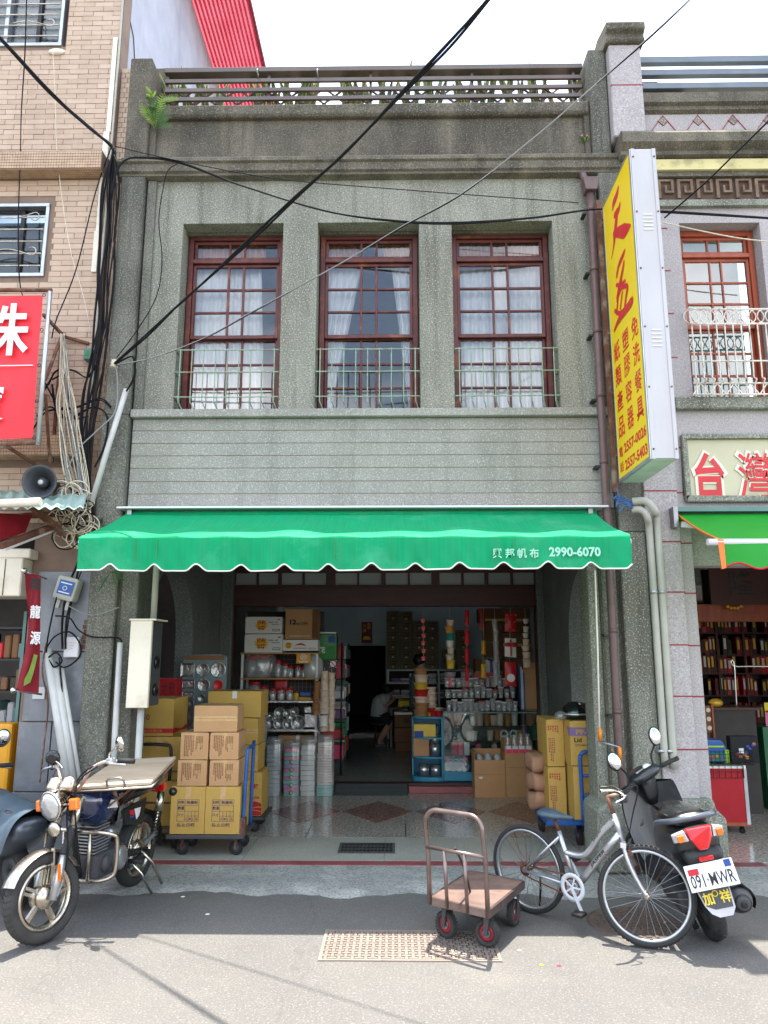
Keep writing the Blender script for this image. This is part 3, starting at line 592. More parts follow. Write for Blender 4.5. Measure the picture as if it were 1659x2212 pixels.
# ================================================================== awning of the shophouse
mat('awning_green', srgb(22, 176, 120), .6, spec=.2, runs=(srgb(70, 150, 108), 7, .35), c2=srgb(14, 164, 108), scale=2, stretch=(40, 1, .5), streak=(srgb(20, 170, 112), 6, .3), patch=(srgb(96, 196, 154), 2.4, .35))
mat('awning_trim', srgb(232, 236, 224), .6)
def translucent(name, amt):
    m = MATS[name]; n, l = m.node_tree.nodes, m.node_tree.links; b = n['Principled BSDF']; o = n['Material Output']
    t = n.new('ShaderNodeBsdfTranslucent'); k = n.new('ShaderNodeMixShader'); k.inputs[0].default_value = amt
    src = b.inputs['Base Color'].links[0].from_socket; l.new(src, t.inputs['Color']); l.new(b.outputs[0], k.inputs[1]); l.new(t.outputs[0], k.inputs[2]); l.new(k.outputs[0], o.inputs['Surface'])
translucent('awning_green', .35); translucent('curtain', .15); translucent('curtain_beige', .2); translucent('leaf', .3); translucent('leaf_light', .3)
AX0, AX1, AYF, AZF = -2.50, 1.845, 5.78, 2.685
aw = thing('awning', 'green fabric awning with scalloped white-edged valance over the shop', 'awning', (-.3, Y0-.1, 3.1))
MB().prism([(-.17, 3.112), (-.17, 3.128), (0, 3.165), (0, 3.112)], (4.52, 0, 0), (-2.565, Y0-.02, 0), (0, 1, 0)).build('cassette', 'white_metal', aw, bevel=.003)
MB().cyl((-2.50, Y0-.10, 3.065), (1.86, Y0-.10, 3.065), .035).build('roller', 'awning_green', aw)
for x in (-2.46, 1.80):
    MB().box(x-.02, x+.02, Y0-.14, Y0-.02, 3.0, 3.11).build('bracket', 'steel', aw)
def slope(a, b):
    x = AX0+(AX1-AX0)*a; y = Y0-.09+(AYF-Y0+.09)*b; z = 3.085+(AZF+.03-3.085)*b - (.022+.022*math.sin(a*9.4)**2)*math.sin(math.pi*b) + .010*math.sin(a*37)*math.sin(math.pi*b)+.007*math.sin(a*61+b*4)*b*b
    return V((x, y, z))
m = MB().grid(slope, 90, 12)
def lip(a, b): p = slope(a, 1); t = b*math.pi/2; return V((p.x, AYF-.022*math.sin(t), AZF+.008+(p.z-AZF-.008)*math.cos(t)))
m.grid(lip, 90, 3); m.build('canopy', 'awning_green', aw)
def zbot(x):
    t = ((x-(-2.235))/.3425) % 1.0; t = min(t, 1-t)*.3425
    k = max(0, 1-t/.085); return AZF-.245+.052*(3*k*k-2*k**3)+.008*math.sin(x*1.3)
def val(a, b):
    x = AX0+(AX1-AX0)*a; z = AZF+.008+(zbot(x)-AZF-.008)*b
    return V((x, AYF-.022+.014*math.sin(x*9)*b+.010*math.sin(x*23+b*3)*b*b+.005*math.sin(x*41-b*6)*b, z))
MB().grid(val, 260, 6).build('valance', 'awning_green', aw)
MB().tube([val(k/260, 1) for k in range(261)], .0065, 5).build('valance_trim', 'awning_trim', aw)
MB().cyl((AX0-.012, AYF+.02, AZF-.02), (AX1+.012, AYF+.02, AZF-.02), .022).build('front_bar', 'white_metal', aw)
for u in (293, 340, 722, 1108): x = P(u, 1200, AYF).x; MB().box(x-.002, x+.002, AYF-.0275, AYF-.0245, AZF-.17, AZF+.0).build('valance_seam', 'ink_green', aw)
for s, xe in ((-1, AX0+.15), (1, AX1-.15)):
    MB().bar((xe, Y0-.1, 2.94), (xe-s*.55, Y0-.55, 2.76), .035, .05).build('folding_arm', 'white_metal', aw); MB().bar((xe-s*.55, Y0-.55, 2.76), (xe, AYF+.03, AZF-.03), .03, .045).build('folding_arm', 'white_metal', aw)
mat('awning_print', srgb(150, 214, 186), .6)
ux = lambda u: P(u, 1195, AYF).x
for ch, u in zip('興邦帆布', (1063, 1090, 1116, 1142)): txt(ch, 'awning_print', aw, (ux(u), AYF-.034, P(u, 1207, AYF).z), (1, 0, 0), (0, 0, 1), ux(u+20)-ux(u), .078, .02)
txt('2990-6070', 'awning_print', aw, (ux(1184), AYF-.034, P(1184, 1204, AYF).z), (1, 0, 0), (0, 0, 1), ux(1295)-ux(1184), .078, .035)
# ================================================================== left neighbour: brick-tiled building
LB = thing('brick_building', 'tan brick-tiled building with barred windows left of the shophouse', 'building', (-4.5, 6.9, 0))
YL = 6.90
win_a = (-4.9, -3.60, 8.27, 9.6); win_b = (-4.9, -3.56, 5.56, 6.38)
m = MB()
m.box(-8, win_b[0], YL, YL+.2, 2.9, 12); m.box(win_b[1], -2.952, YL, YL+.2, 2.9, 12)
for z0, z1 in ((2.9, win_b[2]), (win_b[3], win_a[2]), (win_a[3], 12)): m.box(win_b[0], win_b[1], YL, YL+.2, z0, z1)
m.build('wall', 'mortar', LB)
MB().box(-2.95, -2.80, YL+.06, YL+.2, .0, 8.0).build('wall_return', 'mortar', LB)
bl, bh, bg_ = .215, .0605, .005
small = {k: MB() for k in range(4)}; bricks = []
r = 0; z = 3.02
while z < 9.2:
    x = -2.955-(bl/2 if r % 2 else bl*.03)
    first = True
    xr = -2.955
    xl = -2.955-(bl/2 if r % 2 else bl)
    while xr > -6.2:
        ok = True
        for w in (win_a, win_b):
            if z+bh > w[2]-.04 and z < w[3]+.04 and xl < w[1]+.05:
                xl = max(xl, w[1]+.05); ok = xr-xl > .03
        if 6.66 < z+bh and z < 6.88: ok = False
        if 3.62 < z+bh and z < 3.86: ok = False
        if ok: bricks.append((xl, xr-bg_, z, z+bh-bg_))
        xr = xl; xl = xr-bl*random.choice((1, 1, 1, .97, 1.02))
        if not ok: break
    z += bh; r += 1
random.shuffle(bricks)
full = [b for b in bricks if abs(b[1]-b[0]-(bl-bg_)) < .02]; odd = [b for b in bricks if abs(b[1]-b[0]-(bl-bg_)) >= .02]
full.sort(key=lambda b: abs(b[2]-5.5)); meshes = {}
for i, b in enumerate(full):
    k = random.randrange(4); y = YL-.006-random.random()*.004
    if i < 290:
        if k not in meshes:
            meshes[k] = [bpy.data.meshes.new('brick') for _ in range(1)][0]; t_ = MB().box(-(bl-bg_)/2, (bl-bg_)/2, 0, .012, 0, bh-bg_); meshes[k].from_pydata([tuple(p) for p in t_.v], [], t_.f)
        o = link('brick', meshes[k], 'brick%d' % k, LB); o.location = V(((b[0]+b[1])/2, y, b[2]))-OFF[LB.name]
    else: small[k].box(b[0], b[1], y, y+.012, b[2], b[3])
for b in odd: k = random.randrange(4); y = YL-.006-random.random()*.004; small[k].box(b[0], b[1], y, y+.012, b[2], b[3])
z = .9; r = 0
while z < 7.98:
    for a, b in (((-2.945, -2.878), (-2.871, -2.803)) if r % 2 else ((-2.945, -2.905), (-2.898, -2.803))): small[random.randrange(4)].box(a, b, YL+.053, YL+.06, z, z+bh-bg_)
    z += bh; r += 1
for k in small: small[k].build('brick_field', 'brick%d' % k, LB, kind='stuff', fix=False)
# mosaic bands (projecting string courses)
for z0, z1, xe in ((6.67, 6.87, -2.99), (3.64, 3.84, -2.97)):
    MB().box(-6, xe, YL-.17, YL-.001, z0, z1).build('string_course', 'mortar', LB)
    m = MB(); x = xe-.003
    while x > -5.2:
        for k in range(6): m.box(x-.024, x-.002, YL-.175, YL-.17, z0+.006+k*.032, z0+.032+k*.032)
        for k in range(5): m.box(x-.024, x-.002, YL-.165+k*.032, YL-.139+k*.032, z0-.005, z0)
        x -= .027
    m.build('mosaic_tile', 'mosaic', LB, kind='stuff', fix=False)
# patched white strip, conduit
m = MB(); x = P(246, 200, YL).x
m.box(-3.055, -2.995, YL-.03, YL-.011, 6.05, 7.2); m.box(-3.03, -2.985, YL-.03, YL-.011, 7.2, 8.35); m.box(-3.07, -3.02, YL-.028, YL-.011, 5.6, 6.05); m.build('patched_strip', 'paint_cream', LB)
MB().tube(crv([(-2.965, YL-.02, 9.5), (-2.962, YL-.02, 7.5), (-2.97, YL-.02, 5.2), (-2.96, YL-.02, 4.0)], 6), .012, 6).build('conduit', 'pvc_grey', LB)
for (x0, x1, z0, z1), nb in ((win_a, 0), (win_b, 1)):
    m = MB(); t = .036
    m.box(x0, x1, YL-.02, YL+.1, z0, z0+t); m.box(x0, x1, YL-.02, YL+.1, z1-t, z1); m.box(x1-t, x1, YL-.02, YL+.1, z0+t, z1-t); m.box(x0, x0+t, YL-.02, YL+.1, z0+t, z1-t)
    for xm in (x1-.62,): m.box(xm-.022, xm+.022, YL-.018, YL+.09, z0+t, z1-t)
    w = m.build('window', 'alu', LB, bevel=.004)
    MB().box(x0+t, x1-.3, YL+.05, YL+.058, z0+t, z1-t).build('window_pane', 'glass_dim', w); MB().box(x1-.3, x1-t, YL+.07, YL+.078, z0+t, z1-t).build('window_pane', 'glass_dim', w)
    MB().box(x1-.32, x1-.28, YL+.045, YL+.082, z0+t, z1-t).build('sash_bar', 'black', w)
    MB().box(x0-.3, x1+.1, YL+.5, YL+.55, z0-.1, z1+.1).build('blind', 'room_dark', w)
    k = 0; zz = z0+.11
    while zz < z1-.06: MB().cyl((x0+t, YL-.03, zz), (x1-t, YL-.03, zz), .008, n=6).build('security_bar', 'chrome_worn', w); zz += .135
    for zz, s in ((z0+.26, 1), (z1-.16, -1)):
        pts = [V((x1-.55+.42*q, YL-.04, zz+s*.055*math.sin(q*math.pi*1.0)*(1-q*.4)-s*.04*q)) for q in [i/10 for i in range(11)]]
        a0 = pts[-1]; pts += [a0+V((.045*math.sin(q)*1, 0, s*(.045-.045*math.cos(q)))) for q in [i*.5 for i in range(1, 9)]]
        MB().tube(pts, .006, 5).build('scroll', 'chrome_worn', w)
MB().ball(P(122, 112, YL-.02), .09, .03, .035).build('plaster_patch', 'paint_cream', LB)
# ground floor pillar of the neighbour, clad in grey panels
m = MB(); m.box(-3.40, -2.805, YL-.02, YL+.4, 0, 3.0); m.build('pillar', 'mortar', LB)
for x0, x1, z0, z1 in ((-3.32, -2.815, 1.82, 2.55), (-3.36, -2.815, 1.20, 1.81), (-3.385, -3.09, .60, 1.19), (-3.08, -2.815, .60, 1.19), (-3.40, -2.815, .02, .59)):
    MB().box(x0, x1, YL-.05, YL-.021, z0, z1).build('cladding_panel', 'panel_grey', LB, bevel=.003)
m = MB()
for i in range(6):  # broken edge where bricks show
    m.box(-2.87+.01*(i % 2), -2.812, YL-.056, YL-.051, 1.84+i*.045, 1.84+i*.045+.038)
m.build('exposed_brick', 'rusty', LB, kind='stuff')
for u, v, w in ((255, 1955, .05),): pass
# dark shop beyond the pillar
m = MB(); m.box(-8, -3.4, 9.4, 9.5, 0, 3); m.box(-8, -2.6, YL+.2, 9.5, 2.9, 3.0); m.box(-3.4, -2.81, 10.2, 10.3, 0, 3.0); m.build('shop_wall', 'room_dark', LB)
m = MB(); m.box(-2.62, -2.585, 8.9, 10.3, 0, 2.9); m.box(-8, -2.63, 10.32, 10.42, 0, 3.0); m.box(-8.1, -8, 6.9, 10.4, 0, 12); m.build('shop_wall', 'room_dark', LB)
# gable wall and red corrugated roof behind
BB = thing('rear_building', 'pale grey stuccoed building with red corrugated roof rising behind the brick building', 'building', (-4, 10, 0))
MB().box(-3.4, -2.97, YL+.25, 15, 5.5, 11.25).build('wall', 'stucco', BB)
m = MB()
for k in range(12): a = V((-2.966, 7.1+.19*k, 8.35-.0*k)); 
m.tube([V((-2.964, 7.05, 8.85)), V((-2.964, 7.25, 8.7)), V((-2.964, 7.35, 8.4)), V((-2.964, 7.7, 8.15)), V((-2.964, 7.9, 7.9))], .006, 4); m.build('crack', 'black', BB)
def corr(a, b):
    x = -3.08+.96*a; return V((x, 8.2+6.3*b, 11.275+.004*math.sin(a*90)+(.012*math.sin(b*60) if a == 0 else 0)))
MB().grid(corr, 17*8, 30).build('roof_sheet', 'red_roof', BB); translucent('red_roof', .3)
MB().box(-2.125, -2.10, 8.2, 14.5, 11.22, 11.30).build('roof_edge', 'flag_red', BB)
for k in range(15): x = -3.05+.064*k; MB().prism([(x-.012, 11.235), (x+.012, 11.235), (x+.018, 11.262), (x-.018, 11.262)], (0, 6.3, 0), (0, 8.2, 0)).build('roof_rib', 'red_roof', BB)
# ================================================================== right neighbour: pink granite shophouse
RB = thing('granite_building', 'pale pink granite shophouse with red joint lines and brown window', 'building', (4, 6.8, 0))
YR = 6.80; RX = 6.4
MB().box(2.31, 2.615, YR-.06, YR+.35, 0, 6.69).build('pilaster', 'granite_pink', RB, bevel=.006)
MB().box(2.616, 2.74, YR+.0, YR+.35, 0, 3.0).build('pilaster', 'granite_pink', RB, bevel=.004)
m = MB(); m.box(2.616, 2.86, YR, YR+.3, 3.0, 6.69); m.box(3.66, RX, YR, YR+.3, 3.0, 6.69); m.box(2.86, 3.66, YR, YR+.3, 6.04, 6.69); m.box(2.86, 3.66, YR, YR+.3, 3.0, 4.19); m.build('wall', 'granite_pink', RB)
jz = [P(1440, v, YR-.06).z for v in (1170, 1279, 1393, 1504, 1619)]+[P(1440, v, YR-.06).z for v in (485, 577, 670, 766, 862, 962, 1060)]
for z in jz:
    MB().box(2.309, 2.617, YR-.0625, YR-.04, z-.006, z+.006).build('joint_line', 'red_joint', RB)
    MB().box(2.6175, 2.7405, YR-.0025, YR+.02, z-.012, z).build('joint_line', 'red_joint', RB)
MB().prism([(2.30, 0), (2.80, 0), (2.80, .42), (2.72, .50), (2.70, .58), (2.30, .58)], (0, .45, 0), (0, YR-.13, 0)).build('plinth', 'pebble', RB, bevel=.015)
MB().box(2.66, RX, YR-.07, YR-.001, 4.07, 4.19).build('sill_ledge', 'pebble', RB, bevel=.01)
MB().prism([(0, 6.69), (-.12, 6.71), (-.12, 6.75), (-.2, 6.80), (-.2, 6.90), (-.16, 6.95), (.3, 6.955), (.3, 6.69)], (4.12, 0, 0), (2.28, YR-.02, 0), (0, 1, 0)).build('cornice', 'cornice', RB)
mat('yellow_plaster', srgb(214, 204, 148), .8, c2=srgb(200, 190, 134), scale=4, patch=(srgb(150, 140, 112), 4, .7))
MB().box(2.62, RX, YR-.10, YR-.001, 6.57, 6.685).build('plaster_band', 'yellow_plaster', RB)
MB().box(2.62, RX, YR-.07, YR-.001, 6.515, 6.568).build('band_moulding', 'cornice', RB)
mat('key_dark', srgb(92, 72, 58), .9, c2=srgb(66, 52, 44), scale=5)
mat('key_stone', srgb(132, 112, 90), .9, c2=srgb(104, 86, 70), scale=6, speck=(srgb(80, 66, 56), 60, .5))
MB().box(2.62, RX, YR-.02, YR-.001, 6.27, 6.514).build('key_frieze', 'key_dark', RB)
kx = 2.66
keys = []
while kx < 3.95:
    z0, z1, t, y0, y1 = 6.29, 6.50, .022, YR-.045, YR-.021
    q = MB(); q.box(kx, kx+.03, y0, y1, z0, z1); q.box(kx+.03, kx+.16, y0, y1, z1-t, z1); q.box(kx+.135, kx+.16, y0, y1, z0+.06, z1-t); q.box(kx+.07, kx+.135, y0, y1, z0+.06, z0+.06+t); q.box(kx+.07, kx+.09, y0, y1, z0+.06+t, z0+.14); q.build('greek_key', 'key_stone', RB)
    kx += .195
MB().box(2.62, RX, YR-.05, YR-.001, 6.20, 6.268).build('band_moulding', 'pebble', RB)
MB().box(2.57, RX, YR+.0, YR+.2, 6.96, 7.275).build('parapet', 'granite_pink', RB)
MB().prism([(0, 7.275), (-.04, 7.30), (-.04, 7.34), (-.08, 7.36), (-.08, 7.47), (.25, 7.475), (.25, 7.275)], (3.83, 0, 0), (2.565, YR, 0), (0, 1, 0)).build('coping', 'cornice', RB)
for k in range(5):
    cx = 2.80+.36*k-.02; zt, zb = 7.262, 6.985
    for a, b in (((cx-.18, zb+.02), (cx, zt)), ((cx, zt), (cx+.18, zb+.02))): MB().bar((a[0], YR-.003, a[1]), (b[0], YR-.003, b[1]), .006, .008, (0, 1, 0)).build('zigzag_line', 'red_joint', RB)
    for dx, dz in ((-.055, -.055), (.055, -.055)): MB().bar((cx+dx, YR-.003, zt-.062), (cx, YR-.003, zt-.118), .006, .008, (0, 1, 0)).build('zigzag_line', 'red_joint', RB)
    MB().prism([(cx, zt-.012), (cx-.048, zt-.062), (cx, zt-.112), (cx+.048, zt-.062)], (0, -.004, 0), (0, YR-.001, 0)).build('diamond_inlay', 'pebble', RB)
MB().box(2.24, 2.565, YR-.10, YR+.5, 6.956, 8.03).build('parapet_pillar', 'granite_pink', RB, bevel=.01)
MB().box(2.2395, 2.5655, YR-.1025, YR-.08, 7.54, 7.552).build('joint_line', 'red_joint', RB)
MB().prism([(-.13, 8.03), (-.15, 8.06), (-.13, 8.09), (-.13, 8.12), (-.18, 8.15), (-.18, 8.23), (.17, 8.33), (.52, 8.23), (.52, 8.03)], (.40, 0, 0), (2.205, YR, 0), (0, 1, 0)).build('pillar_cap', 'cornice', RB, bevel=.008)
for n_, (x1, z0, z1) in enumerate(((3.0, 7.475, 7.60), (2.78, 7.601, 7.72))):
    MB().prism([(2.566, z0), (x1+.08, z0), (x1+.05, z0+.06), (x1, z1), (2.566, z1)], (0, .2, 0), (0, YR+.05, 0)).build('scroll_stone', 'pebble_dark', RB, bevel=.012)
for z0, z1 in ((7.88, 7.955), (7.73, 7.80), (7.57, 7.64)): MB().box(2.566, RX, YR-.02, YR+.045, z0, z1).build('rail_bar', 'rail_grey', RB, bevel=.004)
MB().box(3.98, 4.02, YR-.0, YR+.03, 7.47, 7.88).build('rail_post', 'rail_grey', RB)
window(RB, 2.87, 3.65, 4.20, 6.035, YR+.14, 'wood_orange', 'pane_teal')
m = MB(); m.box(2.5, 4.2, YR+1.6, YR+1.7, 4, 6.6); m.box(2.5, 4.2, YR+.31, YR+1.6, 6.5, 6.6); m.build('upper_room_wall', 'teal_grey', RB)
gx0, gx1, yg = 2.83, 3.75, YR-.10
zt_, zr_, zm_, zl_, zb_ = [P(1560, v, yg).z for v in (668, 700, 780, 828, 852)]
m = MB()
for z in (zt_, zr_, zm_, zl_, zb_): m.cyl((gx0, yg, z), (gx1, yg, z), .009, n=6)
for x in (gx0, gx1):
    for z in (zt_, zb_): m.cyl((x, yg, z), (x, YR, z), .009, n=6)
g = m.build('window_grille', 'grille_white', RB)
for k in range(12):
    x = gx0+.03+(gx1-gx0-.06)*k/11
    MB().tube(crv([(x, yg, zr_), (x, yg, zm_-.05), (x, yg+.004, zl_+.06), (x+.004, yg-.035, zl_+.03), (x, yg, zl_-.02), (x, yg, zb_-.02)], 4), .0075, 6).build('grille_bar', 'grille_white', g)
    MB().torus((x, yg, (zt_+zr_)/2), (zt_-zr_)/2-.004, .006, (0, 1, 0), 14, 5).build('grille_ring', 'grille_white', g)
    s = 1 if k % 2 else -1
    MB().bar((x-.038, yg+.006, zl_ if s > 0 else zb_), (x+.038, yg+.006, zb_ if s > 0 else zl_), .01, .01).build('grille_brace', 'grille_white', g)
# arcade of the right building
m = MB(); m.box(2.616, RX, YR+.36, YS+.2, 3.0, 3.1); m.build('arcade_ceiling', 'room', RB)
MB().box(2.741, RX, YR+.1, YR+.3, 2.60, 2.999).build('arcade_beam', 'granite_pink', RB)
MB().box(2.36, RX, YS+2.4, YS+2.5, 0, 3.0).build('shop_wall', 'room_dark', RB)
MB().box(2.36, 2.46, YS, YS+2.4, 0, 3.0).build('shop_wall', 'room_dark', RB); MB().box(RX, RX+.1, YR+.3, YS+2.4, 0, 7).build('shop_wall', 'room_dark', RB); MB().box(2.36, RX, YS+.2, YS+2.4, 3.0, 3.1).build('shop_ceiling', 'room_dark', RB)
zb0, zb1 = P(1560, 1343, YS).z, P(1560, 1306, YS).z
MB().box(2.36, RX, YS-.06, YS+.08, zb0, zb1).build('front_beam', 'wood_orange', RB)
for x in (2.75, 3.62, 4.5): MB().box(x-.04, x+.04, YS-.05, YS+.07, zb1, 3.0).build('transom_post', 'wood_orange', RB)
for a, b in ((2.79, 3.15), (3.19, 3.58), (3.66, 4.46)): MB().box(a, b, YS-.0, YS+.01, zb1+.02, 3.0).build('transom_pane', 'pane', RB)
MB().box(3.15, 3.19, YS-.05, YS+.07, zb1, 3.0).build('transom_post', 'wood_orange', RB)
x0, z0 = P(1535, 1308, YS-.1).x, P(1535, 1306, YS-.12).z
pl = MB().box(x0, x0+1.5, YS-.14, YS-.10, z0, z0+.5).build('name_plaque', 'shelf_brown', RB)
txt('隆', 'black', pl, (x0+.25, YS-.14, z0+.12), (1, 0, 0), (0, 0, 1), .34, .34, .01)
m = MB()
for k in range(5): m.ball((x0+.21+k*.045, YS-.15, z0-.03-.02*(k in (1, 2, 3))), .028, .02, .024, 8, 6)
m.build('plaque_ornament', 'ink_gold', RB)
# sign panel with the two big characters
sp = thing('sign_panel', 'beige stone-framed sign panel with big red peeling characters', 'sign', (3.5, YR, 3.2))
px0, px1, pz0, pz1 = 2.70, 4.6, 3.175, 3.83
m = MB(); t = .05
m.box(px0, px1, YR-.06, YR-.002, pz0, pz0+t); m.box(px0, px1, YR-.06, YR-.002, pz1-t, pz1); m.box(px0, px0+t, YR-.06, YR-.002, pz0+t, pz1-t); m.build('frame', 'pebble', sp, bevel=.01)
MB().box(px0+t, px1, YR-.025, YR-.003, pz0+t, pz1-t).build('panel', 'sign_beige', sp)
for ch, u0, u1, v0, v1 in (('台', 1505, 1560, 978, 1077), ('灣', 1600, 1664, 978, 1077)):
    a = P(u0, v1, YR-.03); b = P(u1, v0, YR-.03)
    txt(ch, 'paint_cream', sp, a-V((.035, 0, .03)), (1, 0, 0), (0, 0, 1), b.x-a.x+.07, b.z-a.z+.06, .05 if ch == '台' else .03, .002, ext=.003, name='character_backing')
    txt(ch, 'sign_red', sp, a, (1, 0, 0), (0, 0, 1), b.x-a.x, b.z-a.z, .028 if ch == '台' else .006, .007, ext=.002, name='character')
# right awning
mat('awning_lime', srgb(46, 186, 62), .5, c2=srgb(40, 172, 56), scale=2); translucent('awning_lime', .45)
mat('trim_orange', srgb(240, 120, 40), .5)
ra = thing('awning', 'bright green awning with orange piping on the pink granite building', 'awning', (4, YR-.1, 3.1))
rx0, rxf, ryf, rzf = 2.56, 2.60, 5.9, 2.665
MB().box(rx0-.02, RX, YR-.14, YR-.01, 3.07, 3.11).build('cassette', 'teal_grey', ra); MB().box(rx0-.03, rx0+.01, YR-.16, YR-.01, 2.92, 3.11).build('end_plate', 'steel', ra)
MB().cyl((rx0+.02, YR-.09, 3.02), (RX, YR-.09, 3.02), .035).build('roller', 'awning_lime', ra)
def rs(a, b): x = rx0+.03+(RX-rx0-.03)*a; return V((x, YR-.10+(ryf-YR+.10)*b, 3.045+(rzf+.03-3.045)*b-.02*math.sin(math.pi*b)))
MB().grid(rs, 40, 8).build('canopy', 'awning_lime', ra)
MB().tube([rs(0, k/8) for k in range(9)], .009, 6).build('piping', 'trim_orange', ra)
def rv(a, b):
    x = rx0+.03+(RX-rx0-.03)*a; t = (x-rx0)/.33; z2 = rzf-.21+.05*(1-math.cos(t*2*math.pi))/2; return V((x, ryf-.01+.012*math.sin(x*8)*b, rzf+.03+(z2-rzf-.03)*b))
MB().grid(rv, 120, 6).build('valance', 'awning_lime', ra)
MB().tube([rv(k/120, 1) for k in range(121)], .008, 5).build('piping', 'ink_red', ra)
MB().prism([(rx0+.015, rzf+.03), (rx0+.065, rzf+.03), (rx0+.065, rzf-.20), (rx0+.03, rzf-.21)], (0, -.004, 0), (0, ryf-.012, 0)).build('end_band', 'trim_orange', ra)
MB().cyl((rx0-.055, ryf+.01, rzf+.01), (RX, ryf+.01, rzf+.01), .027).build('front_bar', 'white_metal', ra)
MB().bar((rx0+.05, YR-.12, 2.95), (3.3, 6.3, 2.82), .05, .05).build('folding_arm', 'white_metal', ra); MB().bar((3.3, 6.3, 2.82), (rx0+.3, ryf+.03, 2.66), .04, .045).build('folding_arm', 'white_metal', ra)
# ================================================================== the tall yellow box sign
sg = thing('box_sign', 'tall yellow projecting box sign with red calligraphy and white edge', 'sign', (2.15, 6.2, 3.3))
sx0, sx1, sy0, sy1, sz0, sz1 = 2.045, 2.27, 5.75, 6.60, 3.322, 6.095
m = MB(); t = .022
m.box(sx0+.004, sx1-.004, sy0, sy1, sz0+.004, sz1); bx_ = m.build('housing', 'sign_white', sg, bevel=.004)
MB().box(sx0-.001, sx0+.003, sy0+.03, sy1-.02, sz0+.03, sz1-.02).build('yellow_face', 'sign_yellow', sg)
m = MB(); m.box(sx0-.004, sx0+.003, sy0, sy0+.03, sz0, sz1); m.box(sx0-.004, sx0+.003, sy1-.02, sy1, sz0, sz1); m.box(sx0-.004, sx0+.003, sy0+.03, sy1-.02, sz0, sz0+.03); m.box(sx0-.004, sx0+.003, sy0+.03, sy1-.02, sz1-.02, sz1); m.build('face_frame', 'alu', sg)
mat('sign_under', srgb(206, 226, 206), .5)
MB().box(sx0+.02, sx1-.02, sy0+.02, sy1-.02, sz0-.001, sz0+.003).build('bottom_panel', 'sign_under', sg)
for x in (sx0+.006, sx1-.006-.03): MB().box(x, x+.03, sy0-.007, sy0-.0005, sz0, sz1).build('edge_rail', 'sign_white', sg)
for k in range(6):
    for x in (sx0+.022, sx1-.022): z = sz0+.08+(sz1-sz0-.16)*k/5; MB().cyl((x, sy0-.007, z), (x, sy0-.013, z), .008, n=8).build('screw', 'rusty', sg)
for zc in (5.33, 4.28):
    for k in range(5): MB().box(sx0+.075, sx0+.155, sy0-.006, sy0-.0005, zc+k*.035-.006, zc+k*.035+.004).build('vent_louvre', 'white_metal', sg)
RT, UPZ = (0, -1, 0), (0, 0, 1)      # text on the yellow face runs from the wall outwards
def stxt(ch, f0, f1, z0, z1, bold=.01, mm='sign_red', sh=0): txt(ch, mm, sg, (sx0-.001, sy1-(sy1-sy0)*f0, z0), RT, UPZ, (sy1-sy0)*(f1-f0), z1-z0, bold, .0012, shear=sh)
NB = [0]
zq = lambda x, y: PX(1261.8+x/2.88, 301.7+y/2.88, sx0)
def zbrush(st):
    """one tapered brush stroke of the calligraphy, with round ends."""
    NB[0] += 1; a = [zq(x, y) for x, y, w in st]; pts = crv(a, 8); ws = []; L, Rr = [], []
    for i in range(len(st)-1):
        for j in range(8): ws.append(st[i][2]+(st[i+1][2]-st[i][2])*j/8)
    ws.append(st[-1][2]); n = len(pts)
    for i, p in enumerate(pts):
        t_ = (pts[min(i+1, n-1)]-pts[max(i-1, 0)]).normalized(); nn = V((0, -t_.z, t_.y))*ws[i]*.034; L.append(p+nn); Rr.append(p-nn)
    t0_ = (pts[0]-pts[1]).normalized(); w0 = ws[0]*.034; t1_ = (pts[-1]-pts[-2]).normalized(); w1 = ws[-1]*.034
    arc = lambda c, t, w, a, b: [c+(V((0, -t.z, t.y))*math.cos(q)+t*math.sin(q))*w for q in [a+(b-a)*k/6 for k in range(1, 6)]]
    ring_ = L+arc(pts[-1], t1_, w1, 0, math.pi)+Rr[::-1]+arc(pts[0], t0_, w0, 0, math.pi); off_ = V((-.0022-NB[0]*.0003, 0, 0)); m = MB()
    for i in range(n-1): m.quad(*[q+off_ for q in (L[i], L[i+1], Rr[i+1], Rr[i])])
    for c, t, w, e0, e1 in ((pts[-1], t1_, w1, L[-1], Rr[-1]), (pts[0], t0_, w0, Rr[0], L[0])): m.quad(*[q+off_ for q in [e0]+arc(c, t, w, 0, math.pi)+[e1]])
    m.build('brush_stroke', 'sign_red', sg, fix=False)
for st in ([(213, 300, .6), (204, 345, 1.1), (185, 395, 1.2), (180, 430, .6)], [(224, 402, .6), (214, 440, 1), (192, 470, .9)], [(205, 450, 1), (200, 520, 1.3), (192, 590, 1.3), (186, 660, .6), (172, 743, .15)], [(186, 585, .8), (215, 575, 1.5), (250, 568, 2), (275, 548, 1.1), (291, 530, .2)],
           [(255, 688, .4), (243, 720, .8), (222, 770, .8), (205, 830, .4)], [(232, 740, .5), (215, 790, .7), (205, 850, .6)], [(250, 760, .5), (238, 830, .8), (222, 900, .7), (205, 985, .4)], [(235, 880, .5), (225, 940, .6), (205, 1005, .3)], [(203, 905, .5), (235, 900, .6), (258, 876, .4)], [(215, 960, .5), (205, 1080, .5)], [(225, 930, .5), (270, 910, .7), (262, 985, .6), (255, 1040, .4)], [(240, 950, .4), (228, 1050, .4)], [(195, 1065, .6), (230, 1080, .7), (285, 1015, .6)], [(190, 1190, .3), (215, 1130, .8), (255, 1070, 1), (295, 1010, 1.2), (302, 985, .5)]): zbrush(st)
for s_, f0, f1 in (('免洗餐具', .70, .90), ('塑膠容器', .40, .60), ('紙類產品', .10, .30)):
    for k, ch in enumerate(s_): stxt(ch, f0, f1, 4.62-k*.24-.19, 4.62-k*.24, .012 if ch not in '餐膠' else .004)
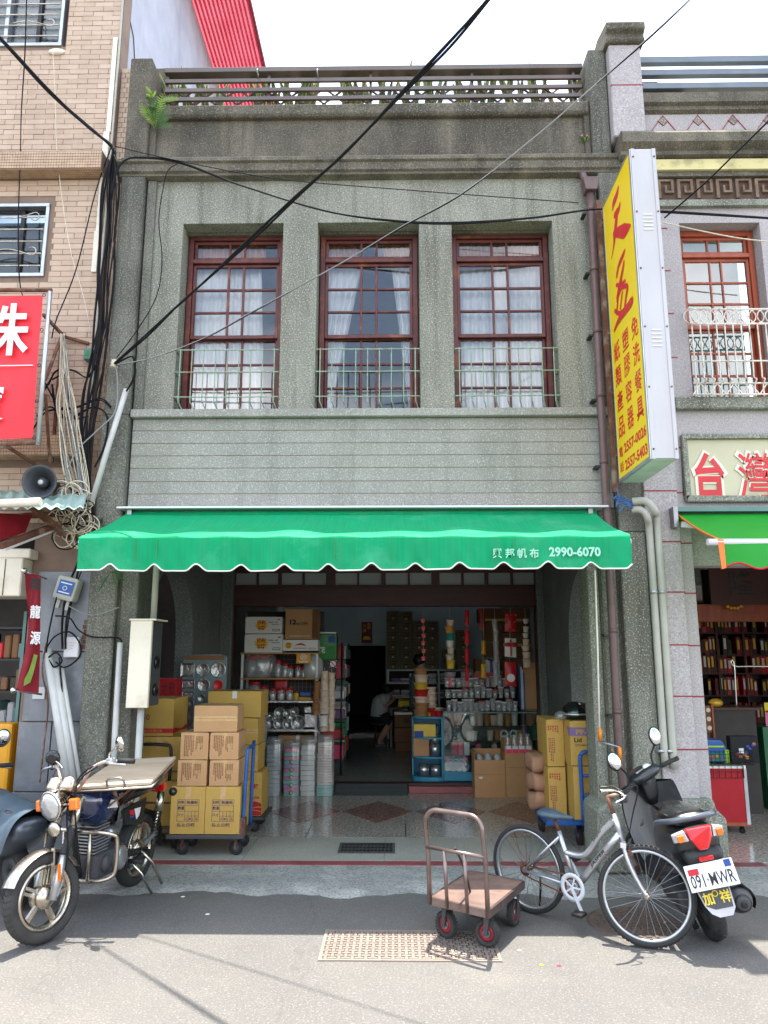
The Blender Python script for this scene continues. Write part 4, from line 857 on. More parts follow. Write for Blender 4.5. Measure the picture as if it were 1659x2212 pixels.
stxt('2557-0026', .24, .93, 3.54, 3.635, .03); stxt('2557-5403', .24, .93, 3.385, 3.48, .03)
stxt('電', .07, .19, 3.535, 3.625, .01); stxt('話', .07, .19, 3.40, 3.49, .01)
# bracket behind the sign
MB().box(2.0, 2.04, 6.64, 6.68, 3.25, 6.2).build('mounting_post', 'rusty', sg); 
for k in range(5): z = 3.6+k*.6; MB().bar((2.03, 6.66, z), (2.12, 6.58, z+.0), .02, .03).build('bracket_arm', 'rusty', sg); MB().bar((2.02, 6.66, z-.12), (2.14, 6.61, z+.06), .014, .014).build('bracket_arm', 'black', sg); MB().bar((2.12, 6.61, z), (2.12, 6.80, z), .03, .03).build('bracket_arm', 'rusty', sg)
# ================================================================== rain pipe on the shophouse
rpp = thing('rain_pipe', 'brown rain pipe with square hopper running down beside the yellow sign', 'pipe', (1.97, Y0-.12, 0))
py = Y0-.13
MB().prism([(-.055, 0), (.055, 0), (.075, .10), (.075, .14), (-.075, .14), (-.075, .10)], (0, .13, 0), (1.965, py-.07, 6.33)).build('hopper', 'pipe_brown', rpp, bevel=.004)
MB().tube(crv([(1.93, py+.02, 6.44), (1.92, py+.02, 6.52), (1.915, py+.06, 6.58), (1.91, py+.11, 6.60)], 4), .035, 10).build('outlet_bend', 'pipe_brown', rpp)
MB().tube([(1.965, py, 6.33), (1.95, py, 3.2), (1.935, py, .9), (1.95, py-.01, .72), (1.955, py-.03, .25), (1.975, py-.10, .12), (1.98, py-.2, .07)], .037, 12).build('downpipe', 'pipe_brown', rpp)
for z in (6.15, 5.5, 4.85, 4.2, 3.55, 2.75, 2.0, 1.3): MB().lathe([(.040, -.02), (.042, 0), (.040, .02)], (1.95+.0046*(z-3.2), py, z), n=14).build('pipe_collar', 'pipe_brown', rpp); MB().box(1.87+.0046*(z-3.2), 1.92, py-.005, py+.11, z-.05, z-.03).build('pipe_bracket', 'black', rpp)
# ================================================================== vehicles and carts
def loft(m, rings, caps=True, smooth=True):
    n = len(rings[0]); vs = [V(p) for g in rings for p in g]
    m.add(vs, [(i*n+k, i*n+(k+1) % n, (i+1)*n+(k+1) % n, (i+1)*n+k) for i in range(len(rings)-1) for k in range(n)], smooth)
    if caps: m.add([V(p) for p in rings[0]], [tuple(range(n))[::-1]], smooth); m.add([V(p) for p in rings[-1]], [tuple(range(n))], smooth)
    return m
def sec(x, y, z, w, h, n=18, p=2.6, zt=None):
    """super-ellipse cross-section in the YZ plane at x (w, h half sizes)."""
    out = []
    for k in range(n):
        a = 2*math.pi*k/n; c, s = math.cos(a), math.sin(a)
        out.append((x, y+w*math.copysign(abs(c)**(2/p), c), z+h*math.copysign(abs(s)**(2/p), s)))
    return out
def tyre(c, R_, w, h, n=40, tread=0):
    """tyre body round the y axis."""
    c = V(c); prof = []
    for k in range(12):
        a = 2*math.pi*k/12; prof.append((R_-h/2+h/2*math.cos(a)*(1 if math.cos(a) > 0 else .9), w/2*math.copysign(abs(math.sin(a))**.7, math.sin(a))))
    m = MB(); N = len(prof); vs = []; fs = []
    for i in range(n):
        a = 2*math.pi*i/n
        for r, y in prof: vs.append(c+V((r*math.cos(a), y, r*math.sin(a))))
    for i in range(n):
        for k in range(N): fs.append((i*N+k, i*N+(k+1) % N, ((i+1) % n)*N+(k+1) % N, ((i+1) % n)*N+k))
    m.add(vs, fs, True)
    if tread:
        for i in range(tread):
            a = 2*math.pi*(i+.5)/tread
            for s in (-1, 1):
                for y0, y1 in ((.10, .26), (.30, .44)):
                    e = [c+V(((R_-h*.1+(.0 if q == 0 else h*.14))*math.cos(a+d), s*yy*w, (R_-h*.1+(.0 if q == 0 else h*.14))*math.sin(a+d))) for q in (0, 1) for d, yy in ((-.32*math.pi*2/tread/1, y0), (.3*2*math.pi/tread, y0), (.3*2*math.pi/tread, y1), (-.32*2*math.pi/tread, y1))]
                    m.add(e, [(4, 5, 6, 7), (0, 1, 5, 4), (1, 2, 6, 5), (2, 3, 7, 6), (3, 0, 4, 7)])
    return m
def ring(c, ri, ro, w, n=40):
    c = V(c); m = MB(); pr = [(ri, -w/2), (ro, -w/2), (ro, w/2), (ri, w/2)]; vs = []; fs = []
    for i in range(n):
        a = 2*math.pi*i/n; vs += [c+V((r*math.cos(a), y, r*math.sin(a))) for r, y in pr]
    for i in range(n):
        for k in range(4): fs.append((i*4+k, i*4+(k+1) % 4, ((i+1) % n)*4+(k+1) % 4, ((i+1) % n)*4+k))
    return m.add(vs, fs, True)
def steerM(pivot, ang, axis): return Matrix.Translation(V(pivot)) @ Matrix.Rotation(ang, 4, V(axis)) @ Matrix.Translation(-V(pivot))
I4 = Matrix.Identity(4)
# ------------------------------------------------------------------ motorcycle
MO = thing('motorcycle', 'dark blue motorcycle with round headlight and a wooden board on its rack', 'motorcycle', (-2.10, 6.33, -.02), world=False, rz=R(-99.5))
MO.rotation_euler = (R(-1.5), 0, R(-99.5))
bpy.context.view_layer.update()
wb, Rf, Rr_ = 1.20, .270, .275
SM = steerM((1.02, 0, .7), R(-20), (-.42, 0, .9))
def alloy(cx, R_, w, M, dish, nm):
    t = tyre((cx, 0, R_), R_, w, .085, 48).rot(M).build('wheel', 'rubber_dusty' if nm == 'f' else 'rubber', MO)
    if nm == 'f':
        m = MB()
        for i in range(44):
            a = 2*math.pi*i/44
            for s in (-1, 1): m.bar(V((cx+(R_+.001)*math.cos(a), s*.004, R_+(R_+.001)*math.sin(a))), V((cx+(R_-.012)*math.cos(a+.05), s*.036, R_+(R_-.012)*math.sin(a+.05))), .004, .004)
        m.rot(M).build('tread', 'black', t, kind='stuff')
    rm = ring((cx, 0, R_), R_-.098, R_-.072, w*.8, 44)
    rm.rot(M).build('rim', 'chrome_worn', t)
    m = MB()
    for k in range(5):
        a = 2*math.pi*k/5+.5; c = V((cx, 0, R_)); d = V((math.cos(a), 0, math.sin(a))); q = V((-math.sin(a), 0, math.cos(a)))
        for s in (-1, 1): m.bar(c+d*.055+V((0, s*.012, 0))+q*s*.012, c+d*(R_-.094)+V((0, s*.010, 0))+q*s*.014, .018, .022, (0, 1, 0))
    m.rot(M).build('spoke', 'chrome_worn', t)
    MB().lathe([(.03, -.06), (.07, -.045), (.075, 0), (.07, .035), (.05, .05), (.02, .06)], (cx, 0, R_), (0, 1, 0), 20).rot(M).build('hub', 'chrome_worn', t)
    return t
alloy(wb, Rf, .085, SM, 0, 'f'); alloy(0, Rr_, .10, I4, 0, 'r')
# fork
for s in (-1, 1):
    MB().cyl((wb-.005, s*.085, Rf-.02), (1.105, s*.085, .50), .026, .026).rot(SM).build('fork_leg', 'alu', MO)
    pts = [V((1.105-.075*k/14, s*.085, .50+.16*k/14)) for k in range(15)]
    MB().tube(pts, [.032 if k % 2 else .026 for k in range(15)], 12).rot(SM).build('fork_gaiter', 'rubber', MO)
    MB().cyl((1.03, s*.085, .66), (.955, s*.085, .83), .024).rot(SM).build('fork_tube', 'chrome_worn', MO)
MB().bar((wb-.02, .11, Rf), (1.13, .105, .36), .012, .012).rot(SM).build('brake_cable', 'cable_grey', MO)
o = MB().box(1.155, 1.175, .113, .121, .355, .46).rot(SM).build('reflector', 'lens_orange', MO)
m = MB()  # front mudguard
def fend(a, b):
    t = R(25)+R(130)*a; r = Rf+.022-.012*(2*b-1)**2*1.6; y = (b-.5)*.125
    return V((wb+r*math.cos(t), y, Rf+r*math.sin(t)))
m.grid(fend, 18, 8).rot(SM).build('front_mudguard', 'chrome_worn', MO)
MB().bar((wb-.02, .07, Rf+.02), (wb-.03, .068, Rf+.29), .012, .02).rot(SM).build('mudguard_stay', 'chrome_worn', MO)
# headlight, indicators, horn, gauges, handlebar, mirrors
MB().lathe([(.02, -.13), (.07, -.11), (.095, -.05), (.10, .0), (.102, .012), (.094, .014)], (1.13, 0, .815), (.97, 0, -.2), 24).rot(SM).build('headlight', 'chrome', MO)
mat('lamp_glass', srgb(214, 214, 212), .08, .55, coat=1.0, c2=srgb(190, 192, 196), scale=30)
MB().lathe([(.093, .008), (.075, .024), (.04, .034), (.0, .037)], (1.13, 0, .815), (.97, 0, -.2), 24).rot(SM).build('headlight_lens', 'lamp_glass', MO)
for s in (-1, 1):
    i_ = MB().box(1.06, 1.10, s*.165-.036, s*.165+.036, .775, .85).rot(SM).build('indicator', 'lens_orange', MO, bevel=.012, seg=2); MB().cyl((1.075, s*.08, .81), (1.075, s*.14, .812), .010).rot(SM).build('indicator_stalk', 'chrome_worn', i_)
MB().lathe([(.05, -.015), (.052, 0), (.03, .012), (.0, .014)], (1.13, .02, .66), (.95, .1, -.1), 16).rot(SM).build('horn', 'chrome_worn', MO)
for s in (-1, 1):
    g_ = MB().lathe([(.045, -.05), (.055, -.03), (.055, .03), (.048, .04)], (1.04, s*.068, .935), (-.45, 0, .9), 18).rot(SM).build('gauge', 'chrome_worn', MO); MB().lathe([(.045, .04), (.0, .041)], (1.04, s*.068, .935), (-.45, 0, .9), 18).rot(SM).build('gauge_face', 'black', g_)
mat('bar_rust', srgb(150, 92, 66), .5, .4, c2=srgb(196, 190, 180), scale=9)
hb = []
for s in (-1, 1): hb.append([V((.98, s*.04, .88)), V((.97, s*.09, .90)), V((.94, s*.16, 1.01)), V((.90, s*.24, 1.05)), V((.86, s*.30, 1.05)), V((.80, s*.41, 1.035))])
MB().tube(crv(hb[0][::-1]+hb[1], 4), .0115, 8).rot(SM).build('handlebar', 'bar_rust', MO)
for s in (-1, 1):
    MB().cyl((.845, s*.325, 1.048), (.79, s*.425, 1.033), .0175).rot(SM).build('grip', 'rubber', MO)
    MB().box(.85, .90, s*.29-.03, s*.29+.03, 1.035, 1.075).rot(SM).build('lever_perch', 'alu', MO, bevel=.008)
    MB().tube(crv([(.90, s*.28, 1.05), (.92, s*.34, 1.04), (.87, s*.43, 1.02)], 4), .0075, 6).rot(SM).build('brake_lever', 'alu', MO)
    MB().tube(crv([(.87, s*.27, 1.06), (.87, s*.27, 1.10), (.88, s*.32, 1.12), (.89, s*.38, 1.155)] if s > 0 else [(.9, -.17, 1.03), (.9, -.2, 1.06), (.9, -.25, 1.09)], 4), .007, 6).rot(SM).build('mirror_stalk', 'chrome', MO)
    c = V((.895, .41, 1.165)) if s > 0 else V((.9, -.27, 1.11))
    mi = MB().lathe([(.03, -.025), (.052, -.012), (.055, 0), (.052, .004)], c, (-.85, .35*s, .15), 20).rot(SM).build('mirror', 'chrome' if s > 0 else 'black_gloss', MO)
    MB().lathe([(.050, .0045), (.0, .005)], c, (-.85, .35*s, .15), 20).rot(SM).build('mirror_glass', 'mirror', mi)
for s, pts in ((1, [(.92, .2, 1.04), (1.0, .13, .98), (1.08, .10, .80), (1.10, .12, .55), (1.12, .12, .42)]), (1, [(.93, .22, 1.03), (1.04, .14, .92), (1.03, .12, .6), (1.0, .10, .42)]), (-1, [(.92, -.2, 1.04), (1.03, -.12, .95), (1.0, -.08, .7)])):
    MB().tube(crv(pts, 5), .0055, 6).rot(SM).build('control_cable', 'cable_black', MO)
MB().bar((.99, -.1, .845), (.99, .1, .845), .05, .03).rot(SM).build('yoke', 'black', MO)
# tank, seat, side panels
rings = [sec(x, 0, z, w, h, 20, p) for x, z, w, h, p in ((.93, .80, .045, .055, 2.2), (.90, .79, .09, .09, 2.4), (.80, .755, .155, .14, 2.6), (.68, .745, .16, .14, 2.6), (.56, .74, .135, .12, 2.5), (.47, .735, .085, .08, 2.3), (.43, .73, .06, .05, 2.2))]
tk = loft(MB(), rings).build('fuel_tank', 'tank_blue', MO)
MB().lathe([(.032, 0), (.034, .012), (.02, .018), (0, .018)], (.78, 0, .898), (0, 0, 1), 16).build('fuel_cap', 'chrome', tk)
for s in (-1, 1): MB().prism([(.62, .72), (.76, .74), (.72, .79), (.66, .78)], (0, s*.004, 0), (0, s*.156, 0)).build('tank_badge', 'ink_white', tk)
rings = [sec(x, 0, z, w, h, 18, 3) for x, z, w, h in ((.50, .755, .06, .05), (.44, .765, .10, .055), (.2, .765, .125, .055), (-.05, .775, .13, .055), (-.24, .79, .11, .045), (-.28, .79, .08, .03))]
loft(MB(), rings).build('seat', 'black_gloss', MO)
for s in (-1, 1):
    pn = MB().prism([(.14, .50), (.42, .55), (.48, .67), (.10, .70)], (0, s*.02, 0), (0, s*.10, 0)).build('side_panel', 'black_gloss', MO, bevel=.008)
    MB().prism([(.20, .64), (.30, .645), (.26, .56), (.22, .58)], (0, s*.002, 0), (0, s*.1215, 0)).build('decal', 'ink_white', pn); MB().prism([(.31, .645), (.38, .648), (.36, .61), (.29, .605)], (0, s*.002, 0), (0, s*.1215, 0)).build('decal', 'ink_red', pn); MB().prism([(.30, .60), (.37, .605), (.36, .59), (.30, .585)], (0, s*.002, 0), (0, s*.1215, 0)).build('decal', 'ink_blue', pn)
m = MB(); m.tube(crv([(.96, 0, .83), (.8, 0, .70), (.5, 0, .68), (.0, 0, .70), (-.25, 0, .72)], 4), .022, 8); m.tube(crv([(.95, 0, .76), (.85, 0, .45), (.78, 0, .28)], 4), .022, 8); m.tube(crv([(.45, 0, .68), (.36, 0, .45), (.34, 0, .26)], 4), .022, 8); m.build('frame', 'black', MO)
m = MB()
for s in (-1, 1): m.bar((.36, s*.09, .33), (0, s*.095, Rr_), .03, .045)
m.build('swing_arm', 'black', MO)
en = MB().box(.36, .76, -.11, .11, .24, .42).build('engine', 'deck_dark', MO, bevel=.03, seg=2)
MB().lathe([(.02, .105), (.085, .10), (.085, .135), (.06, .15), (0, .152)], (.46, 0, .335), (0, 1, 0), 20).build('clutch_cover', 'alu', en); MB().lathe([(.02, .105), (.06, .10), (.06, .13), (.0, .14)], (.64, 0, .34), (0, 1, 0), 20).build('side_cover', 'deck_dark', en)
for k in range(9): MB().box(.58, .76, -.085, .085, .425+.022*k, .433+.022*k).build('cooling_fin', 'alu', en)
MB().box(.61, .73, -.06, .06, .42, .63).build('cylinder', 'deck_dark', en)
MB().cyl((.54, .02, .50), (.44, .04, .52), .045).build('carburettor', 'alu', en)
# crash bar
m = MB(); pts = [(.86, 0, .60), (.86, .16, .60), (.83, .25, .585), (.80, .275, .54), (.79, .275, .36), (.80, .25, .30), (.83, .16, .275), (.84, 0, .27)]
for s in (1, -1): MB().tube(crv([(x, s*y, z) for x, y, z in pts], 5), .0145, 10).build('crash_bar', 'chrome_worn', MO); MB().cyl((.86, s*.10, .60), (.84, s*.10, .275), .0125, n=8).build('crash_bar_strut', 'chrome_worn', MO)
# foot pegs, pedal, stand, rear shocks, mudguard, lamp
for s in (-1, 1): MB().cyl((.30, s*.11, .27), (.30, s*.23, .27), .016).build('foot_peg', 'rubber', MO)
MB().tube([(.50, .13, .27), (.62, .15, .25), (.66, .16, .26)], .008, 6).build('gear_lever', 'steel', MO); MB().bar((.34, .13, .25), (.0, .12, .26), .02, .05).build('chain_case', 'black', MO)
MB().tube([(.30, .12, .27), (.24, .19, .17), (.20, .27, .02)], .011, 8).build('side_stand', 'chrome', MO); MB().tube([(.12, .11, .30), (.05, .18, .20), (-.02, .24, .03)], .012, 8).build('main_stand', 'chrome_worn', MO); MB().bar((.14, .14, .36), (-.06, .14, .40), .02, .03).build('passenger_peg_bracket', 'alu', MO)
for s in (-1, 1):
    a, b = V((-.02, s*.13, Rr_+.04)), V((-.12, s*.13, .70))
    sh = MB().cyl(a, b, .012).build('shock_absorber', 'chrome_worn', MO)
    MB().cyl(a.lerp(b, .62), b, .032).build('shock_cover', 'chrome_worn', sh)
    pts = [a.lerp(b, .08+.56*k/72)+V((.030*math.cos(k*math.pi/4), .030*math.sin(k*math.pi/4), 0)) for k in range(73)]
    MB().tube(pts, .006, 5).build('shock_spring', 'black', sh)
def rf(a, b):
    t = R(60)+R(125)*a; r = Rr_+.035; return V((r*math.cos(t), (b-.5)*.15, Rr_+r*math.sin(t)-.014*(2*b-1)**2))
MB().grid(rf, 16, 6).build('rear_mudguard', 'black', MO)
MB().box(-.36, -.28, -.06, .06, .66, .74).build('tail_lamp', 'lens_red', MO, bevel=.015)
for s in (-1, 1): MB().ball((-.25, s*.17, .68), .04, .035, .035).build('indicator', 'black_gloss', MO)
MB().cyl((.6, -.14, .27), (-.35, -.16, .32), .045).build('exhaust', 'chrome', MO)
# rack and board
inv = MO.matrix_world.inverted()
bw = [V((-2.225, 5.39, .865)), V((-1.70, 5.40, .90)), V((-1.77, 6.22, .96)), V((-2.29, 6.32, .92))]
bl_ = [inv @ p for p in bw]; n_ = (bl_[1]-bl_[0]).cross(bl_[3]-bl_[0]).normalized()
if n_.z < 0: n_ = -n_
def bq(a, b): return bl_[0].lerp(bl_[1], a).lerp(bl_[3].lerp(bl_[2], a), b)
for b0, b1, nm in ((0, .16, 'board_plank'), (.18, 1, 'board_plank')):
    m = MB(); q = [bq(0, b0), bq(1, b0), bq(1, b1), bq(0, b1)]; m.add(q+[p+n_*.022 for p in q], [(0, 1, 2, 3), (4, 5, 6, 7), (0, 1, 5, 4), (1, 2, 6, 5), (2, 3, 7, 6), (3, 0, 4, 7)]); m.build(nm, 'board_wood', MO, bevel=.003)
MB().tube([bq(.0, -.01)-n_*.012, bq(1.0, -.01)-n_*.012, bq(1.0, .9)-n_*.012, bq(0, .9)-n_*.012], .010, 6, True, True).build('rack', 'chrome_worn', MO)
MB().tube(crv([bq(.42, 0)+n_*.01, bq(.44, -.02)+n_*.06, bq(.62, -.02)+n_*.06, bq(.65, 0)+n_*.01], 4), .008, 6).build('board_handle', 'steel', MO)
for a, b in ((.2, .5), (.8, .5), (.2, .15), (.8, .15)): p = bq(a, b); MB().cyl(p, V((p.x, math.copysign(.09, p.y), .70)), .009, n=6).build('rack_strut', 'rusty', MO)
# ------------------------------------------------------------------ scooters
def scooter(root, body, trim, plate=None, rear_detail=True):
    sw, RW = 1.14, .225
    S2 = steerM((.95, 0, .6), R(30) if rear_detail else R(-8), (-.38, 0, .92))
    for cx, M in ((0, I4), (sw, S2)):
        t = tyre((cx, 0, RW), RW, .105, .085, 40).rot(M).build('wheel', 'rubber', root); ring((cx, 0, RW), .06, RW-.075, .07, 32).rot(M).build('rim', 'deck_dark', t)
        m = MB()
        for k in range(5): a = 2*math.pi*k/5; m.bar((cx, 0, RW), (cx+.13*math.cos(a), 0, RW+.13*math.sin(a)), .03, .03, (0, 1, 0))
        m.rot(M).build('spoke', 'deck_dark', t)
        if cx == 0 and rear_detail:
            m = MB()
            for i in range(26):
                a = 2*math.pi*i/26
                for s in (-1, 1): m.bar(V((RW*math.cos(a)*1.002, s*.006, RW+RW*math.sin(a)*1.002)), V(((RW-.012)*math.cos(a+.09), s*.042, RW+(RW-.012)*math.sin(a+.09))), .005, .004)
            m.build('tread', 'black_gloss', t, kind='stuff')
    # floorboard, leg shield, front cowl
    rings = [sec(x, 0, z, w, h, 20, 3.2) for x, z, w, h in ((.78, .30, .17, .05), (.70, .265, .19, .05), (.45, .26, .18, .055), (.36, .30, .16, .10))]
    loft(MB(), rings).build('floorboard', trim, root)
    rings = [sec(x, 0, z, w, h, 20, 2.8) for x, z, w, h in ((.90, .80, .10, .04), (.86, .72, .17, .06), (.84, .55, .20, .10), (.82, .38, .18, .10), (.84, .30, .14, .06))]
    ls = MB()
    def shield(a, b):
        y = (a-.5)*2; z = .27+.56*b; w = .13+.10*math.sin(math.pi*min(1, b*.62+.12)); return V((.80+.06*b-.085*(1-y*y)*.0+.07*abs(y)**2*(-1 if True else 1)+.02, y*w, z))
    ls.grid(shield, 14, 12)
    def shieldf(a, b): p = shield(1-a, b); y = (a-.5)*2; return p+V((.05+.13*(1-y*y)*(1-.35*b), 0, 0))
    ls.grid(shieldf, 14, 12); ls.build('leg_shield', body, root)
    for s, z in ((1, .57), (-1, .62)):
        q = MB().lathe([(.05, 0), (.052, .018), (.036, .022), (.034, .016), (.0, .016)], (.865, s*.125, z), (-.93, -.1*s, .28), 20).build('storage_socket', trim, root); MB().lathe([(.036, .024), (.034, .03), (.0, .03)], (.865, s*.125, z), (-.93, -.1*s, .28), 20).build('socket_cap', 'alu' if s < 0 else 'deck_dark', q)
    def ff(a, b): t = R(30)+R(130)*a; r = RW+.035; return V((sw+r*math.cos(t), (b-.5)*.14, RW+r*math.sin(t)-.018*(2*b-1)**2))
    MB().grid(ff, 14, 6).rot(S2).build('front_mudguard', body, root)
    for s in (-1, 1): MB().cyl((sw, s*.07, RW), (sw-.14, s*.05, RW+.32), .018).rot(S2).build('fork_leg', 'deck_dark', root)
    # body under the seat
    rings = [sec(x, 0, z, w, h, 22, 2.7) for x, z, w, h in ((.40, .44, .11, .14), (.30, .46, .155, .17), (.10, .50, .165, .16), (-.12, .54, .16, .13), (-.24, .585, .135, .085), (-.29, .60, .11, .055))]
    loft(MB(), rings).build('body', body, root)
    rings = [sec(x, 0, z, w, h, 20, 2.9) for x, z, w, h in ((.42, .645, .07, .04), (.36, .665, .115, .045), (.1, .675, .135, .05), (-.12, .695, .125, .045), (-.22, .70, .09, .03))]
    loft(MB(), rings).build('seat', 'black_gloss', root)
    # handlebar cowl with dashboard
    rings = [sec(x, 0, z, w, h, 20, 2.6) for x, z, w, h in ((.73, .92, .085, .02), (.76, .915, .14, .04), (.83, .905, .15, .055), (.90, .90, .11, .06), (.95, .885, .06, .04))]
    loft(MB(), rings).rot(S2).build('handlebar_cowl', body, root)
    loft(MB(), [sec(x, 0, z, w, h, 16, 2.5) for x, z, w, h in ((.80, .885, .075, .07), (.82, .80, .07, .06), (.84, .72, .06, .05))]).rot(S2).build('steering_neck', trim, root)
    MB().cyl((.775, .035, .944), (.765, .04, .962), .036, .034, 18).rot(S2).build('speedometer', 'ink_white', root) if False else None
    d = MB().lathe([(.036, 0), (.036, .006), (0, .006)], (.79, -.035, .952), (-.55, 0, .83), 18).rot(S2).build('speedometer', 'ink_white', root)
    MB().box(-.03, .03, -.04, .04, 0, .004, Matrix.Translation((.775, .045, .942)) @ Matrix.Rotation(R(-34), 4, 'Y')).rot(S2).build('display', 'alu', root)
    for s in (-1, 1):
        MB().cyl((.80, s*.13, .905), (.745, s*.31, .90), .0175).rot(S2).build('grip', 'rubber', root); MB().tube([(.84, s*.14, .89), (.83, s*.22, .885), (.78, s*.30, .87)], .008, 6).rot(S2).build('brake_lever', 'alu', root)
        MB().tube(crv([(.83, s*.13, .93), (.83, s*.15, 1.0), (.80, s*.20, 1.06)], 4), .008, 6).rot(S2).build('mirror_stalk', 'black', root)
        cc = V((.79, s*.23, 1.12)); Mm = Matrix.Rotation(R(-14*s), 4, 'X')
        q = MB().ball(cc, .018, .062, .075, 16, 10, Mm).rot(S2).build('mirror', 'black', root)
        MB().ball(cc-V((.010, 0, 0)), .010, .055, .068, 16, 10, Mm).rot(S2).build('mirror_glass', 'mirror', q)
    if rear_detail:
        # grab rail, tail lamps, reflector, plate, flap
        MB().tube(crv([(.02, .17, .665), (-.12, .175, .70), (-.25, .12, .725), (-.295, 0, .735), (-.25, -.12, .725), (-.12, -.175, .70), (.02, -.17, .665)], 6), .019, 10).build('grab_rail', 'scooter_grey', root)
        loft(MB(), [[(x, y, z) for x, y, z in ((-.305, .085*k, .685), (-.31, -.085*k, .685), (-.33, -.07*k, .62), (-.32, -.03*k, .545), (-.32, .03*k, .545), (-.33, .07*k, .62))] for k in (1,)]+[[(x-.022, y, z) for x, y, z in ((-.305, .078, .68), (-.31, -.078, .68), (-.33, -.063, .62), (-.32, -.025, .552), (-.32, .025, .552), (-.33, .063, .62))]], smooth=False).build('tail_lamp', 'lens_red', root, bevel=.006)
        for s in (-1, 1):
            q = loft(MB(), [[(-.30, s*.092, .68), (-.27, s*.165, .655), (-.27, s*.16, .60), (-.32, s*.075, .61)], [(-.322, s*.09, .675), (-.29, s*.16, .65), (-.29, s*.155, .605), (-.342, s*.078, .615)]], smooth=False).build('indicator', 'lens_clear', root, bevel=.004); MB().box(-.338, -.31, min(s*.105, s*.14), max(s*.105, s*.14), .615, .65).build('indicator_bulb', 'lens_orange', q)
        loft(MB(), [sec(x, 0, z, w, h, 18, 2.8) for x, z, w, h in ((-.23, .52, .13, .06), (-.285, .50, .12, .055), (-.31, .485, .10, .04))]).build('tail_panel', trim, root)
        MB().box(-.326, -.312, -.045, .045, .482, .508).build('rear_reflector', 'lens_red', root, bevel=.003)
        Mp = Matrix.Translation((-.335, 0, .40)) @ Matrix.Rotation(R(18), 4, 'Y')
        MB().box(-.003, .003, -.15, .15, -.075, .075, Mp).build('number_plate', 'plate_white', root, bevel=.002)
        rt, up_ = (Mp.to_3x3() @ V((0, -1, 0))), (Mp.to_3x3() @ V((0, 0, 1)))
        txt('091·MWR', 'black', root, Mp @ V((-.003, .135, -.058)), rt, up_, .27, .075, .012, .001, name='plate_number')
        MB().box(-.0045, -.003, -.135, -.095, .03, .07, Mp).build('sticker', 'ink_blue', root); MB().box(-.0045, -.003, .07, .135, .015, .05, Mp).build('sticker', 'ink_red', root)
        Mf = Matrix.Translation((-.31, 0, .255)) @ Matrix.Rotation(R(20), 4, 'Y')
        MB().prism([(-.11, .09), (-.085, -.03), (-.06, -.075), (-.02, -.10), (.06, -.10), (.09, -.06), (.10, .09)], Mf.to_3x3() @ V((.004, 0, 0)), Mf @ V((0, 0, 0)), Mf.to_3x3() @ V((0, -1, 0)), Mf.to_3x3() @ V((0, 0, 1))).build('mud_flap', 'mudflap', root)
        MB().prism([(-.105, .088), (-.078, -.03), (-.03, -.055), (.078, -.055), (.095, .088)], Mf.to_3x3() @ V((.001, 0, 0)), Mf @ V((-.0035, 0, 0)), Mf.to_3x3() @ V((0, -1, 0)), Mf.to_3x3() @ V((0, 0, 1))).build('flap_print', 'deck_dark', root)
        for ch, y in (('加', .085), ('祥', -.02)): txt(ch, 'ink_yellow', root, Mf @ V((-.0036, y, -.028)), Mf.to_3x3() @ V((0, -1, 0)), Mf.to_3x3() @ V((0, 0, 1)), .065, .07, .02, .0008)
        MB().torus(Mf @ V((-.0045, .004, .03)), .016, .003, Mf.to_3x3() @ V((1, 0, 0)), 16, 5).build('flap_emblem', 'ink_yellow', root)
        txt('環保署免費定檢站', 'ink_yellow', root, Mf @ V((-.0036, .085, .06)), Mf.to_3x3() @ V((0, -1, 0)), Mf.to_3x3() @ V((0, 0, 1)), .17, .018, .01, .0008)
        # engine, silencer, hugger
        MB().box(-.02, .42, .06, .17, .18, .32).build('engine', 'deck_dark', root, bevel=.03, seg=2)
        sl = MB().lathe([(.03, -.02), (.06, 0), (.078, .04), (.08, .28), (.06, .32)], (-.235, -.165, .26), (.98, 0, .1), 22).build('silencer', 'deck_dark', root); MB().lathe([(.055, -.004), (.05, -.012), (.022, -.008), (.02, -.03), (.012, -.03)], (-.235, -.165, .26), (.98, 0, .1), 18).build('silencer_cap', 'black', sl)
        MB().grid(lambda a, b: V((-.21+.26*b, -.165-.092*math.sin(R(-20)+R(150)*a), .265+.092*math.cos(R(-20)+R(150)*a)*1.0)), 8, 4).build('silencer_guard', 'black_gloss', sl)
        for s in (-1,): MB().cyl((0, -.11, RW), (-.08, -.12, .50), .02).build('shock_absorber', 'black', root)
        MB().bar((-.05, .11, .10), (.10, .15, .30), .03, .03).build('stand', 'black', root)
    else:
        for s in (-1, 1):
            for k in range(3): MB().bar((.10-.07*k, s*.168, .42+.03*k), (-.10-.05*k, s*.163, .50+.025*k), .016, .012).build('vent_slot', 'black', root)
        MB().lathe([(.02, 0), (.09, .01), (.08, .05), (.0, .07)], (1.03, 0, .62), (.9, 0, .3), 20).build('headlight', 'lamp_glass', root)
SC = thing('scooter', 'black scooter seen from behind with white number plate and red tail lamp', 'scooter', (2.075, 5.27, -.02), world=False)
SC.rotation_euler = (R(-12), 0, R(86)); scooter(SC, 'scooter_dark' if 'scooter_dark' in MATS else (mat('scooter_dark', (.022, .026, .030), .32, coat=.3, c2=(.018, .021, .024), scale=3) and 'scooter_dark'), 'black', True)
for ch in SC.children:
    if ch.name.split('.')[0] in ('body', 'seat', 'grab_rail', 'tail_lamp', 'indicator', 'tail_panel', 'rear_reflector', 'number_plate', 'plate_number', 'sticker', 'mud_flap', 'flap_print', 'flap_emblem', 'lettering'): ch.location.z += .085
SL = thing('scooter', 'grey scooter with dark mirror parked left of the motorcycle, partly out of view', 'scooter', (-2.77, 5.80, -.02), world=False)
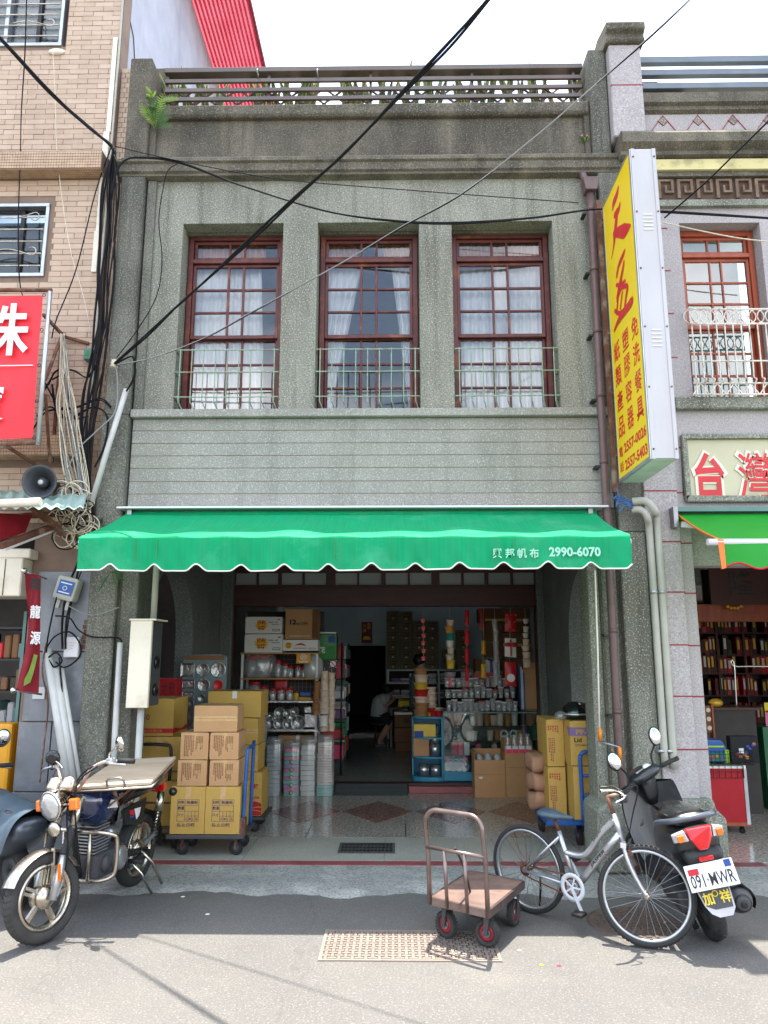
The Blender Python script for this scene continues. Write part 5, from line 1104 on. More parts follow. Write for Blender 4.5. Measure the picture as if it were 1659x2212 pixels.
SL.rotation_euler = (R(-6), 0, R(140)); scooter(SL, 'scooter_grey', 'black', None, False)
# draped rain cover over the left scooter's seat
inv = SL.matrix_world
cov = MB()
def drape(a, b):
    y = (a-.5)*2; x = .62-.95*b; w = .22+.03*math.sin(b*9); z = .75+.04*math.sin(b*3+.5)-.24*abs(y)**2.2+.016*math.sin(b*17+y*6)*abs(y)+.014*math.sin(b*29-y*3)*abs(y)
    return V((x, y*w, z))
cv = cov.grid(drape, 26, 30).build('seat_cover', 'cover_blue', SL)
# ------------------------------------------------------------------ bicycle
BK = thing('bicycle', 'silver step-through bicycle leaning near the pillar with its front wheel turned', 'bicycle', (.964, 5.745, -.02), world=False)
BK.rotation_euler = (R(3), 0, math.atan2(5.148-5.749, 1.600-.964))
RB_, WB = .300, .885
ST = steerM((.76, 0, .6), R(30), (-.30, 0, .95))
for cx, M, tn in ((0, I4, 0), (WB, ST, 64)):
    t = tyre((cx, 0, RB_), RB_, .036, .036, 56, tn).rot(M).build('wheel', 'rubber', BK, fix=False); ring((cx, 0, RB_), RB_-.047, RB_-.030, .026, 56).rot(M).build('rim', 'alu', t)
    MB().lathe([(.006, -.055), (.018, -.05), (.022, -.035), (.012, -.028), (.012, .028), (.022, .035), (.018, .05), (.006, .055)], (cx, 0, RB_), (0, 1, 0), 14).rot(M).build('hub', 'chrome_worn', t)
    for k in range(32):
        a = 2*math.pi*k/32; s = 1 if k % 2 else -1; da = (.55 if (k//2) % 2 else -.55)
        MB().cyl((cx+.02*math.cos(a+da), s*.03, RB_+.02*math.sin(a+da)), (cx+(RB_-.046)*math.cos(a), s*.004, RB_+(RB_-.046)*math.sin(a)), .0016, n=4).rot(M).build('spoke', 'rusty_chain' if random.random() < .2 else 'steel', t, fix=False)
BBp, SC_, HT, HBt = V((.385, 0, .262)), V((.275, 0, .60)), V((.705, 0, .775)), V((.752, 0, .615))
m = MB()
m.cyl(BBp, SC_, .0165); m.cyl(HBt, HT, .020)
m.tube(crv([HBt.lerp(HT, .25), HBt.lerp(HT, .25).lerp(BBp, .5), BBp+V((.02, 0, .01))], 2), .025, 12)
m.tube(crv([HBt.lerp(HT, .8), (.60, 0, .63), (.50, 0, .50), (.42, 0, .462), SC_.lerp(BBp, .40)], 6), .020, 12)
for s in (-1, 1): m.cyl(BBp+V((-.01, s*.03, 0)), (0, s*.058, RB_), .009, n=8); m.cyl(SC_.lerp(BBp, .10)+V((0, s*.018, 0)), (0, s*.058, RB_), .008, n=8)
m.lathe([(.022, -.036), (.022, .036)], BBp, (0, 1, 0), 14)
fr = m.build('frame', 'bike_silver', BK)
d = (HBt.lerp(HT, .25)-BBp).normalized(); up_ = V((0, -1, 0)).cross(d)*-1
o_ = BBp+d*.20+V((0, -.0255, 0))
nrm = V((0, -1, 0)); upv = nrm.cross(d)
txt('JASPER', 'ink_black', fr, o_-upv*.013, d, upv, .165, .026, .02, .0005, shear=.25)
txt('jasper', 'ink_black', fr, V((.555, -.0205, .575)), V((.62, 0, .78)), V((-.78, 0, .62)), .11, .02, .01, .0005)
m = MB()
for s in (-1, 1): m.tube(crv([HBt+V((.004, s*.045, -.03)), HBt+V((.03, s*.05, -.12)), (WB-.06, s*.052, RB_+.10), (WB, s*.055, RB_)], 5), [.014]*6+[.012]*5+[.009]*5, 10)
m.bar(HBt+V((.004, -.06, -.025)), HBt+V((.004, .06, -.025)), .035, .03); m.rot(ST).build('fork', 'bike_silver', BK)
m = MB(); m.cyl(HT, HT+V((-.035, 0, .11)), .0135); m.tube(crv([HT+V((-.035, 0, .10)), HT+V((.02, 0, .115)), HT+V((.06, 0, .12))], 4), .014, 8); m.rot(ST).build('stem', 'rusty', BK)
hbp = HT+V((.06, 0, .12))
MB().tube(crv([hbp+V((-.14, .26, .03)), hbp+V((-.06, .20, .035)), hbp+V((-.005, .08, .01)), hbp, hbp+V((-.005, -.08, .01)), hbp+V((-.06, -.20, .035)), hbp+V((-.14, -.26, .03))], 5), .0115, 8).rot(ST).build('handlebar', 'chrome_worn', BK)
for s in (-1, 1):
    MB().tube(crv([hbp+V((-.03, s*.16, .03)), hbp+V((.01, s*.2, .0)), hbp+V((-.05, s*.25, -.035))], 4), .006, 6).rot(ST).build('brake_lever', 'alu', BK)
    MB().tube(crv([hbp+V((-.02, s*.14, .02)), hbp+V((.10, s*.06, .06)), hbp+V((.06, s*.03, -.12)), HBt+V((.03, 0, -.02))], 6), .003, 5).rot(ST).build('brake_cable', 'cable_black', BK)
MB().box(-.02, .03, -.02, .02, -.03, .02, Matrix.Translation(hbp+V((0, -.11, -.01)))).rot(ST).build('bell', 'black', BK, bevel=.008)
m = MB()
for s in (-1, 1): m.bar(HBt+V((.035, s*.03, -.05)), HBt+V((.055, s*.022, -.085)), .012, .02)
m.rot(ST).build('brake_caliper', 'rusty', BK)
loft(MB(), [sec(x, 0, z, w, h, 16, 2.4) for x, z, w, h in ((.13, .708, .03, .012), (.15, .712, .075, .022), (.20, .708, .085, .026), (.27, .70, .055, .022), (.33, .70, .026, .016), (.385, .702, .018, .012), (.395, .702, .008, .006))]).build('saddle', 'cover_blue', BK)
MB().cyl(SC_, SC_+V((-.028, 0, .085)), .0125).build('seat_post', 'rusty', BK)
mat('white_plastic', srgb(206, 210, 216), .35)
cr = ring(BBp+V((0, -.05, 0)), .062, .092, .006, 40).build('chain_guard', 'white_plastic', BK)
ring(BBp+V((0, -.045, 0)), .05, .075, .004, 36).build('chainring', 'rusty_chain', cr)
m = MB()
for k in range(5): a = 2*math.pi*k/5; m.bar(BBp+V((0, -.052, 0)), BBp+V((.062*math.cos(a), -.05, .062*math.sin(a))), .012, .005, (0, 1, 0))
m.build('crank_spider', 'white_plastic', cr)
ca = V((.075, 0, -.145)).normalized()
for s, q in ((-1, 1), (1, -1)):
    e = BBp+ca*.155*q+V((0, s*.07, 0)); k_ = MB().bar(BBp+V((0, s*.06, 0)), e, .011, .022, (0, 1, 0)).build('crank_arm', 'white_plastic', BK)
    MB().box(e.x-.04, e.x+.04, min(e.y, e.y+s*.075), max(e.y, e.y+s*.075), e.z-.012, e.z+.012).build('pedal', 'black', k_, bevel=.005)
MB().tube([BBp+V((0, -.044, .07)), V((.0, -.044, RB_+.035))], .005, 5).build('chain', 'rusty_chain', BK); MB().tube([BBp+V((0, -.044, -.07)), V((.06, -.044, RB_-.05)), V((.0, -.044, RB_-.035))], .005, 5).build('chain', 'rusty_chain', BK)
MB().lathe([(.02, -.045), (.042, -.04), (.03, -.03), (.015, -.026)], (0, 0, RB_), (0, 1, 0), 16).build('freewheel', 'rusty_chain', BK)
MB().tube([(.06, .06, RB_-.05), (.02, .11, .12), (-.02, .15, .005)], .008, 6).build('kickstand', 'black', BK)
# ------------------------------------------------------------------ platform cart in the road
PC = thing('platform_cart', 'rusty brown platform hand cart with steel hoop handle standing in the road', 'hand cart', (.55, 5.25, -.02), world=True)
A, B_, C_, D_ = V((.225, 5.20, 0)), V((.570, 4.95, 0)), V((.905, 5.48, 0)), V((.545, 5.80, 0))
ex = (B_-A).normalized(); C_ = B_+(D_-A)
ey = (D_-A).normalized(); zz = V((0, 0, 1))
pt = lambda a, b, z: A+(B_-A)*a+(D_-A)*b+zz*z
q = [(0, 0), (1, 0), (1, 1), (0, 1)]
def plate(name, z0, z1, mm, g=0.0, parent=PC, bev=.004):
    m = MB(); k = [pt(g if a == 0 else 1-g, g if b == 0 else 1-g, z0) for a, b in q]+[pt(g if a == 0 else 1-g, g if b == 0 else 1-g, z1) for a, b in q]
    return m.add(k, [(0, 1, 2, 3), (4, 5, 6, 7), (0, 1, 5, 4), (1, 2, 6, 5), (2, 3, 7, 6), (3, 0, 4, 7)]).build(name, mm, parent, bevel=bev)
plate('deck', .233, .247, 'cart_board', .012)
m = MB()
for a, b in (((0, 0), (1, 0)), ((1, 0), (1, 1)), ((1, 1), (0, 1)), ((0, 1), (0, 0))): m.bar(pt(*a, .223), pt(*b, .223), .02, .045)
m.build('deck_frame', 'cart_metal', PC)
h0, h1 = pt(0, -.01, .205), pt(1, -.01, .205); r_ = .09; wv = (h1-h0); L = wv.length; wv.normalize(); top = .80
lean = -ey*.06
pts = [h0, h0+zz*.3+lean*.3]
pts += [h0+lean+zz*(top-.205-r_)] + [h0+lean+wv*(r_-r_*math.cos(t))+zz*(top-.205-r_+r_*math.sin(t)) for t in [R(a) for a in range(15, 91, 15)]]
pts += [h1+lean-wv*(r_-r_*math.sin(t))+zz*(top-.205-r_+r_*math.cos(t)) for t in [R(a) for a in range(0, 91, 15)]]
pts += [h1+zz*.3+lean*.3, h1]
MB().tube(pts, .0155, 12).build('handle', 'cart_metal', PC)
zc = .56; MB().cyl(h0+lean*.6+zz*(zc-.205), h1+lean*.6+zz*(zc-.205), .012).build('handle_crossbar', 'cart_metal', PC)
for f in (.31, .66): MB().cyl(h0+wv*L*f, h0+wv*L*f+lean*.6+zz*(zc-.205), .012).build('handle_bar', 'cart_metal', PC)
MB().tube(crv([pt(.45, .35, .25), pt(.47, .2, .41), h0+wv*L*.5+lean*.6+zz*(zc-.18)], 5), .008, 6).build('strap', 'black', PC)
def caster(root, c, r, w, d, mm='wheel_red', top=.235, fork='deck_dark', ty='rubber_dusty', swivel=True):
    """c = contact point, d = rolling direction."""
    d = V(d).normalized(); ax = d.cross(zz); ctr = V(c)+zz*r; M = Matrix.Translation(ctr) @ Matrix((d, ax, zz)).transposed().to_4x4()
    t = tyre((0, 0, 0), r, w, r*.42, 32, 26).rot(M).build('caster_wheel', ty, root, fix=False)
    ring((0, 0, 0), r*.30, r*.62, w*.6, 24).rot(M).build('caster_rim', mm, t); MB().lathe([(r*.30, -w*.36), (r*.32, 0), (r*.30, w*.36)], (0, 0, 0), (0, 1, 0), 14).rot(M).build('caster_hub', 'steel', t)
    m = MB()
    for s in (-1, 1): m.prism([(-r*.14, -r*.14), (r*.14, -r*.14), (r*.42, top-r), (-r*.10, top-r)], M.to_3x3() @ V((0, .005, 0)), M @ V((0, s*(w*.5+.008)-.0025, 0)), d, zz)
    m.box(-r*.12, r*.44, -w*.5-.012, w*.5+.012, top-r-.006, top-r, M); m.build('caster_fork', fork, root)
for (a, b), dd in zip(((.16, .16), (.84, .20)), ((.55, -.6, 0), (.75, -.45, 0))): caster(PC, pt(a, b, -.018), .082, .05, dd, top=.218)
for a, b in ((.16, .88), (.88, .86)): caster(PC, pt(a, b, -.018), .082, .05, ey, top=.218)
# ================================================================== cartons, carts and goods
def rct(u0, u1, v0, v1, Y):
    a, b = P(u0, v1, Y), P(u1, v0, Y); return a.x, b.x, a.z, b.z
FR, FU = (1, 0, 0), (0, 0, 1)
def carton(label, x0, x1, y0, d, z0, z1, mm='carton', rz=0, tape='v', group=None, top=None, bev=.004, tmat='tape', name='carton'):
    """closed carton, front face at y0; built round its own base centre."""
    w, h = x1-x0, z1-z0
    o = thing(name, label, 'carton', ((x0+x1)/2, y0+d/2, z0), group, False, R(rz))
    rb = random.Random(label); me = bpy.data.meshes.new('body'); b_ = bmesh.new(); bmesh.ops.create_cube(b_, size=1); bmesh.ops.subdivide_edges(b_, edges=b_.edges, cuts=4, use_grid_fill=True)
    for q in b_.verts:
        c = q.co; k = [1-(2*abs(t))**2 for t in c]; e_ = sum(abs(t) > .49 for t in c)
        q.co = V((c.x*(w+.008*k[1]*k[2]), c.y*(d+.004*k[0]*k[2]), c.z*(h-.004-.006*k[0]*k[1])+h/2))
        if e_ > 1: q.co += V((-c.x*rb.uniform(0, .012), -c.y*rb.uniform(0, .012), -c.z*rb.uniform(0, .006) if c.z > 0 else 0))
        if e_ == 3 and rb.random() < .35: q.co *= .985
    for f_ in b_.faces: f_.smooth = True
    for e_ in b_.edges: e_.smooth = e_.calc_face_angle(0) < .7
    b_.to_mesh(me); b_.free(); link('body', me, mm, o)
    if tape == 'v':
        MB().box(-.025, .025, -d/2-.0028, -d/2, h*.72, h-.003).build('tape', tmat, o); MB().box(-.025, .025, -d/2, d/2, h-.0012, h).build('tape', tmat, o); MB().box(-.0012, .0012, -d/2+.004, d/2-.004, h+.0002, h+.0008).build('flap_seam', 'ink_brown', o)
    elif tape == 'h':
        MB().box(-w/2+.002, w/2-.002, -d/2-.0028, -d/2, h*.5-.022, h*.5+.022).build('tape', tmat, o); MB().box(-w/2+.003, w/2-.003, -d/2-.0034, -d/2-.0028, h*.5-.001, h*.5+.001).build('flap_seam', 'ink_brown', o)
    return o, w, d, h
def ptx(o, body, mm, x, z, w, h, d, bold=.0, **k): return txt(body, mm, o, (x, -d/2, z), FR, FU, w, h, bold, .003, **k)
def side(o, body, mm, w, y, z, tw, th): return txt(body, mm, o, (w/2, y, z), (0, 1, 0), FU, tw, th, .01, .0015)
# ---- cart A: two yellow cartons below, four tan ones, one on top
YA = 7.05
CA = thing('platform_truck', 'dark platform truck with blue folding handle under the front carton stack', 'hand cart', (-1.72, YA+.25, 0))
MB().box(-2.06, -1.36, YA-.02, YA+.52, .165, .20).build('deck', 'deck_dark', CA, bevel=.006)
for x in (-1.94, -1.45):
    for y in (YA+.12, YA+.42): caster(CA, (x, y, .003), .062, .03, (1, -.3, 0), 'deck_dark', .16, 'rusty', 'rubber')
MB().tube(crv([(-1.385, YA+.06, .20), (-1.375, YA+.06, .62), (-1.365, YA+.07, .90), (-1.365, YA+.12, .93), (-1.365, YA+.36, .93), (-1.375, YA+.42, .90), (-1.385, YA+.42, .20)], 4), .0165, 10).build('handle', 'blue_paint', CA)
MB().box(-1.41, -1.355, YA+.0, YA+.09, .19, .34).build('handle_bracket', 'rusty', CA, bevel=.006)
def yform(o, w, d, h):
    f = lambda a, b: (-w/2+w*a, h*b)
    m = MB()
    for a0, b0, a1, b1 in ((.20, .27, .82, .27), (.20, .72, .82, .72), (.20, .27, .20, .72), (.82, .27, .82, .72), (.20, .60, .82, .60), (.20, .48, .82, .48), (.42, .27, .42, .72), (.42, .38, .82, .38), (.52, .27, .52, .48), (.62, .27, .62, .48), (.72, .27, .72, .48)):
        (xa, za), (xb, zb) = f(a0, b0), f(a1, b1); m.box(xa-.0012, xb+.0012, -d/2-.0034, -d/2-.0004, za-.0012, zb+.0012)
    m.build('printed_form', 'ink_purple', o, kind='stuff')
    for s, a, b, tw, th in (('材料', .215, .63, .19, .07), ('無塵紙', .46, .63, .33, .07), ('數量', .215, .51, .19, .07), ('尺寸', .215, .37, .18, .065), ('S', .45, .295, .04, .05), ('M', .545, .295, .05, .05), ('L', .65, .295, .035, .05), ('XL', .735, .295, .07, .05), ('防止日曬', .22, .16, .50, .07)): x, z = f(a, b); ptx(o, s, 'ink_purple', x, z, w*tw, h*th, d, .012)
for lb, x0, x1 in (('yellow carton printed with a size form, lower left of the front stack', -2.035, -1.723), ('yellow carton printed with a size form, lower right of the front stack', -1.717, -1.402)):
    o, w, d, h = carton(lb, x0, x1, YA, .42, .203, .613, 'carton_yellow', random.uniform(-.6, .6), 'v', 'cartons on the front truck'); yform(o, w, d, h)
def lines(o, w, d, h, a0, a1, b0, b1, n, mm='ink_brown', vert=True, seed=1):
    rnd = random.Random(seed); m = MB()
    for k in range(n):
        a = a0+(a1-a0)*k/n; L = rnd.uniform(.5, 1)
        if vert:
            z = b1
            while z > b1-(b1-b0)*L:
                g = rnd.uniform(.02, .045); x = -w/2+w*a; ww = w*(a1-a0)/n*.55
                m.box(x, x+ww, -d/2-.0034, -d/2-.0004, h*(z-g), h*z); z -= g+.018
    m.build('printed_text', mm, o, kind='stuff')
for i, (lb, x0, x1, z0, z1) in enumerate((('tan carton with column print, second row left of the front stack', -1.99, -1.722, .614, .842), ('tan carton with column print, second row right of the front stack', -1.70, -1.435, .614, .842), ('tan carton with column print, third row left of the front stack', -1.975, -1.718, .843, 1.085), ('tan carton with column print, third row right of the front stack', -1.705, -1.44, .843, 1.085))):
    o, w, d, h = carton(lb, x0, x1, YA+.01, .36, z0, z1, 'carton_pale', random.uniform(-1.5, 1.5), 'v', 'cartons on the front truck'); lines(o, w, d, h, .14, .5, .15, .88, 6, seed=i); lines(o, w, d, h, .55, .82, .2, .85, 5, seed=i+9)
    MB().box(w*.10, w*.30, -d/2-.0034, -d/2-.0003, h*.45, h*.60).build('tape_patch', 'tape', o)
o, w, d, h = carton('plain tan carton lying on top of the front stack', -1.868, -1.466, YA+.02, .34, 1.087, 1.325, 'carton_pale', 2, 'h', 'cartons on the front truck')
# ---- cart B behind: yellow cartons, red printed one at the bottom
YBk = 8.0
CB = thing('platform_truck', 'dark platform truck behind the front stack under the red and yellow carton', 'hand cart', (-1.68, YBk+.2, 0))
MB().box(-2.0, -1.34, YBk-.03, YBk+.5, .13, .162).build('deck', 'deck_dark', CB, bevel=.006)
for x in (-1.9, -1.45):
    for y in (YBk+.06, YBk+.4): caster(CB, (x, y, .003), .052, .028, (1, -.3, 0), 'deck_dark', .128, 'deck_dark', 'rubber')
o, w, d, h = carton('yellow carton with red waves and red characters at the bottom of the rear stack', -1.95, -1.374, YBk, .42, .165, .598, 'carton_yellow', 0, None, 'cartons on the rear truck')
m = MB().grid(lambda a, b: V((w/2-w*.8*a, -d/2-.0034, h*(.02+b*(.26+.05*math.sin(a*9))))), 40, 2); m.build('red_wave', 'ink_red', o, fix=False)
for k in (0, 1): MB().grid(lambda a, b: V((w/2-w*.8*a, -d/2-.0038, h*(.09+.07*k+.035*math.sin(a*9+k)+b*.018))), 40, 1).build('wave_line', 'ink_gold', o, fix=False)
ptx(o, '保鮮膜', 'ink_red', w*.16, h*.62, w*.28, h*.10, d, .03); ptx(o, '專用', 'ink_red', -w*.0, h*.63, w*.13, h*.06, d, .02); ptx(o, '30cm X 500M X 6支裝', 'ink_red', w*.02, h*.39, w*.44, h*.05, d, .01); MB().box(w*.03, w*.09, -d/2-.0034, -d/2, h*.46, h*.56).build('eco_mark', 'ink_green', o)
for i, (lb, z0, z1, dx) in enumerate((('plain yellow carton directly above the red-waved carton', .60, .864, 0), ('plain yellow carton third from the bottom of the rear stack', .866, 1.134, -.012), ('long yellow carton with white tape topping the rear stack', 1.136, 1.408, .01))):
    carton(lb, -1.985+dx, -1.42+dx, YBk-.02+.02*i, .42, z0, z1, 'carton_yellow', random.uniform(-1, 1), 'h' if i < 2 else 'v', 'cartons on the rear truck', tmat='tape' if i < 2 else 'tape_white')
# ---- cart C by the left pillar: tall rusty trolley with yellow cartons
CC = thing('platform_truck', 'rusty framed trolley with black hoop handle beside the left pillar', 'hand cart', (-2.25, 7.5, 0))
MB().box(-2.5, -1.98, 7.3, 8.0, .16, .19).build('deck', 'cart_board', CC)
for x in (-2.40, -2.08):
    for y in (7.4, 7.9): caster(CC, (x, y, .003), .075, .04, (.1, -1, 0), 'deck_dark', .158, 'deck_dark', 'rubber')
for x in (-2.47, -2.04): MB().cyl((x, 7.32, .19), (x, 7.32, .80), .013, n=8).build('stake', 'rusty', CC)
for z in (.42, .70): MB().cyl((-2.47, 7.32, z), (-2.04, 7.32, z), .010, n=8).build('rail', 'rusty', CC)
MB().tube(crv([(-2.56, 7.30, .62), (-2.56, 7.30, .90), (-2.50, 7.30, .945), (-2.2, 7.30, .945), (-2.13, 7.30, .90), (-2.13, 7.30, .62)], 4), .016, 8).build('hoop_handle', 'black', CC)
for lb, z0, z1, pr in (('yellow carton behind the trolley rails near the left pillar', .192, .60, 0), ('yellow carton with tree prints beneath the red-striped carton', .60, 1.0, 1), ('yellow carton marked 250 with red stripe by the white cabinet', 1.0, 1.36, 2)):
    o, w, d, h = carton(lb, -2.55, -2.05 if pr < 2 else -2.19, 7.42+.06*pr, .5, z0, z1, 'carton_yellow', 0, 'v' if pr < 2 else None, 'cartons on the rusty trolley')
    if pr == 2:
        ptx(o, '250', 'ink_plum', -w*.46, h*.42, w*.30, h*.16, d, .02); MB().box(-w/2, w/2, -d/2-.0034, -d/2, h*.08, h*.20).build('red_band', 'ink_red', o); MB().box(w/2, w/2+.0015, -d/2, d/2, h*.08, h*.20).build('red_band', 'ink_red', o); ptx(o, '股份有限公司', 'tape', -w*.30, h*.10, w*.5, h*.07, d)
    if pr == 1:
        for x in (-.1, .06):
            for k in range(4): MB().torus((x+.018*math.cos(k*1.57), -d/2-.001, h*.84+.012*math.sin(k*1.57)), .012, .0018, (0, 1, 0), 10, 4).build('tree_print', 'ink_brown', o)
# ---- red box with black brushwork
x0, x1, z0, z1 = rct(338, 384, 1465, 1570, 8.15)
o, w, d, h = carton('bright red gift carton with black brush characters behind the 250 carton', x0-.15, x1, 8.15, .2, 1.0, z1, 'red_cloth', 0, None)
for ch, a, b in (('共', .0, .66), ('善', .0, .36), ('茹', .24, .68), ('素', .24, .38)): ptx(o, ch, 'ink_black', w*a, h*b, w*.18, h*.24, d, .0)
carton('plain yellow carton supporting the red gift carton', x0-.15, x1-.02, 8.16, .22, .6, 1.0, 'carton_yellow', 0, 'h'); carton('plain yellow carton on the floor under the red gift carton', x0-.15, x1-.01, 8.17, .24, .002, .6, 'carton_yellow', 0, 'v')
# ---- sample board of foil trays leaning by the left wall
YT = 8.42; x0, x1, z0, z1 = rct(389, 491, 1413, 1580, YT)
tb = thing('sample_board', 'grey display board of shiny foil trays left of the shelf', 'display board', ((x0+x1)/2, YT, .0))
mat('board_grey', srgb(112, 128, 134), .6, c2=srgb(98, 114, 120), scale=4)
MB().prism([(x0, .002), (x1, .002), (x1, z1-.03), (x1-.08, z1), (x0+.02, z1-.01), (x0, z1-.05)], (0, .03, 0), (0, YT, 0)).build('board', 'board_grey', tb)
MB().box(x0+.01, x1-.03, YT-.004, YT-.0005, z1-.065, z1-.012).build('header_strip', 'carton_dark', tb)
def tray(cx, cz, w, h, rnd_, mm='foil'):
    if rnd_:
        t = MB().lathe([(w/2, .0), (w/2*1.02, .008), (w/2*.92, .009), (w/2*.8, .003), (0, .003)], (cx, YT, cz), (0, -1, 0), 22).build('foil_tray', mm, tb); return t
    m = MB(); q = [(-w/2, -h/2), (w/2, -h/2), (w/2, h/2), (-w/2, h/2)]; loft(m, [[(cx+a*s, YT-y, cz+b*s) for a, b in q] for s, y in ((1, .0), (1.02, .012), (.9, .013), (.74, .003))], True, False); m.build('foil_tray', mm, tb, bevel=.006)
def tb_at(ex, ey): p = P(274.3+ex/3.36, 1234.4+ey/3.36, YT); return p.x, p.z
for ex, ey, w, h, r_ in ((440, 715, .155, .15, 0), (550, 712, .145, 0, 1), (663, 715, .17, 0, 1), (442, 818, .155, .10, 0), (557, 825, .14, 0, 1), (440, 897, .15, .075, 0), (437, 963, .15, .075, 0), (435, 1032, .13, .09, 0), (432, 1098, .15, .06, 0), (541, 920, .085, 0, 1)): cx, cz = tb_at(ex, ey); tray(cx, cz, w, h, r_)
cx, cz = tb_at(661, 825); tray(cx, cz, .11, 0, 1, 'plastic_red')
# ---- wall shelf with white scouring-pad cartons on top
YV = 10.42
sx0, sx1 = P(518, 1450, YV).x, P(689, 1450, YV).x
SH = thing('shelf_rack', 'open shelf rack of jars and foil goods at the left of the shop front', 'shelf', ((sx0+sx1)/2, YV+.2, .1))
zsh = [P(600, v, YV).z for v in (1410, 1465, 1514, 1576)]
for k, z in enumerate(zsh):
    MB().box(sx0, sx1, YV, YV+.42, z-.018, z).build('shelf_board', 'shelf_wood' if 'shelf_wood' in MATS else (mat('shelf_wood', srgb(190, 138, 62), .5, c2=srgb(172, 122, 52), scale=6, stretch=(.2, 1, 1)) and 'shelf_wood'), SH)
    if k > 1: MB().box(sx0, sx1, YV-.004, YV+.42, z-.024, z+.001).build('foil_lining', 'foil', SH)
for x in (sx0+.03, sx1-.03):
    for y in (YV+.015, YV+.40): MB().box(x-.016, x+.016, y-.012, y+.012, .1, zsh[0]+.25 if x > -1 else zsh[0]-.02).build('upright', 'plastic_white', SH)
m = MB(); k = 0
x = sx0+.05
while x < sx1: m.cyl((x, YV+.43, zsh[3]), (x, YV+.43, zsh[0]-.02), .003, n=4); x += .055
z = zsh[3]+.05
while z < zsh[0]: m.cyl((sx0, YV+.43, z), (sx1, YV+.43, z), .003, n=4); z += .055
m.build('wire_back', 'steel', SH, kind='stuff')
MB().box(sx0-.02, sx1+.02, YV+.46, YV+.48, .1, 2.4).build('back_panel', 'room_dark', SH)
e = lambda ex, ey, Y: P(274.3+ex/3.36, 1234.4+ey/3.36, Y)
def ebox(ex0, ex1, ey0, ey1, Y): a, b = e(ex0, ey1, Y), e(ex1, ey0, Y); return a.x, b.x, a.z, b.z
mat('pad_logo', srgb(240, 196, 40), .6)
for i, (lb, bx4, full) in enumerate((('white carton with yellow sun logo, upper one of the left pair on the shelf top', (857, 1127, 328, 451), 1), ('white carton with yellow sun logo, lower one of the left pair on the shelf top', (851, 1132, 454, 576), 1), ('flat white carton with red swoosh under the brown cup carton', (1130, 1386, 495, 577), 0))):
    x0, x1, z0, z1 = ebox(*bx4, YV); z0 = max(z0, zsh[0]+.002) if i != 0 else z0
    o, w, d, h = carton(lb, x0, x1, YV+.0, .36, z0 if i != 1 else zsh[0]+.001, z1, 'carton_white', random.uniform(-1, 1), None, 'white cartons on the shelf top')
    lx = -w*.06 if full else -w*.34
    st = []
    for k in range(24): r_ = h*(.42 if k % 2 else .30) if full else h*(.38 if k % 2 else .28); st.append((lx+r_*math.cos(k*math.pi/12)*1.0, h*.5+r_*math.sin(k*math.pi/12)*.8))
    MB().prism(st, (0, -.001, 0), (0, -d/2-.0024, 0)).build('sun_logo', 'pad_logo', o)
    sc_ = 1 if full else .8
    txt('百利', 'ink_red', o, (lx-h*.24*sc_, -d/2, h*.53), FR, FU, h*.48*sc_, h*.24*sc_, .03, .0046, shear=.15); txt('Scotch-', 'ink_red', o, (lx-h*.22*sc_, -d/2, h*.36), FR, FU, h*.46*sc_, h*.13*sc_, .04, .0046); txt('Brite', 'ink_red', o, (lx-h*.18*sc_, -d/2, h*.22), FR, FU, h*.36*sc_, h*.13*sc_, .04, .0046)
    MB().box(w*.24, w*.44, -d/2-.0032, -d/2, h*.14, h*.27).build('barcode_box', 'ink_black', o); MB().box(w*.25, w*.43, -d/2-.0038, -d/2-.0032, h*.17, h*.24).build('barcode_field', 'ink_white', o)
    if full:
        txt('3M', 'ink_red', o, (w*.37, -d/2, h*.78), FR, FU, w*.08, h*.09, .05, .0034); txt('美國第一品牌', 'ink_black', o, (w*.12, -d/2, h*.63), FR, FU, w*.26, h*.07, .01, .0034); txt('行銷全世界', 'ink_black', o, (w*.20, -d/2, h*.5), FR, FU, w*.22, h*.07, .01, .0034)
    else:
        MB().prism([(-w*.18, h*.42), (-w*.1, h*.60), (0, h*.70), (w*.1, h*.62), (w*.17, h*.40), (w*.08, h*.50), (0, h*.53), (-w*.1, h*.50)], (0, -.001, 0), (0, -d/2-.0024, 0)).build('red_swoosh', 'ink_red', o); txt('清潔最細緻‧耐磨最有力', 'ink_black', o, (-w*.2, -d/2, h*.20), FR, FU, w*.38, h*.09, .01, .0034)
x0, x1, z0, z1 = ebox(1145, 1386, 270, 492, YV)
o, w, d, h = carton('brown carton printed 12oz standing on the flat white carton', x0, x1, YV+.02, .34, z0, z1, 'carton', 0, None)
txt('12', 'ink_black', o, (-w*.36, -d/2, h*.48), FR, FU, w*.2, h*.17, .05, .0034); txt('oz', 'ink_black', o, (-w*.15, -d/2, h*.47), FR, FU, w*.1, h*.07, .03, .0034); txt('瓦楞杯', 'ink_black', o, (-w*.03, -d/2, h*.47), FR, FU, w*.24, h*.09, .015, .0034)
MB().box(-w*.36, w*.26, -d/2-.0032, -d/2, h*.455, h*.46).build('print_rule', 'ink_black', o); MB().box(w*.33, w*.5, -d/2-.0032, -d/2, h*.02, h*.98).build('pattern_band', 'ink_brown', o); MB().box(-w*.36, w*.26, -d/2-.0032, -d/2, h*.10, h*.112).build('print_rule', 'ink_white', o)
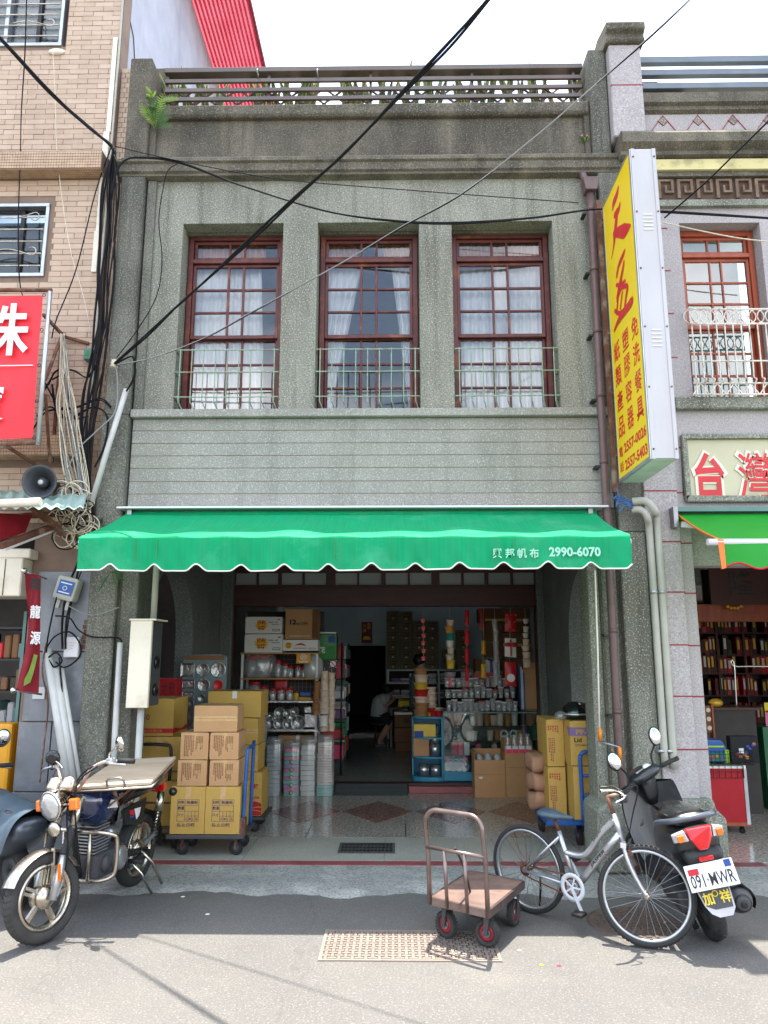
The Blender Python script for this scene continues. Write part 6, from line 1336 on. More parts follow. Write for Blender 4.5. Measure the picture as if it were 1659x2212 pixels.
# yellow certificate plate hung from the shelf
x0, x1, z0, z1 = ebox(1230, 1332, 596, 668, YV-.02)
cp = thing('certificate_plate', 'small yellow plate with round white emblem hanging under the shelf top', 'sign', ((x0+x1)/2, YV-.02, z0)); mat('plate_amber', srgb(226, 160, 30), .5)
MB().box(x0, x1, YV-.026, YV-.02, z0, z1).build('plate', 'plate_amber', cp); cxx, czz = (x0+x1)/2, (z0+z1)/2+.02
MB().torus((cxx, YV-.027, czz), .042, .006, (0, 1, 0), 24, 5).build('emblem_ring', 'ink_white', cp)
for a in (-1, 1): MB().box(cxx-.03, cxx+.03, YV-.030, YV-.026, czz+a*.014-.006, czz+a*.014+.006).build('emblem_bar', 'ink_white', cp)
MB().box(x0+.04, x1-.04, YV-.029, YV-.026, z0+.015, z0+.03).build('caption_line', 'ink_white', cp)
# ---- jars on the shelves
def jar(label, x, y, z, r, h, group, lid='plastic_red', body='plastic_clear', fill=None):
    o = thing('jar', label, 'jar', (x, y, z), group, False)
    MB().lathe([(r*.92, 0), (r, .01), (r, h*.72), (r*.82, h*.80), (r*.82, h*.83)], (0, 0, 0), n=16).build('jar_body', body, o); MB().lathe([(r*.9, h*.82), (r*.9, h*.99), (r*.84, h)], (0, 0, 0), n=16).build('lid', lid, o)
    if fill: MB().lathe([(r*.8, .006), (r*.8, h*.5)], (0, 0, 0), n=12).build('contents', fill, o)
    return o
for i, (ex, r, h) in enumerate(((905, .085, .30), (980, .10, .31), (1095, .05, .24), (1145, .045, .20), (1185, .042, .16), (1240, .04, .17), (1280, .036, .14), (1330, .03, .10))):
    x = e(ex, 770, YV+.12).x
    jar(('large clear jar with red lid, left one in the plastic bag', 'large clear jar with red lid, right one in the plastic bag')[i] if i < 2 else ORD[i-2]+' red-lidded jar from the left in the small row on the upper shelf', x, YV+.13, zsh[1]+.001, r, h, 'red-lidded jars on the upper shelf' if i < 2 else 'small red-lidded jars on the upper shelf')
wb_ = loft(MB(), [[(e(960, 700, YV+.12).x+(.24*s)*math.cos(a)*(1+.08*math.sin(3*a+k)), YV+.13+.14*s*math.sin(a), zsh[1]+.002+z) for a in [2*math.pi*q/18 for q in range(18)]] for k, (z, s) in enumerate(((0, .95), (.1, 1.02), (.22, 1), (.31, .85), (.36, .4), (.38, .1)))])
film('bag_film', milk=.16, gloss=.10)
one(wb_, 'plastic_bag', 'crumpled clear plastic bag over two large jars on the shelf', 'bag', 'bag_film')
one(loft(MB(), [[(e(1352, 720, YV+.12).x+.13*s*math.cos(a)*(1+.1*math.sin(4*a+k)), YV+.13+.12*s*math.sin(a), zsh[1]+.002+z) for a in [2*math.pi*q/16 for q in range(16)]] for k, (z, s) in enumerate(((0, .9), (.12, 1), (.24, .9), (.30, .5), (.33, .2)))]), 'plastic_bag', 'clear bag of packaging at the right end of the upper shelf', 'bag', 'wrap')
for i, (ex, r, h, lid, bd) in enumerate(((925, .085, .25, 'plastic_red', 'plastic_clear'), (990, .075, .19, 'plastic_red', 'plastic_clear'), (1057, .045, .16, 'plastic_red', 'plastic_clear'), (1118, .05, .17, 'plastic_red', 'plastic_clear'), (1181, .05, .17, 'plastic_red', 'plastic_clear'), (1229, .04, .12, 'plastic_red', 'cup_yellow'))):
    jar(ORD[i]+' red-lidded jar from the left on the middle shelf' if i < 5 else 'small yellow canister with red lid on the middle shelf', e(ex, 925, YV+.1).x, YV+.10, zsh[2]+.003, r, h, 'jars on the middle shelf' if i < 5 else None, lid, bd, 'plastic_white' if 2 <= i < 5 else None)
one(MB().box(e(1070, 900, YV+.3).x, e(1168, 900, YV+.3).x, YV+.24, YV+.36, zsh[2]+.003, zsh[2]+.28), 'gift_basket', 'glossy dark red handled basket at the back of the middle shelf', 'basket', 'plastic_red', bevel=.03, seg=2)
one(MB().box(e(1255, 900, YV+.1).x, e(1340, 900, YV+.1).x, YV+.05, YV+.25, zsh[2]+.05, zsh[2]+.12), 'folded_bag', 'folded blue bag on the middle shelf', 'bag', 'blue_paint', bevel=.015, seg=2)
one(MB().box(e(1250, 900, YV+.1).x, e(1345, 900, YV+.1).x, YV+.04, YV+.26, zsh[2]+.003, zsh[2]+.048), 'folded_bag', 'folded amber bag under the blue bag on the middle shelf', 'bag', 'plate_amber', bevel=.012, seg=2)
# rolls of foil trays, seen end-on, on the lower shelf
def roll_end(label, x, z, r, y, L, mm, group, n=16):
    o = thing('foil_roll', label, 'foil container', (x, y, z), group, False)
    MB().lathe([(r*.8, L), (r*.85, .02), (r, .0), (r*1.02, -.006), (r*.9, -.008), (r*.82, .004), (0, .004)], (0, 0, 0), (0, 1, 0), n).build('pan', mm, o)
    MB().torus((0, -.004, 0), r*.55, .003, (0, 1, 0), 16, 4).build('bead', mm, o); return o
rr = [(1045, 1050, .055), (1108, 1025, .075), (1163, 1028, .055), (1215, 1017, .06), (1080, 1064, .05), (1195, 1058, .07), (1040, 1100, .09), (1108, 1104, .085), (1168, 1108, .075), (1243, 1098, .105)]
for i, (ex, ey, r) in enumerate(rr): p = e(ex, ey, YV+.05); roll_end('round foil cup nest, %s in the %s layer of the lowest shelf' % (ORD[i % 6], 'upper' if i < 6 else 'lower'), p.x, p.z, r, YV+.03, .2, 'foil', 'foil cups on the lowest shelf')
for i, (a, b, c, d_) in enumerate(((960, 1008, 1015, 1085), (1283, 1345, 980, 1030), (1283, 1385, 1035, 1135))):
    x0, x1, z0, z1 = ebox(a, b, c, d_, YV+.06); one(MB().box(x0, x1, YV+.04, YV+.2, z0, z1), 'foil_tray_stack', ('square foil tray at the left end of the lowest shelf', 'upper square foil tray at the right end of the lowest shelf', 'large square foil tray at the right end of the lowest shelf')[i], 'foil tray', 'foil', bevel=.015, seg=2)
carton('brown carton lying below the lowest shelf', e(1095, 1190, YV).x, e(1378, 1190, YV).x, YV+.05, .3, .101, zsh[3]-.08, 'carton', 0, 'v', tmat='tape_white')
# ---- stacks of boxed trays on the floor in front of the shelf
def traystack(label, ex0, ex1, ey, mm, n, topw=1.0, lower=None, wrapit=True, stripes=None):
    x0, x1, _, z1 = ebox(ex0, ex1, ey, 1620, 10.02); d = .22; y0 = 9.98
    o = thing('tray_stack', label, 'tray stack', ((x0+x1)/2, y0+d/2, .003), 'stacks of lunch trays before the shelf', False)
    w = x1-x0; hh = z1/n
    for k in range(n):
        s = 1-(1-topw)*k/n; dx = random.uniform(-.006, .006); mm2 = lower if (lower and k < n*.2) else (stripes[k % len(stripes)] if stripes else mm)
        MB().box(-w/2*s+dx, w/2*s+dx, -d/2, d/2, k*hh+.001, (k+1)*hh-.003).build('tray', mm2, o, bevel=.004)
    if wrapit:
        loft(MB(), [[((w/2+.008)*c*k_, (d/2+.008)*s_*k_, z) for c, s_ in ((-1, -1), (0, -1.03), (1, -1), (1.03, 0), (1, 1), (0, 1.02), (-1, 1), (-1.02, 0))] for z, k_ in ((.002, 1), (z1*.5, 1.01), (z1, 1), (z1+.05, .92), (z1+.09, .98), (z1+.07, .6), (z1+.05, .2))], False).build('plastic_wrap', 'bag_film', o)
mat('tray_white', srgb(226, 222, 216), .5); mat('tray_pinkish', srgb(226, 208, 200), .5); mat('tray_silver', srgb(196, 206, 210), .3, .4); mat('tray_aqua', srgb(150, 206, 196), .5)
mat('pack_pink', srgb(226, 120, 160), .4); mat('pack_teal', srgb(110, 196, 184), .4); mat('pack_lilac', srgb(176, 150, 200), .4)
traystack('narrow stack of pale boxed trays behind the rear cartons', 955, 1003, 1105, 'tray_pinkish', 22)
traystack('stack of silvery trays wrapped in plastic', 1012, 1118, 1260, 'tray_silver', 12)
traystack('stack of pink and teal printed packs wrapped in plastic', 1140, 1253, 1285, 'pack_pink', 12, stripes=('pack_teal', 'pack_pink', 'pack_lilac', 'pack_teal', 'pack_pink'))
traystack('stack of plain white trays wrapped in cloudy plastic', 1260, 1368, 1260, 'tray_white', 10)
traystack('tall stack of cream trays with aqua trays at its foot', 1378, 1495, 1240, 'tray_pinkish', 20, .92, 'tray_aqua')
o_ = [o for o in S.objects if o.name.startswith('tray_stack') and 'pink and teal' in o['label']][0]
for k in range(5): z = .04+k*.095; MB().cyl((0, -.112, z), (0, -.1145, z), .032, n=16).build('black_badge', 'ink_black', o_); MB().box(-.012, .012, -.1165, -.1145, z-.012, z+.012).build('badge_mark', 'ink_yellow', o_)
# ---- cup towers hanging at the right end of the shelf
_cups = {}
def cupmesh(rt, rb, h, n=16):
    k = (round(rt, 3), round(rb, 3), round(h, 3))
    if k not in _cups:
        m = MB().lathe([(rb, 0), (rt*.97, h*.94), (rt*1.05, h*.95), (rt*1.05, h), (rt*.94, h), (rb*.93, .012), (0, .012)], (0, 0, 0), n=n); me = bpy.data.meshes.new('cup'); me.from_pydata([tuple(p) for p in m.v], [], m.f); me.polygons.foreach_set('use_smooth', m.sm); _cups[k] = me
    return _cups[k]
_mm = {}
def cupobj(parent, name, rt, rb, h, mm, loc, rot=(0, 0, 0)):
    base = cupmesh(rt, rb, h); key = (base.name, mm)
    if key not in _mm: c = base.copy(); c.materials.clear(); c.materials.append(MATS[mm]); _mm[key] = c
    o = bpy.data.objects.new(name, _mm[key]); S.collection.objects.link(o); o.parent = parent; o.location = loc; o.rotation_euler = rot; return o
def cuptower(label, ex, Y, items, zfn, hang=None, name='cup_string'):
    """items: (ey_top, ey_bottom, half width px, material)."""
    p0 = zfn(ex, items[-1][1], Y); o = thing(name, label, 'cup string', tuple(p0), None, False)
    for t, b, hw, mm in items:
        a, c = zfn(ex, t, Y), zfn(ex, b, Y); r = (zfn(ex+hw, t, Y).x-a.x); cupobj(o, 'cup', r, r*.78, a.z-c.z, mm, (random.uniform(-.006, .006), 0, c.z-p0.z), (R(random.uniform(-4, 4)), R(random.uniform(-5, 5)), 0))
    if hang: a = zfn(ex, hang, Y); MB().cyl((0, 0, 0), (0, 0, a.z-p0.z), .003, n=5).build('string', 'cable_white', o)
    return o
YC = 10.22
cuptower('hanging tower of kraft paper bowls beside the shelf', 1378, YC, [(795+39*k, 840+39*k, 27+k*2.6, 'cup_kraft') for k in range(6)], e, 780)
cuptower('hanging tower of cream paper cups beside the kraft bowls', 1428, YC-.05, [(722+44*k, 770+44*k, 28+2*k, 'cup_cream') for k in range(7)]+[(1045, 1120, 36, 'cup_white'), (1120, 1160, 36, 'cup_cream')], e, 700)
cuptower('back tower of pale paper cups at the shelf corner', 1478, YC+.06, [(735+46*k, 790+46*k, 30, 'cup_cream') for k in range(9)], e, 700)
# ================================================================== inside the shop
f = lambda fx, fy, Y: P(685.8+fx/3.36, 1234.4+fy/3.36, Y)
def fbox(x0, x1, y0, y1, Y): a, b = f(x0, y1, Y), f(x1, y0, Y); return a.x, b.x, a.z, b.z
# dark tall rack behind the shelf end
x0, x1, z0, z1 = fbox(5, 200, 640, 1420, 11.4)
rk = thing('goods_rack', 'dark tall rack crowded with hanging packets left of the aisle', 'rack', ((x0+x1)/2, 11.4, .1))
for x in (x0+.02, x1-.02):
    for y in (11.0, 12.6): MB().cyl((x, y, .1), (x, y, z1+.25), .014, n=6).build('upright', 'black', rk)
for k in range(6): MB().box(x0, x1, 11.0, 12.6, .3+k*.28, .315+k*.28).build('shelf', 'black', rk)
rnd = random.Random(5); pm = ['plastic_pink', 'plastic_white', 'plastic_red', 'plastic_green', 'cup_teal', 'wrap', 'cup_cream', 'ink_lilac']
for k in range(6):
    for j in range(9): y = 11.05+j*.17; MB().box(x0+.03, x1-.01+.03*rnd.random(), y, y+.13, .316+k*.28, .316+k*.28+rnd.uniform(.1, .23)).build('packet', rnd.choice(pm), rk)
x0, x1, z0, z1 = fbox(2, 142, 450, 645, 10.75)
o = thing('diaper_pack', 'green plastic pack with white top on the dark rack', 'pack', ((x0+x1)/2, 10.75, z0))
MB().box(x0, x1, 10.72, 10.95, z0, z1).build('pack', 'plastic_green', o, bevel=.02, seg=2); MB().box(x0+.02, x1-.02, 10.715, 10.72, z0+.02, z0+.2).build('label_panel', 'ink_green', o); MB().box(x0+.01, x1-.01, 10.72, 10.9, z1, z1+.02).build('white_top', 'plastic_white', o); txt('花', 'ink_white', o, (x0+.02, 10.715, z0+.1), FR, FU, .09, .09, .03); MB().box(x0+.15, x1-.03, 10.713, 10.7145, z0+.25, z0+.34).build('photo_panel', 'ink_blue', o)
MB().box(x0+.02, x1-.02, 10.74, 10.93, 1.3, z0).build('stand', 'black', o)
x0, x1, z0, z1 = fbox(88, 138, 645, 698, 10.70)
ns = thing('no_smoking_sign', 'small white notice with red prohibition ring by the green pack', 'sign', ((x0+x1)/2, 10.7, z0)); MB().box(x0, x1, 10.70, 10.704, z0, z1).build('card', 'ink_white', ns); MB().torus(((x0+x1)/2, 10.698, (z0+z1)/2), .05, .008, (0, 1, 0), 20, 5).build('ring', 'ink_plum', ns); MB().bar(((x0+x1)/2-.035, 10.698, (z0+z1)/2+.035), ((x0+x1)/2+.035, 10.698, (z0+z1)/2-.035), .008, .012, (0, 1, 0)).build('slash', 'ink_plum', ns)
# New Year print on the back wall
x0, x1, z0, z1 = fbox(320, 397, 366, 520, YB-.02)
po = thing('wall_print', 'red and gold lucky print on the grey back wall', 'poster', ((x0+x1)/2, YB-.01, z0)); MB().box(x0, x1, YB-.012, YB-.003, z0, z1).build('sheet', 'book_red', po)
for ch, a, b in (('大', .12, .74), ('吉', .12, .52), ('中', .52, .64), ('市', .52, .8)): txt(ch, 'ink_gold', po, (x0+(x1-x0)*a, YB-.012, z0+(z1-z0)*b), FR, FU, (x1-x0)*.3, (z1-z0)*.15, .01)
for k in range(5): MB().ball((x0+(x1-x0)*(.25+.12*k), YB-.014, z0+(z1-z0)*(.2+.06*(k % 2))), .03, .004, .03, 8, 6).build('gold_motif', 'ink_gold', po)
# olive cartons stacked against the back wall
YO = 15.6
cols = [(500, 594, 285, 6, 70), (596, 690, 290, 6, 69.5), (690, 784, 358, 5, 69.5), (786, 880, 360, 5, 69.5), (910, 1005, 566, 2, 70), (1010, 1105, 425, 4, 70)]
back = []
for ci, (xa, xb, yt, n, dy) in enumerate(cols):
    for k in range(n):
        x0, x1, z0, z1 = fbox(xa+1, xb-1, yt+dy*k, yt+dy*(k+1)-1, YO)
        o = thing('carton', 'olive-brown back-wall carton, %s from the top in the %s column from the left' % (ORD[k], ORD[ci]), 'carton', ((x0+x1)/2, YO+.2, z0), 'olive cartons stacked on the back shelf', False); w, h = x1-x0, z1-z0
        MB().box(-w/2, w/2, -.2, .2, 0, h).build('body', 'carton_olive', o, bevel=.006); MB().box(-w*.06, w*.09, -.203, -.2, h*.10, h*.28).build('label', 'ink_yellow' if (ci == 0 and k == 0) else 'tape_white', o); MB().box(-w*.35, w*.35, -.2015, -.2002, h*.72, h*.78).build('print', 'ink_brown', o); MB().box(-w*.25, w*.25, -.2015, -.2002, h*.42, h*.5).build('print', 'ink_brown', o)
# white stock shelf below them
x0, x1, z0, z1 = fbox(505, 1135, 712, 915, YO)
ss = thing('stock_shelf', 'long white stock shelf with folded packs under the olive cartons', 'shelf', ((x0+x1)/2, YO, .1))
za = [f(800, y, YO).z for y in (712, 806, 910)]
for z in za: MB().box(x0, x1, YO, YO+.45, z-.03, z-.002).build('shelf_board', 'plastic_white', ss)
for x in (x0, (x0+x1)/2+.15, x1-.04): MB().box(x, x+.04, YO-.002, YO+.46, .1, za[0]-.031).build('upright', 'plastic_white', ss)
MB().box(x0, x1, YO+.46, YO+.48, .1, za[0]).build('back_panel', 'room_dark', ss)
rnd = random.Random(3)
for li, z in enumerate((za[1], za[2])):
    for j in range(9):
        xx = x0+.08+j*(x1-x0-.1)/9; n = rnd.randint(2, 4)
        o = thing('pack_pile', 'pile of folded packs, %s from left, %s level of the stock shelf' % (ORD[j], ('upper', 'lower')[li]), 'packs', (xx+.1, YO+.2, z), 'piles of packs on the stock shelf', False)
        for k in range(n): MB().box(-.09+rnd.uniform(-.01, .01), .09+rnd.uniform(-.01, .01), -.15, .12, k*.045, k*.045+.04).build('pack', rnd.choice(['plastic_white', 'tray_silver', 'wrap', 'plastic_white', 'pack_lilac']), o, bevel=.012)
# brown cartons marked with red letters near the table
YG = 13.6
for i, (xa, xb, ya, yb) in enumerate(((567, 690, 1240, 1322), (560, 690, 1135, 1238), (560, 690, 1040, 1132))):
    x0, x1, z0, z1 = fbox(xa, xb, ya, yb, YG); z0 = .101 if i == 0 else z0
    o, w, d, h = carton(('brown carton with boxed red letters, lowest by the table', 'brown carton with boxed red letters, middle one by the table', 'brown carton with dark letters, topmost by the table')[i], x0, x1, YG, .4, z0, z1-.002, 'carton_dark', 0, None, 'brown cartons by the table'); ptx(o, 'GE', 'ink_plum' if i < 2 else 'ink_black', w*.02, h*.35, w*.34, h*.4, d, .03)
one(MB().box(f(556, 1040, YG).x, f(692, 1040, YG).x, YG-.02, YG+.42, f(600, 1040, YG).z, f(600, 1022, YG).z), 'paper_sheaf', 'white sheets lying on the topmost brown carton by the table', 'paper', 'plastic_white', bevel=.004)
YN = 14.3
tbz = f(600, 985, YN).z
tb_ = thing('table', 'small dark table where the woman in white eats', 'table', (f(600, 985, YN).x, YN+.2, .1))
x0, x1 = f(515, 985, YN).x, f(690, 985, YN).x
MB().box(x0, x1, YN-.1, YN+.6, tbz-.03, tbz).build('table_top', 'shelf_brown', tb_)
for x in (x0+.05, x1-.05):
    for y in (YN-.05, YN+.55): MB().box(x-.02, x+.02, y-.02, y+.02, .1, tbz-.03).build('leg', 'black', tb_)
p = f(630, 985, YN); one(MB().prism([(-.12, 0), (.12, 0), (.09, .10), (-.10, .12)], (0, .2, .03), (p.x, YN, tbz+.001)), 'paper_bag', 'yellow paper bag on the dark table', 'bag', 'ink_yellow', bevel=.01)
p = f(645, 1005, YG); one(MB().lathe([(.05, 0), (.055, .01), (.055, .09), (.03, .1)], (p.x, YG+.2, f(600, 1021, YG).z+.001), n=14), 'glass_jar', 'small glass jar on the white sheets', 'jar', 'glass_clear')
# ------------------------------------------------------------------ people
def person(label, joints, edges, radii, loc, skinm='skin'):
    root = thing('person', label, 'person', loc, None, False)
    me = bpy.data.meshes.new('body'); me.from_pydata([tuple(V(j)-V(loc)) for j in joints], edges, []); o = link('body', me, skinm, root)
    sk = o.modifiers.new('skin', 'SKIN'); sk.use_smooth_shade = True
    for v_, r in zip(me.skin_vertices[0].data, radii): v_.radius = (r, r)
    me.skin_vertices[0].data[0].use_root = True
    sb = o.modifiers.new('sub', 'SUBSURF'); sb.levels = 2; sb.render_levels = 2
    return root
YP = 14.25
pf = lambda x, y, dy=0: f(x, y, YP+dy)
hip, bel, che, nek, hed, top_ = pf(455, 1045), pf(452, 985), pf(468, 925), pf(500, 893), pf(522, 880), pf(524, 852)
J = [hip, bel, che, nek, hed, top_]; Ed = [(0, 1), (1, 2), (2, 3), (3, 4), (4, 5)]; Ra = [.125, .11, .125, .05, .085, .075]
for s in (-1, 1):
    b = len(J); J += [che+V((.03, s*.16, .05)), pf(485, 975)+V((0, s*.20, 0)), pf(540, 940)+V((0, s*.10, 0)), pf(562, 918)+V((.01, s*.05, 0))]; Ed += [(2, b), (b, b+1), (b+1, b+2), (b+2, b+3)]; Ra += [.055, .042, .032, .03]
    c = len(J); J += [hip+V((.04, s*.09, -.02)), pf(530, 1085)+V((0, s*.10, 0)), pf(478, 1180)+V((0, s*.10, 0)), pf(443, 1243)+V((0, s*.10, 0)), pf(480, 1258)+V((.02, s*.10, 0))]; Ed += [(0, c), (c, c+1), (c+1, c+2), (c+2, c+3), (c+3, c+4)]; Ra += [.095, .07, .055, .038, .036]
W1 = person('person in white short-sleeved shirt and dark shorts seated, eating at the table', J, Ed, Ra, (hip.x, YP, .1))
base = V((hip.x, YP, .1))
def rel(p): return V(p)-base
def shirt(root, cs, mm, name):
    m = MB(); rings = []
    for c, rx, ry in cs: rings.append([(c.x-root.location.x+rx*math.cos(a), c.y-root.location.y+ry*math.sin(a), c.z-root.location.z+.0) for a in [2*math.pi*k/18 for k in range(18)]])
    loft(m, rings); m.build(name, mm, root)
shirt(W1, [(pf(450, 1048), .17, .20), (pf(452, 990), .16, .19), (pf(462, 935), .165, .21), (pf(478, 900), .13, .19), (pf(495, 887), .07, .08)], 'cloth_white', 'shirt')
for s in (-1, 1):
    m = MB().tube([rel(che+V((.02, s*.16, .06))), rel(pf(483, 958)+V((0, s*.20, 0)))], [.078, .07], 12); m.build('sleeve', 'cloth_white', W1)
    MB().tube([rel(hip+V((.0, s*.08, .0))), rel(pf(500, 1068)+V((0, s*.10, 0))), rel(pf(535, 1090)+V((0, s*.10, 0)))], [.12, .105, .092], 12).build('shorts_leg', 'cloth_black', W1)
    p = rel(pf(462, 1258)+V((0, s*.10, 0))); MB().ball(p, .12, .045, .04, 12, 8).build('shoe', 'cloth_grey', W1)
MB().ball(rel(hip+V((.0, 0, -.02))), .16, .19, .12, 14, 8).build('shorts', 'cloth_black', W1)
hd = rel(pf(522, 866)); MB().ball(hd+V((-.035, 0, .025)), .105, .098, .105, 16, 10).build('hair', 'hair', W1); MB().ball(hd+V((.085, 0, -.02)), .018, .014, .018, 8, 6).build('nose', 'skin', W1)
for s in (-1, 1): MB().ball(hd+V((.075, s*.03, .01)), .008, .010, .008, 6, 4).build('eye', 'hair', W1)
ch_ = rel(pf(566, 912)); MB().cyl(ch_, ch_+V((-.10, .0, .03)), .004, n=5).build('chopstick', 'cup_kraft', W1)
stl = thing('stool', 'dark stool under the seated person', 'stool', (hip.x, YP, .1)); zst = hip.z-.13
MB().lathe([(.16, zst-.03), (.165, zst-.015), (.15, zst)], (hip.x, YP, 0), n=20).build('seat', 'shelf_brown', stl)
for a in range(4): q = V((math.cos(a*1.57+.78), math.sin(a*1.57+.78), 0)); MB().cyl(V((hip.x, YP, zst-.03))+q*.1, V((hip.x, YP, .1))+q*.16, .016, n=8).build('leg', 'shelf_brown', stl)
YQ = 12.9
qf = lambda x, y: f(x, y, YQ)
hx = qf(742, 760); g0 = V((qf(735, 900).x, YQ, .1))
J = [V((g0.x, YQ, .95)), V((g0.x, YQ, 1.15)), V((g0.x+.01, YQ, 1.35)), V((g0.x+.02, YQ, 1.50)), V((g0.x+.05, YQ, 1.60)), V((g0.x+.05, YQ, 1.70))]; Ed = [(0, 1), (1, 2), (2, 3), (3, 4), (4, 5)]; Ra = [.13, .125, .14, .055, .085, .08]
for s in (-1, 1):
    b = len(J); J += [V((g0.x, YQ+s*.19, 1.42)), V((g0.x+.02, YQ+s*.24, 1.15)), V((g0.x+.22, YQ+s*.16, 1.08)), V((g0.x+.30, YQ+s*.14, 1.1))]; Ed += [(2, b), (b, b+1), (b+1, b+2), (b+2, b+3)]; Ra += [.06, .048, .036, .032]
    c = len(J); J += [V((g0.x, YQ+s*.09, .88)), V((g0.x+.02, YQ+s*.10, .52)), V((g0.x, YQ+s*.10, .18)), V((g0.x+.12, YQ+s*.10, .14))]; Ed += [(0, c), (c, c+1), (c+1, c+2), (c+2, c+3)]; Ra += [.10, .075, .05, .04]
W2 = person('person in grey shirt and face mask standing behind the bowl towers', J, Ed, Ra, tuple(g0))
shirt(W2, [(V((g0.x, YQ, .90)), .17, .20), (V((g0.x, YQ, 1.1)), .155, .185), (V((g0.x, YQ, 1.35)), .165, .22), (V((g0.x+.01, YQ, 1.46)), .12, .18), (V((g0.x+.02, YQ, 1.51)), .07, .08)], 'cloth_grey', 'shirt')
for s in (-1, 1):
    MB().tube([V((0, s*.18, 1.33)), V((.01, s*.235, 1.10))], [.085, .075], 12).build('sleeve', 'cloth_grey', W2); MB().tube([V((0, s*.085, .82)), V((.02, s*.10, .42)), V((.0, s*.10, .06))], [.125, .095, .08], 12).build('trouser_leg', 'cloth_black', W2); MB().ball(V((.06, s*.10, .045)), .13, .05, .045, 12, 8).build('shoe', 'cloth_black', W2)
hd = V((.05, 0, 1.56)); MB().ball(hd+V((-.03, 0, .03)), .11, .10, .115, 16, 10).build('hair', 'hair', W2); MB().ball(hd+V((.045, 0, -.045)), .06, .068, .05, 12, 8).build('face_mask', 'cup_teal', W2)
for s in (-1, 1): MB().ball(hd+V((.082, s*.03, .012)), .008, .010, .008, 6, 4).build('eye', 'hair', W2)
MB().ball(hd+V((.092, 0, -.012)), .016, .013, .016, 8, 6).build('nose', 'skin', W2)
# ------------------------------------------------------------------ blue corner shelf and glass counter
YK = 10.46
bx0, bx1 = f(690, 1300, YK).x, f(912, 1300, YK).x
BS = thing('corner_shelf', 'turquoise corner shelf with rounded front at the end of the glass counter', 'shelf', ((bx0+bx1)/2, YK, .1))
zk = [.115]+[f(800, y, YK).z for y in (1350, 1208, 1058)]
d_ = .50
def qshelf(z, t, nm):
    pts = [(bx1, YK+d_), (bx1, YK)]+[(bx1-(bx1-bx0)*math.sin(R(a)), YK+.02+(d_*.35)*(1-math.cos(R(a)))) for a in range(10, 91, 10)]+[(bx0, YK+d_)]
    MB().prism(pts[::-1], (0, 0, t), (0, 0, z-t), (1, 0, 0), (0, 1, 0)).build(nm, 'teal_blue', BS)
qshelf(zk[0]+.04, .055, 'base')
for z in zk[1:]: qshelf(z, .022, 'shelf_board')
MB().box(bx1-.018, bx1, YK+.0, YK+d_, .16, zk[3]-.023).build('side_panel', 'teal_blue', BS); MB().box(bx0, bx1-.02, YK+d_, YK+d_+.015, .1, zk[3]).build('back_panel', 'teal_blue', BS); MB().box(bx0, bx0+.015, YK+.18, YK+d_, .16, zk[3]-.023).build('side_panel', 'teal_blue', BS)
def onshelf(label, fx0, fx1, h, z, mm, cat, kind='box', group=None, y=None, **k):
    x0, x1 = f(fx0, 1300, YK+.08).x, f(fx1, 1300, YK+.08).x; y = YK+.10 if y is None else y
    if kind == 'box': return one(MB().box(x0, x1, y, y+.16, z+.001, z+h), *label, cat, mm, group, bevel=.006)
    return one(MB().lathe([(0, 0), ((x1-x0)/2, 0), ((x1-x0)/2, h), ((x1-x0)/2*.9, h), ((x1-x0)/2*.85, h-.006), (0, h-.006)], ((x0+x1)/2, y+.1, z+.001), n=20), *label, cat, mm, group)
mat('film_silver', srgb(200, 200, 204), .25, .8)
onshelf(('box_of_bags', 'flat box with yellow, green and blue print on the turquoise shelf'), 700, 860, .17, zk[2], 'cup_yellow', 'box'); onshelf(('print_panel', 'blue printed sleeve on the yellow box in the turquoise shelf'), 705, 770, .08, zk[2]+.0, 'ink_blue', 'label', y=YK+.085)
for i, (a, b, z, h, lb) in enumerate(((815, 895, zk[2], .15, 'silver film roll right of the yellow box'), (818, 898, zk[1], .16, 'lower silver film roll beside the kraft bundle'), (818, 898, zk[1]+.165, .10, 'upper silver film roll beside the kraft bundle'), (735, 815, zk[0]+.04, .15, 'silver film roll at bottom left of the turquoise shelf'), (822, 902, zk[0]+.04, .14, 'silver film roll at bottom right of the turquoise shelf'))): onshelf(('film_roll', lb), a, b, h, z, 'film_silver', 'roll', 'cyl', 'film rolls on the turquoise shelf')
onshelf(('kraft_bundle', 'wrapped bundle of kraft sleeves on the turquoise shelf'), 695, 812, .24, zk[1], 'cup_kraft', 'bundle')
# bowls piled on top of the corner shelf
def pile(label, fx, items, mm, Y, z0, group=None):
    x = f(fx, 1000, Y).x; o = thing('bowl_tower', label, 'bowl tower', (x, Y, z0), group, False); z = 0
    for r, h, m_ in items: cupobj(o, 'bowl', r, r*.82, h, m_ or mm, (random.uniform(-.006, .006), 0, z)); MB().lathe([(r*1.07, z+h-.008), (r*1.08, z+h+.004), (r*.9, z+h+.006), (0, z+h+.006)], (0, 0, 0), n=16).build('lid', m_ or mm, o); z += h+.008
zt = zk[3]+.001
pile('tall tower of assorted paper bowls on the turquoise shelf', 755, [(.115, .085, 'cup_kraft'), (.11, .08, 'cup_kraft'), (.105, .075, 'cup_cream'), (.10, .09, 'cup_red'), (.10, .09, 'cup_yellow'), (.10, .095, 'cup_cream'), (.095, .085, 'cup_kraft')], 'cup_kraft', YK+.22, zt)
pile('tower of white paper bowls behind the tall one', 820, [(.085, .07, None)]*5, 'cup_cream', YK+.30, zt)
